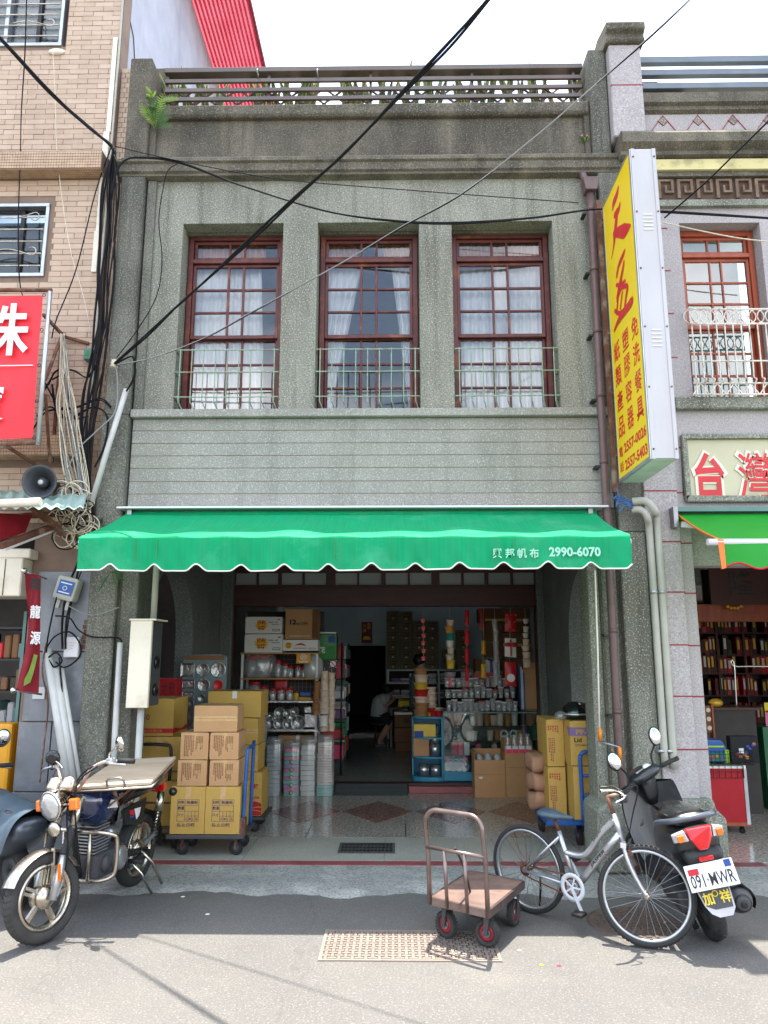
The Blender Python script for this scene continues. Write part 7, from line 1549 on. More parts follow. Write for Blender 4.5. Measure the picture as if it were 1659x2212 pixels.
for fx, mm, lb in ((842, 'cup_red', 'small red paper cup, left of the pair on the turquoise shelf'), (882, 'cup_red', 'small red paper cup, right of the pair on the turquoise shelf')): o = thing('paper_cup', lb, 'cup', (f(fx, 1050, YK+.05).x, YK+.09, zt), None, False); cupobj(o, 'cup_body', .045, .034, .075, mm, (0, 0, 0))
pile('low tower of orange striped cups on the turquoise shelf', 825, [(.05, .05, 'cup_orange'), (.05, .05, 'cup_red')], 'cup_orange', YK+.13, zt)
pile('pair of kraft trays beside the red cups', 868, [(.075, .05, 'cup_kraft'), (.08, .045, 'cup_cream')], 'cup_kraft', YK+.30, zt)
# glass counter
gx0, gx1 = f(915, 1300, YK).x, 1.98; gz1 = f(1200, 1012, YK).z; gzb = f(1000, 1455, YK).z
GC = thing('glass_counter', 'long glass display counter with turquoise base and frame', 'counter', ((gx0+gx1)/2, YK+.25, .1))
MB().box(gx0, gx1, YK, YK+.5, .115, gzb).build('base', 'teal_blue', GC, bevel=.004)
MB().box(gx0, gx1, YK-.003, YK+.0, gzb+.005, gz1-.02).build('front_glass', 'glass_clear', GC); MB().box(gx0, gx1, YK, YK+.5, gz1-.012, gz1).build('top_glass', 'glass_clear', GC)
for x in (gx0, gx1-.014): MB().box(x, x+.014, YK-.004, YK+.012, gzb, gz1-.013).build('corner_post', 'teal_grey', GC)
MB().box(gx0, gx1, YK-.006, YK+.006, gz1-.03, gz1-.0125).build('top_rail', 'teal_grey', GC); MB().box(gx0, gx1, YK+.49, YK+.5, gzb, gz1-.013).build('back_panel', 'teal_grey', GC)
gs = [f(1200, y, YK).z for y in (1122, 1230, 1338)]
for z in gs: MB().box(gx0+.015, gx1-.015, YK+.02, YK+.47, z-.008, z).build('glass_shelf', 'glass_clear', GC); MB().box(gx0+.015, gx1-.015, YK+.012, YK+.02, z-.010, z+.001).build('shelf_edge', 'black', GC)
def gcup(lb, fx, z, r, h, mm, group, lid=None, dy=.16):
    o = thing('paper_cup', lb, 'cup', (f(fx, 1200, YK+dy).x, YK+dy, z+.001), group, False); cupobj(o, 'cup_body', r, r*.74, h, mm, (0, 0, 0))
    if lid: MB().lathe([(r*1.08, h-.004), (r*1.05, h+.006), (r*.8, h+.016), (0, h+.016)], (0, 0, 0), n=16).build('lid', lid, o)
row1 = [(985, .05, .15, 'cup_kraft', None), (1032, .05, .16, 'cup_kraft', 'plastic_white'), (1130, .05, .19, 'cup_white', None), (1180, .06, .16, 'cup_cream', None), (1235, .05, .16, 'cup_kraft', None), (1285, .06, .13, 'cup_cream', None), (1330, .052, .18, 'cup_white', 'cup_black'), (1385, .05, .17, 'cup_kraft', 'cup_black'), (1435, .052, .20, 'cup_white', None), (1490, .052, .19, 'cup_black', 'cup_black'), (1548, .07, .15, 'cup_kraft', None)]
nm = ['short kraft cup', 'kraft cup with white lid', 'tall white cup', 'printed cream cup', 'plain kraft cup', 'wide cream cup', 'white cup with black lid', 'kraft cup with black lid', 'tallest white cup', 'all-black cup', 'wide brown cup']
for k, (fx, r, h, mm, lid) in enumerate(row1): gcup(nm[k]+' on the upper glass shelf of the counter', fx, gs[0], r, h, mm, 'cups on the upper glass shelf', lid)
row2 = [(1100, .05, .11, 'cup_white'), (1140, .05, .11, 'cup_white'), (1255, .05, .12, 'cup_cream'), (1312, .055, .14, 'cup_kraft'), (1460, .06, .12, 'cup_yellow'), (1500, .05, .20, 'ink_lilac'), (1575, .06, .22, 'cup_green')]
nm = ['first small white cup', 'second small white cup', 'cream cup', 'kraft cup', 'yellow printed cup', 'lilac tumbler', 'green tumbler']
for k, (fx, r, h, mm) in enumerate(row2): gcup(nm[k]+' on the middle glass shelf of the counter', fx, gs[1], r, h, mm, 'cups on the middle glass shelf')
m = MB(); c = f(1390, 1200, YK+.1)
for a in (-1, 1):
    for b in (-1, 1): m.torus((c.x+a*.065, YK+.12, c.z+b*.035), .045, .014, (0, 1, 0), 18, 6)
one(m, 'cup_carrier', 'moulded grey cup carrier on the middle glass shelf', 'cup carrier', 'carton_white')
x0, x1 = f(975, 1300, YK+.1).x, f(1065, 1300, YK+.1).x; 
for k, (mm, lb) in enumerate((('plastic_red', 'red packet'), ('plastic_pink', 'pink packet'), ('plastic_white', 'white packet'))): xx = x0+k*(x1-x0)/2; one(MB().box(xx, xx+(x1-x0)/2-.01, YK+.06, YK+.2, gs[2]+.001, gs[2]+.17), 'packet', lb+' on the lower glass shelf of the counter', 'packet', mm, bevel=.006)
for k in range(12): x = f(1130+k*38, 1300, YK+.1).x; roll_end(ORD[k]+' cup bundle from the left on the lower glass shelf', x, gs[2]+.042+(.07 if k % 3 == 1 else 0), .04, YK+.06, .25, ('cup_cream', 'pack_pink', 'cup_white', 'carton_dark')[k % 4], 'bundles on the lower glass shelf', 12)
for k, (fx, fy, mm) in enumerate(((942, 1362, 'pack_pink'), (985, 1360, 'cup_teal'), (1023, 1360, 'cup_teal'), (1065, 1368, 'pack_pink'), (963, 1392, 'plastic_white'), (1005, 1392, 'plastic_white'), (1046, 1392, 'plastic_white'), (1086, 1402, 'cup_teal'), (945, 1430, 'plastic_white'), (985, 1430, 'plastic_white'), (1027, 1430, 'plastic_white'), (1068, 1430, 'plastic_white'), (1103, 1437, 'blue_paint'))):
    p = f(fx, fy, YK+.06); roll_end('%s cup bundle in the counter bottom, %s from left, %s layer' % ({'plastic_white': 'white', 'pack_pink': 'pink', 'cup_teal': 'teal', 'blue_paint': 'blue'}[mm], ORD[(k, k-4, k-8)[0 if k < 4 else 1 if k < 8 else 2]], ('top', 'middle', 'bottom')[0 if k < 4 else 1 if k < 8 else 2]), p.x, max(p.z, gzb+.06), .056 if mm == 'plastic_white' else .045, YK+.04, .3, mm, 'cup bundles at the counter bottom', 16)
# clear cups and bottles on the counter top, a wire tier behind
tr_ = thing('display_tier', 'wire tier on the glass counter carrying clear cups', 'rack', ((gx0+gx1)/2, YK+.35, gz1))
tz = [gz1+.16, gz1+.30]
for z, y in ((tz[0], YK+.26), (tz[1], YK+.38)): MB().box(gx0+.05, gx1-.25, y-.05, y+.06, z-.008, z-.001).build('tier_board', 'glass_clear', tr_); MB().cyl((gx0+.05, y-.05, z-.006), (gx1-.25, y-.05, z-.006), .005, n=5).build('tier_wire', 'black', tr_)
for x in (gx0+.06, (gx0+gx1)/2, gx1-.26):
    for y, z in ((YK+.21, tz[0]), (YK+.44, tz[1])): MB().cyl((x, y, gz1+.001), (x, y, z-.008), .005, n=5).build('tier_leg', 'black', tr_)
rnd = random.Random(11)
for z, y, n, hh in ((gz1+.001, YK+.09, 13, .12), (tz[0]+.001, YK+.26, 12, .12), (tz[1]+.001, YK+.38, 12, .13)):
    for k in range(n):
        x = gx0+.09+(gx1-gx0-.42)*k/(n-1); r = rnd.uniform(.036, .05); h = hh*rnd.uniform(.8, 1.35)
        o = thing('clear_cup', 'clear plastic cup, %s from the left in the %s row on the glass counter top' % (ORD[k], {13: 'front', 12: 'raised'}[n] if z < tz[1] else 'topmost'), 'cup', (x, y, z), 'clear cups on the counter top', False); cupobj(o, 'cup_body', round(r, 2), round(r*.8, 2), round(h, 2), 'plastic_clear', (0, 0, 0))
        if rnd.random() < .6: MB().lathe([(r*1.06, h-.004), (r*1.06, h+.01), (0, h+.012)], (0, 0, 0), n=12).build('lid', rnd.choice(['plastic_white', 'plastic_red', 'plastic_white', 'cup_cream']), o)
        if rnd.random() < .5: MB().box(-.014, .014, -r*1.0-.002, -r*.9, h*.35, h*.55).build('label', 'plastic_white', o)
for fx, lb in ((965, 'left'), (1083, 'right')): o = thing('clear_bowl', 'clear lidded bowl at the %s of the counter tier' % lb, 'bowl', (f(fx, 830, YK+.38).x, YK+.38, tz[1]+.15), None, False); cupobj(o, 'bowl_body', .09, .07, .06, 'plastic_clear', (0, 0, 0)); MB().lathe([(.04, -.15), (.03, -.1), (.045, 0)], (0, 0, 0), n=12).build('stem', 'cup_pink', o)
# leaning cardboard sheets and blue-white sleeves at the right end
p0, p1 = f(1500, 1010, YK+.3), f(1590, 660, YK+.3); carton('tall flat brown cardboard pack standing at the right end of the counter', p0.x, p1.x, YK+.24, .06, gz1+.001, p1.z, 'carton', 0, None)
for k in range(4): x = f(1462+k*9, 900, YK+.3).x; one(MB().box(x, x+.022, YK+.22, YK+.36, gz1+.001, f(1470, 672+20*k, YK+.3).z), 'paper_sleeve', ('blue sleeve nearest the tall cardboard pack', 'white sleeve beside the blue one on the counter end', 'second white sleeve on the counter end', 'bluish sleeve touching the cardboard pack')[k], 'sleeve', ('blue_paint', 'plastic_white', 'plastic_white', 'blue_paint')[k])
# ------------------------------------------------------------------ things hanging from the front beam
YH = 10.38; fh = 258
cuptower('hanging string of small pink paper cups', 770, YH, [(342+55*k, 372+55*k, 17, 'cup_pink') for k in range(6)], f, fh)
cuptower('hanging string of colourful paper tubs ending in a yellow one', 965, YH, [(350, 397, 29, 'cup_cream'), (398, 448, 30, 'cup_orange'), (449, 500, 30, 'cup_teal'), (502, 548, 30, 'cup_white'), (552, 598, 26, 'cup_cream'), (602, 642, 30, 'cup_cream'), (644, 705, 32, 'cup_yellow')], f, fh)
cuptower('hanging string of small cream cups growing larger downwards', 1520, YH, [(345, 378, 19, 'cup_white'), (400, 440, 20, 'cup_white'), (448, 482, 23, 'cup_white'), (492, 535, 25, 'cup_cream'), (540, 578, 30, 'cup_cream'), (586, 632, 32, 'cup_cream'), (636, 695, 32, 'cup_cream')], f, fh)
cuptower('hanging tube of clear plastic cups', 1300, YH, [(345+78*k, 435+78*k, 22, 'plastic_clear') for k in range(6)], f, fh)
def bagstring(label, fx, bags, Y=YH):
    o = thing('bag_string', label, 'bag string', tuple(f(fx, bags[-1][1], Y)), None, False); L = V(o.location)
    for t, b, hw, mm, s in bags:
        c = [f(fx-hw, t, Y), f(fx+hw, t+6, Y), f(fx+hw*1.05, b, Y), f(fx-hw, b-8, Y)]; m = MB()
        m.grid(lambda a, q: c[0].lerp(c[1], a).lerp(c[3].lerp(c[2], a), q)+V((0, -.03*math.sin(math.pi*a)*math.sin(math.pi*q)-.004, 0))-L, 6, 8); m.grid(lambda a, q: c[0].lerp(c[1], 1-a).lerp(c[3].lerp(c[2], 1-a), q)+V((0, .03*math.sin(math.pi*a)*math.sin(math.pi*q)+.004, 0))-L, 6, 8); bg2 = m.build('bag', mm, o)
        cc = (c[0]+c[2])/2-L
        if s == 'bow': MB().ball(cc+V((-.045, -.05, .04)), .045, .02, .03, 10, 6).build('bow_loop', 'plastic_red', bg2); MB().ball(cc+V((.045, -.05, .04)), .045, .02, .03, 10, 6).build('bow_loop', 'plastic_red', bg2); MB().box(cc.x-.012, cc.x+.012, cc.y-.045, cc.y-.038, c[2].z-L.z+.02, c[0].z-L.z-.02).build('ribbon', 'plastic_red', bg2)
        if s == 'disc': MB().cyl(cc+V((0, -.034, -.05)), cc+V((0, -.044, -.05)), .055, n=18).build('white_motif', 'plastic_white', bg2)
        if s == 'dots':
            for k in range(8): MB().ball(cc+V((-.07+.02*k, -.036, .12*math.sin(k*2.1))), .012, .008, .012, 6, 4).build('blossom', 'pack_pink', bg2)
    a = f(fx, fh, Y)-L; MB().cyl((0, 0, bags and (f(fx, bags[-1][0], Y)-L).z), a, .003, n=5).build('string', 'cable_white', o)
bagstring('hanging trio of gift bags, red, white with bow, red', 1400, [(300, 442, 40, 'plastic_red', 'dots'), (482, 625, 41, 'plastic_white', 'bow'), (655, 835, 40, 'plastic_red', 'disc')])
bagstring('hanging string of twisted red pouches', 1085, [(275, 395, 16, 'plastic_red', None), (420, 532, 18, 'plastic_red', None), (555, 668, 16, 'plastic_red', None), (690, 800, 13, 'plastic_red', None)])
bagstring('hanging string of dark red pouches left of the clear tube', 1192, [(270, 430, 22, 'book_red', None)], YH+.1)
bagstring('hanging string of gold foil pouches', 1205, [(500, 605, 15, 'ink_gold', None), (670, 778, 18, 'ink_gold', None)], YH+.06)
for k, (fa, fb) in enumerate(((1140, 1205), (1210, 1282))):
    x0, x1, z0, z1 = fbox(fa, fb, 735, 838, YK+.46); o = thing('gift_box', 'red gift box with gold flower, %s of two behind the cups' % ('left', 'right')[k], 'gift box', ((x0+x1)/2, YK+.5, z0), None, False); w, h = x1-x0, z1-z0; MB().box(-w/2, w/2, -.03, .1, 0, h).build('box_body', 'plastic_red', o, bevel=.004); MB().torus((0, -.033, h*.5), .03, .009, (0, 1, 0), 14, 5).build('gold_flower', 'ink_gold', o); MB().box(-w*.2, w*.2, -.028, .09, -(z0-gz1)+.002, 0).build('riser', 'room_dark', o)
# brown cartons high at the right rear
YR2 = 12.2
for i, (a, b, c, d2) in enumerate(((1175, 1345, 265, 370), (1350, 1560, 265, 440), (1215, 1345, 372, 512), (1350, 1560, 442, 625), (1215, 1345, 514, 628), (1150, 1345, 630, 835), (1350, 1560, 628, 835))):
    x0, x1, z0, z1 = fbox(a, b, c, d2, YR2); x1 = min(x1, 2.19); o, w, d, h = carton(('upper left brown carton of the high stack at right rear', 'upper right brown carton of the high stack at right rear', 'second left brown carton of the high stack at right rear', 'large brown carton with script lettering at right rear', 'third left brown carton of the high stack at right rear', 'lowest left brown carton visible behind the gift boxes', 'lowest right brown carton behind the hanging bags')[i], x0, x1, YR2, .4, z0, z1-.003, 'carton_dark', 0, 'h' if i % 2 else None, 'brown cartons at the right rear')
    if i == 3: txt('Brown', 'ink_black', o, (-w*.45, -d/2, h*.35), FR, FU, w*.5, h*.22, 0, .0034, shear=.3)
    if i == 0: MB().box(-w/2, w/2, -d/2-.002, -d/2, h*.12, h*.25).build('yellow_tape', 'ink_yellow', o)
x0, x1, z0, z1 = fbox(1150, 1560, 838, 1400, YR2); carton('large plain carton at floor level supporting the right rear stack', x0, min(x1, 2.19), YR2, .4, .101, z1+.003, 'carton_dark', 0, None)
for k in range(7): x = f(1215+k*14, 700, 11.6).x; one(MB().box(x, x+.035, 11.5, 11.75, f(1200, 735, 11.6).z-.3, f(1215, 640+8*(k % 3), 11.6).z), 'folder', ORD[k]+' upright folder from the left behind the gift boxes', 'folder', ('plastic_white', 'tray_silver', 'ink_lilac', 'blue_paint', 'plastic_white', 'book_red', 'plastic_white')[k], 'folders behind the gift boxes')
x0, x1 = f(1205, 740, 11.6).x, f(1320, 740, 11.6).x; one(MB().box(x0-.05, x1+.05, 11.45, 11.8, .101, f(1200, 735, 11.6).z-.301), 'side_cabinet', 'dark cabinet below the row of folders', 'cabinet', 'shelf_brown')
# ------------------------------------------------------------------ open cartons before the counter
def open_carton(label, x0, x1, y0, d, z1, mm='carton', flaps=True, fy=.10):
    w, h = x1-x0, z1-.002; o = thing('open_carton', label, 'carton', ((x0+x1)/2, y0+d/2, .003), 'open cartons before the counter', False); t = .005
    m = MB(); m.box(-w/2, w/2, -d/2, -d/2+t, 0, h); m.box(-w/2, w/2, d/2-t, d/2, 0, h); m.box(-w/2, -w/2+t, -d/2+t, d/2-t, 0, h); m.box(w/2-t, w/2, -d/2+t, d/2-t, 0, h); m.box(-w/2+t, w/2-t, -d/2+t, d/2-t, 0, t); m.build('body', mm, o)
    if flaps:
        for s in (-1, 1): MB().bar((s*w/2, 0, h), (s*(w/2-.01), 0, h+fy), d*.96, t, (1, 0, 0)).build('flap', mm, o)
        MB().box(-w/2, w/2, d/2-t, d/2, h+.001, h+fy).build('flap', mm, o); MB().box(-w/2+.004, w/2-.004, -d/2-.006, -d/2-.001, h*.72, h-.002).build('flap', mm, o)
    MB().box(-w/2, w/2, -d/2-.0034, -d/2, h*.60, h*.605).build('crease', 'ink_brown', o)
    return o, w, d, h
o, w, d, h = open_carton('open brown carton of clear bags, left of three before the counter', 1.01, 1.40, 9.92, .34, .46)
MB().box(-w*.36, -w*.24, -d/2-.0034, -d/2, h*.5, h*.55).build('label', 'tape_white', o)
for k in range(3): m = loft(MB(), [[(-w*.3+w*.3*k+.06*s*math.cos(a)*(1+.2*math.sin(3*a+k)), .1*s*math.sin(a), h*.7+z) for a in [2*math.pi*q/10 for q in range(10)]] for z, s in ((0, 1), (.1, 1), (.16, .8), (.2, .3))]); m.build('bag_of_lids', 'wrap', o)
o, w, d, h = open_carton('open brown carton with pink-capped bags, middle one before the counter', 1.405, 1.76, 9.94, .34, .60)
for k in range(4): x = -w*.36+w*.24*k; MB().box(x-.035, x+.035, -d/2-.012, -d/2+.03, h-.06, h-.01).build('pink_pack', 'plastic_pink', o); MB().box(x-.035, x+.035, -d/2-.011, -d/2+.03, h-.01, h+.03).build('white_pack', 'plastic_white', o); loft(MB(), [[(x+.04*s*math.cos(a), -d/2+.05+.05*s*math.sin(a), h-.02+z) for a in [2*math.pi*q/10 for q in range(10)]] for z, s in ((0, 1), (.09, 1.1), (.14, .6), (.19, .8), (.2, .2))]).build('bag', 'bag_film', o)
o, w, d, h = open_carton('open brown carton marked 170, right one before the counter', 1.77, 1.99, 9.96, .3, .39)
ptx(o, '170', 'ink_plum', w*.02, h*.22, w*.24, h*.10, d, .03); MB().box(w*.3, w*.45, -d/2-.0034, -d/2, h*.22, h*.32).build('red_square', 'ink_plum', o); m = MB(); m.box(-w*.4, w*.05, -d/2-.0034, -d/2, h*.10, h*.115); m.bar((-w*.42, -d/2-.001, h*.5), (-w*.36, -d/2-.001, h*.14), .002, .006, (0, 1, 0)); m.bar((-w*.14, -d/2-.001, h*.5), (-w*.2, -d/2-.001, h*.14), .002, .006, (0, 1, 0)); m.build('cup_drawing', 'ink_brown', o, kind='stuff')
# ramp plate at the doorway and pink step
x0, x1 = G(724, 1713).x, G(881, 1713).x
rm = thing('ramp_plate', 'dark ribbed metal ramp at the shop doorway', 'ramp', ((x0+x1)/2, YS-.15, .003)); m = MB(); m.prism([(YS-.26, .003), (YS-.04, .003), (YS-.04, .118), (YS-.06, .118)], (x1-x0, 0, 0), (x0, 0, 0), (0, 1, 0)); mat('ramp', srgb(74, 84, 88), .5, .5); m.build('plate', 'ramp', rm)
for k in range(9): t = k/9; MB().box(x0+.01, x1-.01, YS-.25+t*.19, YS-.245+t*.19, .008+t*.113, .014+t*.113).build('rib', 'deck_dark', rm)
mat('step_red', srgb(150, 84, 84), .5, c2=srgb(132, 70, 72), scale=4)
one(MB().box(x1+.01, 2.0, YS-.12, YS-.032, .003, .09), 'door_step', 'dull red step along the foot of the glass counter', 'step', 'step_red', bevel=.004)
# ------------------------------------------------------------------ blue trolley on the right with yellow lid cartons
YU = 7.25
UT = thing('platform_truck', 'bright blue trolley with rail handle loaded with yellow cartons by the right pillar', 'hand cart', (1.72, YU+.4, 0))
MB().box(1.40, 1.98, YU+.05, YU+.95, .235, .275).build('deck', 'blue_paint', UT, bevel=.005)
for x, y in ((1.76, YU+.32), (1.50, YU+.85), (1.9, YU+.85)): caster(UT, (x, y, .003), .085, .045, (.05, -1, 0), 'wheel_red', .233, 'blue_paint', 'rubber')
MB().tube(crv([(1.735, YU+.03, .27), (1.73, YU+.02, .80), (1.735, YU+.02, .86), (1.79, YU+.02, .895), (1.95, YU+.02, .895)], 5), .018, 10).build('handle', 'blue_paint', UT); MB().tube([(1.95, YU+.02, .895), (1.97, YU+.03, .27)], .018, 10).build('handle', 'blue_paint', UT)
for z in (.68, .50): MB().cyl((1.735, YU+.025, z), (1.965, YU+.025, z), .013, n=8).build('handle_bar', 'blue_paint', UT)
o, w, d, h = carton('yellow carton marked PP-C85 Lid with lilac band on the blue trolley', 1.655, 1.975, YU+.07, .44, .76, 1.17, 'carton_yellow', 0, None, 'cartons on the blue trolley')
MB().box(-w/2, w/2, -d/2-.0034, -d/2, h*.66, h*.85).build('lilac_band', 'ink_lilac', o); MB().box(-w/2-.0015, -w/2, -d/2, d/2, h*.66, h*.85).build('lilac_band', 'ink_lilac', o); ptx(o, 'PP-C85', 'carton_yellow', -w*.32, h*.69, w*.74, h*.12, d, .03, ); txt('PP-C85', 'carton_yellow', o, (-w*.32, -d/2-.002, h*.69), FR, FU, w*.74, h*.12, .03, .0034); ptx(o, 'Lid', 'ink_black', -w*.38, h*.52, w*.22, h*.10, d, .03); ptx(o, "Q'TY: 600 PCS", 'ink_black', -w*.36, h*.43, w*.42, h*.04, d, .02); MB().box(-w*.38, w*.45, -d/2-.0032, -d/2, h*.48, h*.484).build('print_rule', 'ink_brown', o)
o, w, d, h = carton('yellow carton with purple specification print behind the blue rails', 1.67, 1.98, YU+.08, .44, .277, .757, 'carton_yellow', 0, None, 'cartons on the blue trolley')
ptx(o, '規格:1', 'ink_plum', -w*.18, h*.42, w*.52, h*.09, d, .01); ptx(o, '數量:6', 'ink_plum', -w*.18, h*.29, w*.52, h*.09, d, .01); MB().box(-w/2, w/2, -d/2-.0034, -d/2, h*.62, h*.66).build('tape', 'tape', o)
for lb, z0, z1 in (('upper yellow carton with red print behind the lilac-banded one', .72, 1.165), ('lower yellow carton with red print on the blue trolley', .277, .718)):
    o, w, d, h = carton(lb, 1.48, 1.648, YU+.30, .5, z0, z1, 'carton_yellow', 0, None, 'cartons on the blue trolley'); lines(o, w, d, h, .08, .75, .72, .86, 5, 'ink_red'); lines(o, w, d, h, -.0+.1, .5, .1, .6, 4, 'ink_plum')
for k, z in enumerate((.28, .46, .64)):
    one(loft(MB(), [[(1.43+.09*s*math.copysign(abs(math.cos(a))**.6, math.cos(a))+.012*math.sin(5*a+k), YU+.68+.2*s*math.copysign(abs(math.sin(a))**.6, math.sin(a)), z+zz_+.012*math.sin(3*a+k*2)) for a in [2*math.pi*q/24 for q in range(24)]] for zz_, s in ((0, .85), (.04, 1.03), (.09, 1.06), (.14, 1), (.16, .8))]), 'paper_sack', ('lowest', 'middle', 'topmost')[k]+' brown paper sack at the left edge of the blue trolley', 'sack', 'paper_sack', 'paper sacks on the blue trolley')
hm = thing('helmet', 'black open helmet wrapped on top of the PP-C85 carton', 'helmet', (1.78, YU+.3, 1.172)); MB().lathe([(.14, 0), (.15, .04), (.13, .11), (.08, .15), (0, .165)], (1.78, YU+.3, 1.172), n=22).build('shell', 'helmet', hm); MB().lathe([(.145, .03), (.155, .05), (.14, .06)], (1.78, YU+.3, 1.172), n=22).build('rim', 'alu', hm)
one(loft(MB(), [[(1.62+.06*s*math.cos(a), YU+.25+.06*s*math.sin(a), 1.172+z) for a in [2*math.pi*q/10 for q in range(10)]] for z, s in ((0, 1), (.04, 1.1), (.07, .6))]), 'plastic_bag', 'small crumpled clear bag beside the black helmet', 'bag', 'bag_film')
# ------------------------------------------------------------------ neighbour shop on the right
YX = 11.6
bkx0 = 4.2
BC = thing('bookcase', 'dark wooden bookcase of red-bound boxes inside the right shop', 'bookcase', (5.2, YX+.3, 0))
bz = [P(1560, v, YX).z for v in (1560, 1502, 1454, 1415, 1366)]
hz = lambda u, v, Y: P(u, v, Y)
for z in bz: MB().box(bkx0, 6.3, YX, YX+.4, z-.02, z).build('shelf_board', 'shelf_brown', BC)
for u in (1470, 1552, 1610, 1668): x = P(u, 1450, YX).x; MB().box(x, x+.03, YX-.004, YX+.4, 0, 2.35).build('upright', 'shelf_brown', BC)
MB().box(bkx0, 6.3, YX+.41, YX+.43, 0, 2.35).build('back_panel', 'room_dark', BC)
rnd = random.Random(8)
for li, z in enumerate(bz[:]):
    x = P(1480, 1450, YX).x; nb = 0
    while x < 6.1:
        w = rnd.uniform(.045, .075); hh = rnd.uniform(.22, .30)
        if rnd.random() < .88:
            nb += 1; o = thing('boxed_book', 'boxed volume, %s from the left on the %s shelf of the dark bookcase' % (ORD[nb], ORD[4-li]), 'book', (x, YX+.04, z+.001), 'boxed volumes on the bookcase', False); MB().box(0, w-.006, 0, .22, 0, hh).build('cover', rnd.choice(['book_red', 'book_red', 'book_dark', 'plastic_red', 'olive_tarp']), o); MB().box(w*.2, w*.7, -.002, 0, hh*.3, hh*.85).build('spine_label', rnd.choice(['ink_gold', 'tape_white', 'ink_gold', 'book_dark']), o)
        x += w
# red panelled cart with wire baskets
YZ = 8.0; rx0, rx1, rz0, rz1 = rct(1497, 1604, 1660, 1776, YZ)
RC = thing('goods_cart', 'red panelled goods cart with white trim on castors in the right arcade', 'cart', ((rx0+rx1)/2, YZ+.3, 0))
MB().box(rx0, rx1, YZ, YZ+.55, rz0, rz1).build('red_panel', 'red_cloth', RC); MB().box(rx0-.01, rx1+.03, YZ-.006, YZ+.56, rz1, rz1+.03).build('top_trim', 'carton_white', RC); MB().box(rx1, rx1+.035, YZ-.006, YZ+.03, rz0-.02, rz1).build('corner_trim', 'alu', RC); MB().box(rx1+.001, rx1+.04, YZ+.03, YZ+.55, rz0-.02, rz1).build('side_board', 'shelf_brown', RC); MB().box(rx0-.01, rx1+.04, YZ-.004, YZ+.555, rz0-.035, rz0-.001).build('bottom_rail', 'wood_orange', RC)
for x in (rx0+.08, rx1-.03):
    for y in (YZ+.06, YZ+.45): caster(RC, (x, y, .002), .032, .02, (.5, -1, 0), 'deck_dark', rz0-.037, 'black', 'rubber')
def wirebasket(label, x0, x1, y0, y1, z0, z1, n=14, mz=5):
    m = MB()
    for k in range(n+1): x = x0+(x1-x0)*k/n; m.cyl((x, y0, z0), (x, y0, z1), .003, n=4); m.cyl((x, y0, z0), (x, y1, z0), .003, n=4)
    for k in range(mz+1): z = z0+(z1-z0)*k/mz; m.tube([(x0, y1, z), (x0, y0, z), (x1, y0, z), (x1, y1, z)], .003, 4)
    for k in range(5): y = y0+(y1-y0)*k/4; m.cyl((x0, y, z0), (x0, y, z1), .003, n=4); m.cyl((x1, y, z0), (x1, y, z1), .003, n=4)
    return one(m, 'wire_basket', label, 'basket', 'black')
wirebasket('black wire basket with bags on top of the red cart', rx0-.02, rx1+.12, YZ+.0, YZ+.35, rz1+.035, rz1+.17, 16, 4)
wirebasket('black wire panel hanging down the red cart front', rx0-.01, rx1-.0, YZ-.02, YZ-.012, rz1-.09, rz1+.03, 9, 2)
bgx0, bgx1, bgz0, bgz1 = rct(1520, 1572, 1607, 1655, YZ+.08)
bp = thing('backpack', 'blue and lime child backpack in clear wrap in the wire basket', 'backpack', ((bgx0+bgx1)/2, YZ+.2, rz1+.04)); zb = rz1+.042; cx_ = (bgx0+bgx1)/2; ww = (bgx1-bgx0)/2
m = MB(); m.prism([(-ww, 0), (ww, 0), (ww*.95, .15), (ww*.6, .23), (-ww*.6, .23), (-ww*.95, .15)], (0, .14, 0), (cx_, YZ+.10, zb)); m.build('bag_body', 'blue_paint', bp, bevel=.02, seg=2); MB().box(cx_-ww*.8, cx_+ww*.8, YZ+.07, YZ+.10, zb+.01, zb+.10).build('front_pocket', 'cup_teal', bp, bevel=.012)
mat('lime', srgb(170, 214, 40), .5)
for s in (-1, 1): MB().box(cx_+s*ww*.9-.02, cx_+s*ww*.9+.02, YZ+.085, YZ+.11, zb+.0, zb+.13).build('side_strap', 'lime', bp)
MB().box(cx_-ww*.7, cx_+ww*.7, YZ+.088, YZ+.099, zb+.155, zb+.17).build('zip_line', 'lime', bp)
for k, mm in enumerate(('plastic_pink', 'cup_orange', 'ink_lilac')): MB().ball((cx_-ww*.4+k*ww*.4, YZ+.068, zb+.05+.02*(k % 2)), .022, .006, .022, 8, 6).build('patch', mm, bp)
x0, x1, z0, z1 = rct(1580, 1635, 1590, 1655, YZ+.1)
ob = thing('tote_bag', 'dark navy patterned bag in clear wrap at the right of the basket', 'bag', ((x0+x1)/2, YZ+.2, rz1+.04)); MB().box(x0, x1, YZ+.08, YZ+.18, rz1+.042, z1).build('bag_body', 'cloth_black', ob, bevel=.012, seg=2); rnd = random.Random(2)
for k in range(9): MB().ball((x0+.04+rnd.random()*(x1-x0-.08), YZ+.077, rz1+.07+rnd.random()*.17), .022, .005, .018, 8, 6).build('pattern_spot', rnd.choice(['terracotta', 'ink_plum', 'ink_blue', 'cup_orange']), ob)
MB().box(x0+.08, x0+.13, YZ+.072, YZ+.079, rz1+.14, rz1+.19).build('price_tag', 'ink_white', ob)
one(MB().box(rct(1497, 1518, 1600, 1655, YZ+.1)[0], rct(1497, 1518, 1600, 1655, YZ+.1)[1], YZ+.08, YZ+.2, rz1+.042, rz1+.21), 'soft_toy_bag', 'pale lilac packet at the left of the wire basket', 'packet', 'pack_lilac', bevel=.02, seg=2)
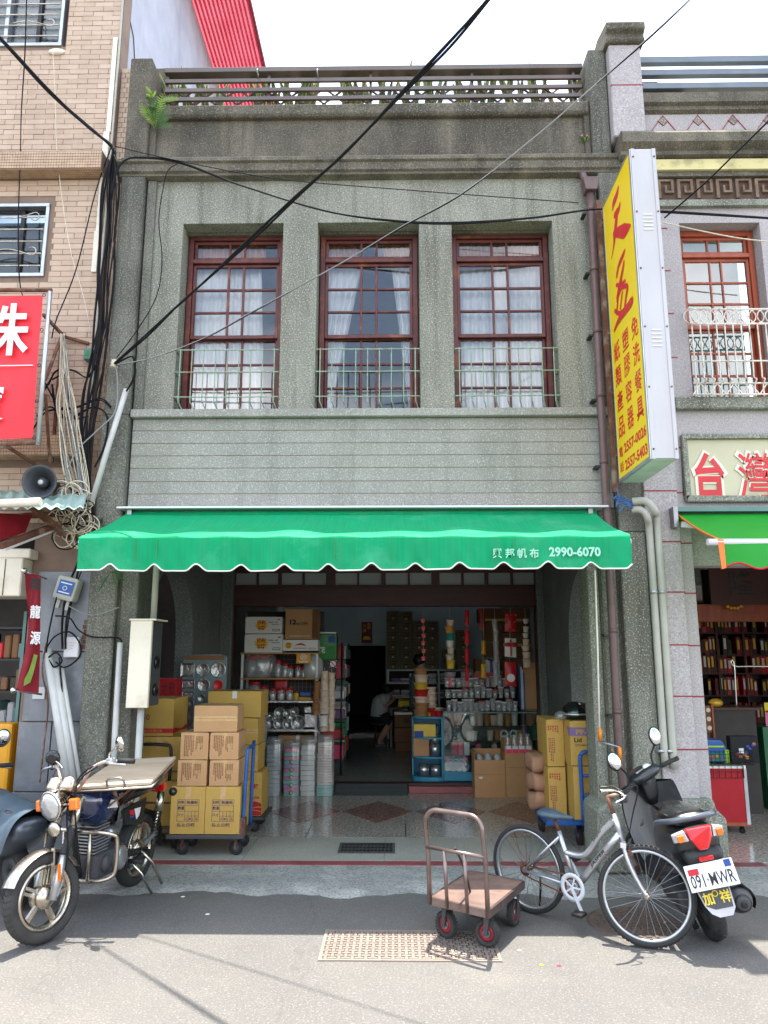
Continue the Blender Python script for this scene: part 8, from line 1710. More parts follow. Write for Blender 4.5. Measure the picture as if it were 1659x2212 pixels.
x0, x1, z0, z1 = rct(1606, 1622, 1668, 1772, YZ+.2); one(MB().grid(lambda a, b: V((rx1+.045+.10*math.sin(math.pi*b)*(a), YZ+.05+.35*a, rz1-.08-.45*b)), 6, 10), 'patterned_cloth', 'red and black patterned cloth hanging on the red cart side', 'cloth', 'plastic_red')
# garment rail and stool shelf deeper inside the right shop
gr = thing('garment_rail', 'thin chrome rail stand inside the right shop', 'rail', (P(1600, 1500, 9.4).x, 9.4, 0)); a, b = P(1583, 1440, 9.4), P(1596, 1650, 9.4)
MB().tube(crv([(b.x, 9.4, .003), (a.x+.02, 9.4, a.z-.05), (a.x+.05, 9.4, a.z), (a.x+.9, 9.4, a.z)], 5), .012, 8).build('rail', 'chrome', gr); MB().tube([(a.x+.9, 9.4, a.z), (a.x+.9, 9.4, .003)], .012, 8).build('rail', 'chrome', gr)
x0, x1, z0, z1 = rct(1487, 1535, 1524, 1582, 8.9)
cr_ = thing('display_tray', 'upright brown tray with rows of round cream pieces in the right shop', 'display', ((x0+x1)/2, 8.9, 0)); MB().box(x0, x1, 8.9, 8.94, z0, z1).build('tray', 'carton_dark', cr_); MB().box(x1, x1+.02, 8.88, 8.96, z0-.25, z1+.02).build('side', 'wood_orange', cr_); MB().box(x0, x1, 8.92, 9.2, .002, z0-.001).build('stand', 'shelf_brown', cr_)
for i in range(4):
    for j in range(3): MB().cyl((x0+(x1-x0)*(i+.5)/4, 8.899, z0+(z1-z0)*(j+.5)/3), (x0+(x1-x0)*(i+.5)/4, 8.889, z0+(z1-z0)*(j+.5)/3), .026, n=12).build('cream_piece', 'cup_cream', cr_)
p = P(1546, 1522, 9.0); o = thing('gold_packet', 'shiny gold foil packet on the counter in the right shop', 'packet', (p.x, 9.0, p.z)); MB().ball((p.x, 9.0, p.z+.02), .09, .06, .05, 12, 8).build('packet', 'ink_gold', o); MB().box(p.x-.35, p.x+.5, 8.96, 9.5, p.z-.06, p.z-.031).build('tray_edge', 'shelf_brown', o); MB().box(p.x-.3, p.x+.45, 9.0, 9.45, .002, p.z-.061).build('table_body', 'room_dark', o)
x0, x1, z0, z1 = rct(1652, 1672, 1518, 1535, 9.2); pt_ = thing('price_card', 'small yellow price card at the right edge of the view', 'card', (x0, 9.2, z0)); MB().box(x0, x1+.1, 9.2, 9.205, z0, z1).build('card', 'ink_yellow', pt_); MB().box(x0, x1+.1, 9.2, 9.205, z0-.18, z0-.02).build('pink_card', 'pack_pink', pt_); MB().box(x0-.04, x1+.3, 9.21, 9.5, .002, z0-.19).build('rack_body', 'cup_green', pt_)
# red packages through the right arch
for k in range(3): x0, x1, z0, z1 = rct(1272, 1288, 1352+45*k, 1394+45*k, 9.3); one(MB().box(x0-.02, x1+.15, 9.3, 9.36, z0, z1), 'gift_banner', ('upper', 'middle', 'lower')[k]+' red gilt banner seen through the right arch', 'banner', 'book_red'); q = rct(1274, 1286, 1362+45*k, 1384+45*k, 9.29); MB().ball(((q[0]+q[1])/2, 9.295, (q[2]+q[3])/2), .035, .004, .05, 8, 6).build('gold_mark', 'ink_gold', [o for o in S.objects if o.name.startswith('gift_banner')][-1])
# ================================================================== left clutter, plants, pipes and overhead wires
def one_tube(pts, r, mm, name, label, cat, group=None, n=6): return one(MB().tube(pts, r, n), name, label, cat, mm, group)
# ---- red banner on a pipe frame
YBn = 6.25
bn = thing('banner', 'bright red cloth banner with white characters on a pipe frame, cut by the left edge', 'banner', (-3.4, YBn, 3.7))
c = [P(-150, 641, YBn), P(93, 638, YBn), P(71, 946, YBn), P(-150, 956, YBn)]
MB().grid(lambda a, b: c[0].lerp(c[1], a).lerp(c[3].lerp(c[2], a), b)+V((0, .012*math.sin(a*9+b*4)*math.sin(math.pi*b), 0)), 14, 18).build('cloth', 'banner_red', bn)
a_, b_ = P(-13, 768, YBn-.03), P(57, 655, YBn-.03); txt('珠', 'plastic_white', bn, (P(-56, 768, YBn-.03).x, a_.y, a_.z), FR, FU, P(57, 700, YBn).x-P(-56, 700, YBn).x, b_.z-a_.z, .02)
a_, b_ = P(0, 910, YBn-.03), P(10, 830, YBn-.03); txt('寶', 'plastic_white', bn, (P(-100, 910, YBn).x, a_.y, a_.z), FR, FU, P(9, 900, YBn).x-P(-100, 900, YBn).x, b_.z-a_.z, .02)
q0, q1 = P(-60, 791, YBn-.02), P(71, 789, YBn-.02); MB().bar(q0, q1, .006, .008).build('rule_line', 'plastic_white', bn)
MB().cyl(P(-155, 627, YBn), P(112, 627, YBn), .018).build('frame_pipe', 'rusty', bn); MB().cyl(P(108, 630, YBn), P(82, 962, YBn), .020).build('frame_pipe', 'alu', bn); MB().cyl(P(-155, 964, YBn), P(86, 957, YBn), .018).build('frame_pipe', 'rusty', bn)
for k in range(5): p = c[1].lerp(c[2], k/4); MB().torus(p+V((.012, -.004, 0)), .014, .004, (0, 1, 0), 10, 4).build('lacing_ring', 'black', bn)
for pa, pb in (((94, 680, YBn), (134, 722, 6.85)), ((134, 722, 6.85), (112, 1000, 6.8)), ((134, 724, 6.84), (98, 820, YBn+.02)), ((134, 726, 6.85), (192, 742, 6.88)), ((98, 850, YBn), (108, 1000, 6.7)), ((8, 960, YBn), (90, 1012, 6.8))): MB().bar(P(*pa), P(*pb), .025, .025).build('bracket_bar', 'rusty', bn)
# ---- horn loudspeaker
hs = thing('horn_speaker', 'black round horn loudspeaker under the red banner', 'loudspeaker', tuple(P(86, 1041, 6.4)))
hc = P(86, 1041, 6.35); ax = V((.10, -1, -.10))
mat('horn_grey', srgb(70, 72, 76), .5, c2=srgb(54, 56, 60), scale=6)
MB().lathe([(.05, -.24), (.06, -.16), (.09, -.08), (.135, -.01), (.152, .01), (.15, .018), (.13, .0), (.085, -.07), (.05, -.12), (.0, -.13)], hc, ax, 32).build('bell', 'horn_grey', hs); MB().lathe([(.045, -.13), (.05, -.06), (.03, -.02), (.0, -.018)], hc, ax, 20).build('driver_cone', 'horn_grey', hs); MB().lathe([(.024, -.019), (.018, -.012), (0, -.012)], hc, ax, 16).build('cone_tip', 'pvc', hs); MB().lathe([(.06, -.36), (.065, -.25), (.05, -.23)], hc, ax, 16).build('driver_box', 'black', hs); MB().bar(hc+V((0, .3, 0)), hc+V((0, .32, -.25)), .03, .02).build('bracket', 'rusty', hs)
# ---- canopy roof, tube lamp, beam of the left shop
cn = thing('shop_canopy', 'pale teal sheet canopy with rusty beams over the left shop', 'canopy', (-3.6, 6.4, 2.9))
mat('teal_sheet', srgb(150, 176, 168), .5, c2=srgb(124, 150, 142), scale=4)
MB().grid(lambda a, b: P(-60+250*a, 1060, 6.9).lerp(P(-60+240*a, 1098, 5.9), b)+V((0, 0, .012*math.sin(a*60))), 120, 2).build('roof_sheet', 'teal_sheet', cn)
MB().cyl(P(-60, 1090, 5.85), P(88, 1084, 5.85), .035).build('edge_pipe', 'cream_metal', cn)
for pa, pb in (((66, 1090, 6.0), (146, 1162, 6.75)), ((0, 1180, 5.9), (128, 1132, 6.6)), ((-40, 1120, 6.6), (160, 1108, 6.8))): MB().bar(P(*pa), P(*pb), .05, .05).build('beam', 'rusty', cn)
for k in range(2): MB().bar(P(10, 1172+14*k, 6.2), P(118, 1134+10*k, 6.6), .03, .03).build('lamp_batten', 'white_metal', cn)
MB().grid(lambda a, b: P(-70, 1105, 5.7).lerp(P(70, 1112, 6.5), a).lerp(P(-70, 1190, 5.7).lerp(P(55, 1150, 6.4), a), b), 6, 3).build('folded_awning', 'flag_red', cn)
ac = thing('cream_cabinet', 'cream metal box under the canopy at the far left', 'cabinet', tuple(P(20, 1240, 6.7))); x0, x1, z0, z1 = rct(-60, 50, 1205, 1288, 6.7); MB().box(x0, x1, 6.7, 7.1, z0, z1).build('box', 'cream_metal', ac, bevel=.01); MB().box(x1-.16, x1-.155, 6.694, 6.7, z0+.01, z1-.01).build('seam', 'black', ac); MB().box(x0, x1+.05, 6.72, 7.1, z1+.001, z1+.09).build('duct', 'cream_metal', ac, bevel=.01)
lr = thing('clutter_rack', 'dark rack crowded with wrapped wares in the left shop', 'rack', (-3.75, 7.3, 0)); rnd = random.Random(4)
x0 = P(-60, 1500, 7.2).x; x1 = P(44, 1500, 7.2).x
for k in range(7): z = .25+.3*k; MB().box(x0, x1, 7.2, 7.7, z-.02, z).build('shelf', 'black', lr)
for k in range(6):
    for j in range(6): xx = x0+(x1-x0)*(j+.1)/6; MB().box(xx, xx+(x1-x0)/7, 7.21+rnd.random()*.05, 7.5, .251+.3*k, .251+.3*k+rnd.uniform(.08, .25)).build('ware', rnd.choice(['black_gloss', 'teal_grey', 'carton_dark', 'plastic_clear', 'cable_grey', 'cloth_grey', 'plastic_red']), lr, bevel=.01)
MB().box(x1-.03, x1, 7.19, 7.7, 0, 2.2).build('upright', 'teal_grey', lr)
one(MB().box(P(30, 1600, 7.1).x-.2, P(38, 1600, 7.1).x, 6.98, 7.15, .3, P(20, 1560, 7.1).z), 'amber_sack', 'amber plastic sack at the far left edge', 'sack', 'plate_amber', bevel=.03, seg=2)
# ---- hanging red flag
fg = thing('shop_flag', 'narrow dark red hanging flag with white vertical characters', 'flag', tuple(P(55, 1500, 6.55)))
YF = 6.55; t0, t1, b0, b1 = P(54, 1237, YF), P(92, 1244, YF+.05), P(36, 1490, YF-.04), P(80, 1498, YF+.05)
def flag(a, b): s = b; p = t0.lerp(t1, a).lerp(b0.lerp(b1, a), s); p = p+V((.10*math.sin(math.pi*min(1, s*1.0))*(1-a)*.9*s*(1-s)*2.2, .03*math.sin(a*5+s*3), 0)); return p
MB().grid(flag, 10, 24).build('cloth', 'flag_red', fg); translucent('flag_red', .25)
MB().cyl(P(50, 1234, YF-.05), P(100, 1250, YF+.25), .009).build('pole', 'alu', fg); MB().ball(P(52, 1233, YF-.05), .028).build('finial', 'chrome', fg); MB().cyl(P(26, 1491, YF-.06), P(90, 1500, YF+.22), .009).build('pole', 'alu', fg); MB().ball(P(29, 1491, YF-.06), .028).build('finial', 'chrome', fg)
for ch, v, mm in (('龍', 1274, 'ink_black'), ('龍', 1335, 'plastic_white'), ('源', 1392, 'plastic_white')): p = P(64, v, YF-.035); txt(ch, mm, fg, p, (1, .25, -.05), (0, 0, 1), .085, .115, .02)
MB().prism([(0, 0), (.05, .03), (.07, .12), (.09, .26), (.06, .27), (.035, .14), (.0, .05)], (.002, -.003, 0), P(51, 1482, YF-.04), (1, .2, 0)).build('pale_fish_motif', 'leaf_light', fg)
MB().box(P(70, 1490, 6.82).x, P(96, 1490, 6.82).x, 6.83, 6.85, P(70, 1510, 6.82).z, P(70, 1484, 6.82).z).build('wall_plate', 'alu', fg)
# ---- meter box, small box, junction box, cabinet
mb_ = thing('meter_box', 'grey plastic box with blue label high on the left pillar', 'junction box', tuple(P(148, 1290, 6.78)))
Mx = Matrix.Translation(P(148, 1272, 6.76)) @ Matrix.Rotation(R(14), 4, 'Y')
MB().box(-.10, .10, -.07, .06, -.11, .11, Mx).build('case', 'pvc_grey', mb_, bevel=.03, seg=2); MB().box(-.065, .075, -.075, -.0705, -.06, .07, Mx).build('blue_label', 'blue_paint', mb_); MB().torus(Mx @ V((0, -.077, .0)), .018, .004, (0, 1, 0), 14, 4).build('label_mark', 'ink_white', mb_)
for s in (-1, 1): MB().box(s*.045-.015, s*.045+.015, -.02, .02, -.19, -.111, Mx).build('gland', 'pvc', mb_)
for k in (.045, -.04): MB().box(-.05, .055, -.0765, -.075, k-.005, k+.005, Mx).build('label_line', 'ink_white', mb_)
x0, x1, z0, z1 = rct(137, 172, 1376, 1420, 6.80); sb_ = thing('switch_box', 'small white wall box with red scribble on the grey panels', 'box', (x0, 6.8, z0)); MB().box(x0, x1, 6.79, 6.85, z0, z1).build('case', 'white_metal', sb_, bevel=.006)
for k in range(3): MB().tube(crv([(x0+.02, 6.789, z0+.13-.025*k), (x0+.05, 6.789, z0+.135-.025*k), (x0+.08, 6.789, z0+.128-.025*k), (x0+.11-.02*k, 6.789, z0+.134-.025*k)], 4), .0012, 4).build('red_scribble', 'ink_red', sb_)
x0, x1, z0, z1 = rct(183, 203, 755, 779, 6.84); jb = thing('junction_box', 'small grey-green junction box among the cables on the brick wall', 'junction box', (x0, 6.84, z0)); MB().box(x0, x1, 6.80, 6.88, z0, z1).build('case', 'teal_grey', jb, bevel=.006); MB().box(x0+.02, x1-.03, 6.797, 6.80, z0+.03, z1-.03).build('label', 'ink_green', jb)
for s in (0, 1): MB().cyl((x0+(x1-x0)*s-.03+.06*s*0, 6.84, (z0+z1)/2), (x0+(x1-x0)*s+.03*(1 if s else 0), 6.84, (z0+z1)/2), .012, n=8).build('gland', 'alu', jb)
kb = thing('meter_cabinet', 'tall cream metal cabinet on a pipe at the left pillar', 'cabinet', (-2.24, 6.7, 1.33))
MB().box(-2.335, -2.145, 6.58, 6.62, 1.335, 2.085).build('door', 'cream_metal', kb, bevel=.004); MB().box(-2.33, -2.150, 6.621, 6.90, 1.345, 2.075).build('case', 'deck_dark', kb); MB().box(-2.345, -2.11, 6.57, 6.92, 2.086, 2.10).build('roof_plate', 'cream_metal', kb)
for z in (1.48, 1.72): MB().lathe([(.055, 0), (.055, .02), (.045, .022), (.04, .012), (0, .012)], (-2.150, 6.76, z), (1, 0, 0), 18).build('meter_dial', 'black_gloss', kb)
one_tube([(-2.24, 6.72, .0), (-2.245, 6.72, 1.335)], .03, 'pvc', 'conduit_pipe', 'white pipe rising to the cream cabinet', 'pipe', n=12); one_tube([(-2.20, 6.78, 2.10), (-2.20, 6.78, 3.05)], .028, 'pvc_grey', 'conduit_pipe', 'grey pipe above the cream cabinet', 'pipe', n=12)
one_tube([P(260, 1388, 6.70), P(248, 1590, 6.70), P(243, 1690, 6.70)], .026, 'pvc', 'conduit_pipe', 'cream pipe on the left pillar with black cable entering its top', 'pipe', n=12)
for i, (a, b, r) in enumerate((((102, 1402, 6.74), (148, 1700, 6.6), .038), ((121, 1440, 6.74), (160, 1710, 6.62), .036), ((133, 1440, 6.74), (176, 1710, 6.64), .018))): one_tube([P(*a), P(*b)], r, 'pvc', 'conduit_pipe', ('thick grey pipe leaning on the panels, left of the pair', 'thick grey pipe leaning on the panels with a paper sleeve', 'thin pale pipe right of the leaning pair')[i], 'pipe', n=12)
one_tube([P(273, 841, 6.66), P(234, 965, 6.66), P(196, 1092, 6.66)], .026, 'pvc', 'conduit_pipe', 'long white pipe slanting down the left pilaster', 'pipe', n=12)
ins = thing('insulator', 'pale wire insulator on the left pilaster edge', 'insulator', tuple(P(247, 786, 6.66))); MB().lathe([(.02, -.04), (.04, -.03), (.03, -.01), (.042, .0), (.03, .015), (.04, .03), (.02, .04)], P(248, 786, 6.64), (.2, 0, 1), 14).build('spool', 'cable_white', ins); MB().bar(P(248, 786, 6.64), P(256, 790, 6.80), .02, .02).build('bracket', 'rusty', ins)
# ---- grey riser pipes on the pink pillar, blue cable ends
YPp = YR-.11
for i, pts in enumerate(([(1366, 1101, 6.66), (1385, 1102, 6.62), (1398, 1118, 6.62), (1404, 1165, YPp+.02), (1420, 1400, YPp+.02), (1437, 1655, YPp+.02)], [(1366, 1083, 6.64), (1395, 1083, 6.6), (1414, 1104, 6.6), (1420, 1140, YPp+.02), (1438, 1400, YPp+.02), (1456, 1660, YPp+.02)])): one_tube(crv([P(*q) for q in pts], 5), .032 if i == 0 else .034, 'pvc_grey', 'riser_pipe', ('left', 'right')[i]+' grey riser pipe with curved top on the pink pillar', 'pipe', 'riser pipes on the pink pillar', 12)
for v in (1279, 1622):
    for u in (1412, 1430): p = P(u+(v-1279)*.045, v, YPp+.02); one(MB().lathe([(.037, -.012), (.039, 0), (.037, .012)], p, (0, 0, 1), 14), 'pipe_clamp', '%s clamp on the %s riser pipe' % ('upper' if v < 1400 else 'lower', 'left' if u < 1420 else 'right'), 'clamp', 'alu')
for k in range(6): a = P(1366, 1098-3*k, 6.62); one_tube(crv([a, a+V((-.08-.012*k, -.03, .02+.01*(k % 3))), a+V((-.14-.02*(k % 3), -.04, -.05+.06*(k % 4)))], 4), .007, 'cable_blue', 'cable_end', 'cut blue cable end sticking out of the riser pipe', 'cable', 'blue cable ends')
ck = thing('awning_crank', 'thin cream awning rod with orange crank grips beside the rain pipe', 'crank', tuple(P(1296, 1570, 6.68))); MB().tube([P(1285, 1232, 6.68), P(1291, 1400, 6.68), P(1295, 1575, 6.68)], .008, 8).build('rod', 'paint_cream', ck); mat('crank_orange', srgb(240, 140, 20), .4); MB().cyl(P(1295, 1573, 6.66), P(1297, 1600, 6.66), .016).build('grip', 'crank_orange', ck); MB().tube([P(1297, 1602, 6.66), P(1338, 1614, 6.6)], .007, 6).build('arm', 'alu', ck); MB().cyl(P(1338, 1614, 6.6), P(1340, 1641, 6.6), .016).build('grip', 'crank_orange', ck)
# ---- plants
def leafblade(root, p, d, L, w, mm, edge=None, nrm=V((0, -1, 0)), nm='leaf'):
    d = V(d).normalized(); s = d.cross(nrm).normalized(); m = MB(); pts = []
    for k in range(6): t = k/5; ww = w*(1-(2*t-.8)**2*.45)*(1 if t < .95 else .15); c = V(p)+d*L*t+nrm*.06*L*t*t; pts.append((c-s*ww/2, c+nrm*.006, c+s*ww/2))
    for k in range(5):
        for j in (0, 1): m.quad(pts[k][j], pts[k+1][j], pts[k+1][j+1], pts[k][j+1])
    o = m.build(nm, mm, root, fix=False)
    if edge:
        e_ = MB()
        for j, sg_ in ((0, -1), (2, 1)): e_.tube([q[j] for q in pts], w*.12, 4)
        e_.build('leaf_edge', edge, o, fix=False)
rnd = random.Random(21)
for i, (ua, ub, mm) in enumerate(((352, 475, 'terracotta'), (545, 690, 'terracotta'), (735, 860, 'terracotta'), (868, 950, 'pot_dark'), (985, 1075, 'terracotta'), (1090, 1135, 'pot_red'), (1150, 1215, 'pot_red'), (1218, 1250, 'pot_red'))):
    yp = Y0+.30; xa, xb = P(ua, 215, yp).x, P(ub, 215, yp).x
    pl = thing('snake_plant', ('leftmost', 'second', 'third', 'fourth', 'fifth', 'sixth', 'seventh', 'rightmost')[i]+' planter of yellow-edged snake plants behind the roof railing', 'potted plant', ((xa+xb)/2, yp, 7.46), 'planters behind the roof railing')
    MB().prism([(xa+.02, 7.461), (xb-.02, 7.461), (xb, 7.60), (xa, 7.60)], (0, .18, 0), (0, yp-.09, 0)).build('planter', mm, pl, bevel=.006)
    for k in range(max(5, int((xb-xa)/.035))): x = xa+.03+(xb-xa-.06)*rnd.random(); a = rnd.uniform(-.35, .35); leafblade(pl, (x, yp+rnd.uniform(-.05, .05), 7.58), (math.sin(a), rnd.uniform(-.15, .1), math.cos(a)), rnd.uniform(.36, .60), rnd.uniform(.035, .055), 'snake_leaf', 'snake_edge')
def frond(root, p, d, L, droop, mm, nm='frond'):
    d = V(d).normalized(); pts = [V(p)+d*L*t+V((0, 0, -droop*t*t)) for t in [k/14 for k in range(15)]]; m = MB(); m.tube(pts, .003, 4)
    for k in range(2, 15):
        t_ = (pts[min(k+1, 14)]-pts[k-1]).normalized(); s = t_.cross(V((0, 1, 0))).normalized(); l_ = L*.17*math.sin(math.pi*(k/16))
        for g in (-1, 1): a = pts[k]; b = a+s*g*l_+t_*l_*.35+V((0, -.01, 0)); w = t_*l_*.16; m.quad(a-w, b-w*.3, b+w*.3, a+w)
    m.build(nm, mm, root, fix=False)
fp = P(334, 278, Y0-.07)
fe = thing('wall_fern', 'green fern and leafy sprig growing from the left roof pillar', 'fern', tuple(fp))
for d, L, dr, mm in (((.1, -.3, 1), .30, .0, 'leaf'), ((.55, -.3, .9), .28, .03, 'leaf'), ((-.45, -.3, .9), .30, .05, 'leaf_light'), ((1, -.3, .15), .22, .05, 'leaf'), ((.25, -.2, 1), .36, .0, 'leaf_light'), ((.8, -.3, .6), .25, .06, 'leaf')): frond(fe, fp, d, L, dr, mm)
q = P(328, 225, Y0-.09); rnd = random.Random(6)
MB().tube([fp, q, P(326, 200, Y0-.1)], .005, 5).build('stem', 'leaf', fe)
for k in range(26): a = rnd.uniform(0, 6.28); t = rnd.random(); leafblade(fe, fp.lerp(P(326, 200, Y0-.1), .35+.65*t), (math.cos(a), -.4, math.sin(a)*.6+.4), rnd.uniform(.05, .09), .035, 'leaf' if t < .7 else 'leaf_light')
frond(fe, P(340, 222, Y0-.07), (1, -.2, .25), .24, .06, 'leaf_light')
for lb, u, v, Y, ds in (('small fern in the corner beside the awning end', 208, 1142, 6.78, ((-.3, -.4, 1), (.5, -.4, .8), (.9, -.4, .2))), ('fern hanging below the left end of the awning', 240, 1236, 6.70, ((1, -.4, .2), (.5, -.5, -.5), (-.3, -.4, -.6), (.9, -.4, -.2)))):
    o = thing('wall_fern', lb, 'fern', tuple(P(u, v, Y)))
    for d in ds: frond(o, P(u, v, Y), d, .17, .05, 'leaf')
o = thing('wall_flower', 'tiny pink-flowered weed on the right roof pillar', 'plant', tuple(P(1263, 320, Y0-.02)))
for k in range(9): a = k*.7; leafblade(o, P(1260+6*(k % 2), 306-3*(k % 3), Y0+.01), (math.cos(a), -.5, math.sin(a)*.5+.4), .05, .018, 'leaf_light' if k % 2 else 'leaf')
for u in (1257, 1268): MB().ball(P(u, 293, Y0-.0), .012, .006, .009, 8, 6).build('blossom', 'pack_pink', o)
# ---- overhead wires
def pl_(u, v, x0, y0, k): q = _ray(u, v); tx = q.x/q.y; Y = (y0+k*x0)/(1+k*tx); return P(u, v, Y)
rnd = random.Random(31)
def strands(label, pts, n, r, mm, spread=.012, group=None, cat='cable', name='cable', k=8):
    for i in range(n):
        f0 = rnd.uniform(0, 6); o_ = V((rnd.uniform(-1, 1), rnd.uniform(-1, 1), rnd.uniform(-1, 1)))*spread
        q = [V(p)+o_*(.4+.6*math.sin(j*1.7+f0)) if 0 < j < len(pts)-1 else V(p)+o_*.3 for j, p in enumerate(pts)]
        one(MB().tube(crv(q, k), r if not isinstance(r, tuple) else rnd.uniform(*r), 6), name, label, cat, mm if isinstance(mm, str) else mm[i % len(mm)], group)
IX, IY = P(247, 786, 6.62).x, 6.62
strands('black power cable climbing from the insulator to the upper centre of the sky', [pl_(u, v, IX, IY, .93) for u, v in ((247, 786), (320, 722), (390, 655), (460, 592), (548, 512), (640, 426), (745, 330), (870, 200), (970, 98), (1057, -2), (1110, -70))], 3, .0085, 'cable_black', .012, 'black power cables over the street')
strands('black and white twisted cable rising to the upper right sky', [pl_(u, v, IX, IY, .6) for u, v in ((247, 790), (330, 772), (440, 732), (540, 678), (640, 622), (760, 555), (870, 490), (1000, 418), (1150, 300), (1290, 180), (1400, 85), (1490, 0), (1560, -70))], 2, .0055, ('cable_grey', 'cable_black'), .007, 'twisted cables over the street')
strands('black cable looping across the facade above the windows', [P(u, v, 6.6) for u, v in ((240, 420), (252, 370), (268, 347), (300, 341), (385, 351), (520, 400), (700, 455), (850, 478), (980, 483), (1150, 470), (1290, 452), (1420, 458), (1540, 464), (1700, 474))], 3, .008, 'cable_black', .012, 'cables across the facade')
one(MB().tube(crv([P(u, v, 6.58) for u, v in ((250, 316), (380, 346), (600, 386), (900, 412), (1250, 438))], 8), .005, 6), 'cable', 'thin grey cable sagging under the cornice', 'cable', 'cable_black')
one(MB().tube(crv([P(u, v, 6.66) for u, v in ((386, 352), (362, 370), (350, 420), (343, 480), (350, 560), (338, 640), (295, 715), (252, 772))], 6), .005, 6), 'cable', 'thin cable dropping over the left pilaster to the insulator', 'cable', 'cable_black')
strands('thick black cable entering at the upper left corner', [P(u, v, Y) for u, v, Y in ((-60, 28, 6.2), (0, 84, 6.3), (99, 192, 6.5), (178, 264, 6.68), (212, 292, 6.74), (241, 318, 6.76), (247, 345, 6.76), (240, 430, 6.76))], 4, (.009, .013), 'cable_black', .014, 'thick black cables at the upper left')
dn = ((246, 330), (240, 400), (233, 500), (226, 600), (221, 690), (211, 780), (196, 860), (186, 950), (186, 1040), (194, 1110), (178, 1200), (160, 1270), (146, 1340), (140, 1402))
for i in range(9): o2 = (i-4)*4.2; strands('black cable in the bundle running down the brick wall', [P(u+o2*(.15 if v < 360 else 1 if v < 900 else .6)+rnd.uniform(-5, 5)*(v > 360), v+(0 if v > 360 else rnd.uniform(-14, 10)), 6.74-.012*(i % 4)) for u, v in dn[:(10 if i % 3 else 14)]], 1, (.006, .012), 'cable_black', .02, 'black cable bundle on the brick wall')
one(MB().tube(crv([P(u, v, 6.80) for u, v in ((240, 318), (205, 420), (165, 580), (122, 690), (112, 730))], 6), .006, 6), 'cable', 'lone black cable slanting left from the bundle', 'cable', 'cable_black')
strands('thin twin cable hanging in front of the barred windows', [P(u, v, 6.75) for u, v in ((58, -20), (54, 120), (46, 240), (44, 330), (40, 480), (42, 600), (52, 650))], 2, .005, 'cable_black', .01, 'twin cables by the barred windows')
one(MB().tube(crv([P(u, v, 6.82) for u, v in ((114, 112), (119, 200), (124, 340), (148, 520), (180, 640), (196, 720))], 6), .004, 5), 'cable', 'thin white cable hanging on the brick wall', 'cable', 'cable_white')
strands('black cable running from behind the sign to the right edge', [P(u, v, Y) for u, v, Y in ((1436, 470, 6.5), (1520, 398, 6.1), (1590, 330, 5.8), (1700, 222, 5.4))], 2, .008, 'cable_black', .01, 'cables at the right edge')
one(MB().tube(crv([P(u, v, 6.45) for u, v in ((1430, 480), (1520, 500), (1600, 515), (1700, 526))], 6), .006, 5), 'cable', 'cream cable crossing the right brown window', 'cable', 'cable_white')
strands('black lead curling from the insulator into the slanting pipe', [P(u, v, 6.6) for u, v in ((250, 786), (285, 770), (292, 800), (286, 822), (273, 845))], 3, .007, 'cable_black', .014, 'leads at the insulator')
one(MB().tube(crv([P(u, v, 6.6) for u, v in ((250, 790), (254, 830), (248, 890), (210, 930), (165, 975), (140, 1030))], 6), .006, 5), 'cable', 'grey lead falling from the insulator to the tangle', 'cable', 'cable_grey')
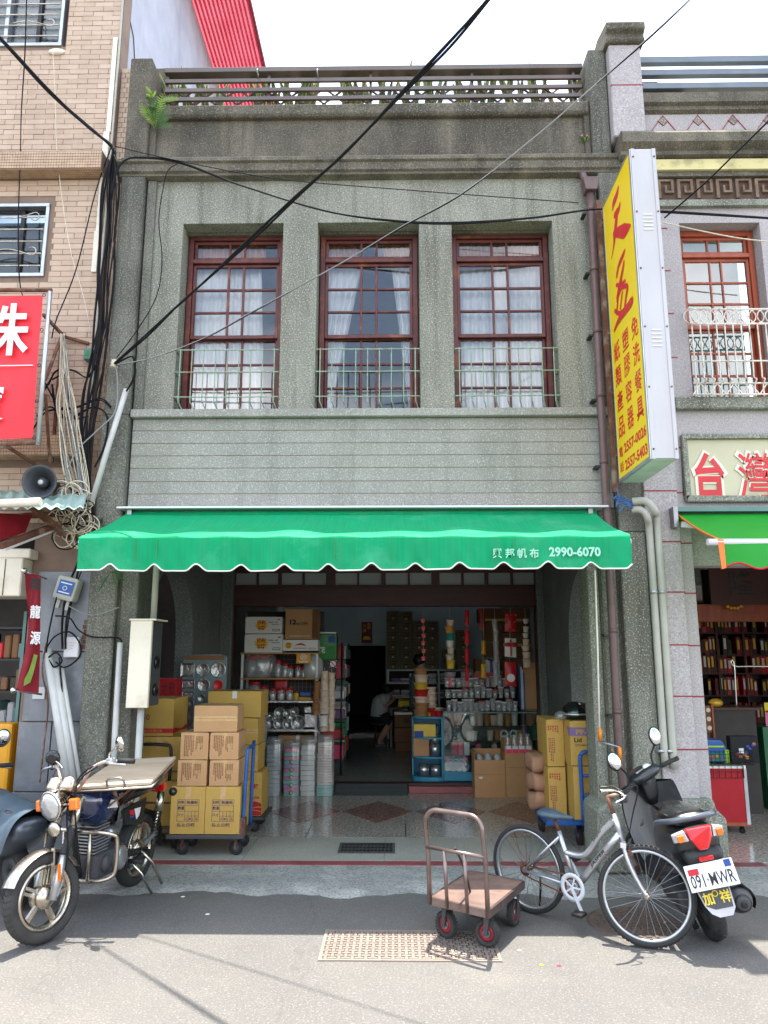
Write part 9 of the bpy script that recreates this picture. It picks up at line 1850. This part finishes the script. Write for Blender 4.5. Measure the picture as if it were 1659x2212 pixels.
# tangle of cream wires hanging over the left shop
for i in range(20):
    j = rnd.uniform(-16, 18); g_ = lambda: rnd.uniform(-7, 7); pts = [(134+j*.2, 722), (137+j*.5+g_(), 790), (142+j+g_(), 870+g_()), (150+j*1.4+g_(), 950+rnd.uniform(-10, 10)), (165+j*1.3+g_(), 1030), (178+j, 1090), (186+j*.6, 1150+rnd.uniform(-10, 20))]
    strands('cream wire in the tangle hanging beside the red banner', [P(u, v, 6.66+.06*rnd.random()) for u, v in pts], 1, (.004, .0075), ('cable_white', 'cable_grey', 'cable_white')[i % 3], .02, 'hanging cream wires')
for i in range(34):
    cu, cv_, r1 = 158+rnd.uniform(-34, 30), 1105+rnd.uniform(-45, 60), rnd.uniform(10, 30); a0 = rnd.uniform(0, 6)
    strands('loop of cream wire in the tangle above the meter box', [P(cu+r1*math.cos(a0+t*.9)*1.1, cv_+r1*math.sin(a0+t*.9), 6.62+.05*rnd.random()) for t in range(8)], 1, (.004, .007), ('cable_white', 'cable_white', 'cable_black')[i % 3], .015, 'cream wire loops')
for i, pts in enumerate((((90, 850), (105, 830), (125, 800), (160, 800), (190, 815), (212, 780)), ((80, 900), (110, 880), (150, 905), (200, 880), (232, 900), (228, 960), (205, 1010)), ((90, 815), (120, 870), (140, 905), (190, 900)), ((70, 930), (100, 890), (160, 880), (215, 862), (240, 880)), ((112, 820), (140, 812), (145, 870), (120, 880), (112, 830)))): strands('black cable coil around the rusty brackets', [P(u, v, 6.74) for u, v in pts], 2, .007, 'cable_black', .02, 'black coils by the brackets')
for i, pts in enumerate((((128, 1270), (115, 1320), (103, 1380), (100, 1410)), ((120, 1330), (150, 1335), (170, 1360), (200, 1375), (255, 1378), (262, 1392)), ((100, 1400), (118, 1375), (150, 1365), (172, 1390), (170, 1420), (140, 1442), (120, 1430)), ((105, 1420), (122, 1410), (134, 1428), (118, 1440), (106, 1425)), ((150, 1310), (180, 1325), (210, 1328), (258, 1312)), ((100, 1390), (92, 1450), (104, 1520), (96, 1600), (86, 1690)), ((128, 1420), (136, 1520), (146, 1620), (158, 1700)))): strands(('black lead below the meter box', 'black cable crossing the left pillar to the cream pipe', 'wide black cable ring beside the white box', 'small coiled black cable ring at the pipe tops', 'thin grey cable sagging across the left pillar', 'brown cable trailing down the grey panels', 'black cable tied along the leaning pipes')[i], [P(u, v, 6.70) for u, v in pts], 1, .0075 if i != 4 else .005, 'cable_black' if i not in (4, 5) else ('cable_grey', 'rusty')[i-4], .004, None)
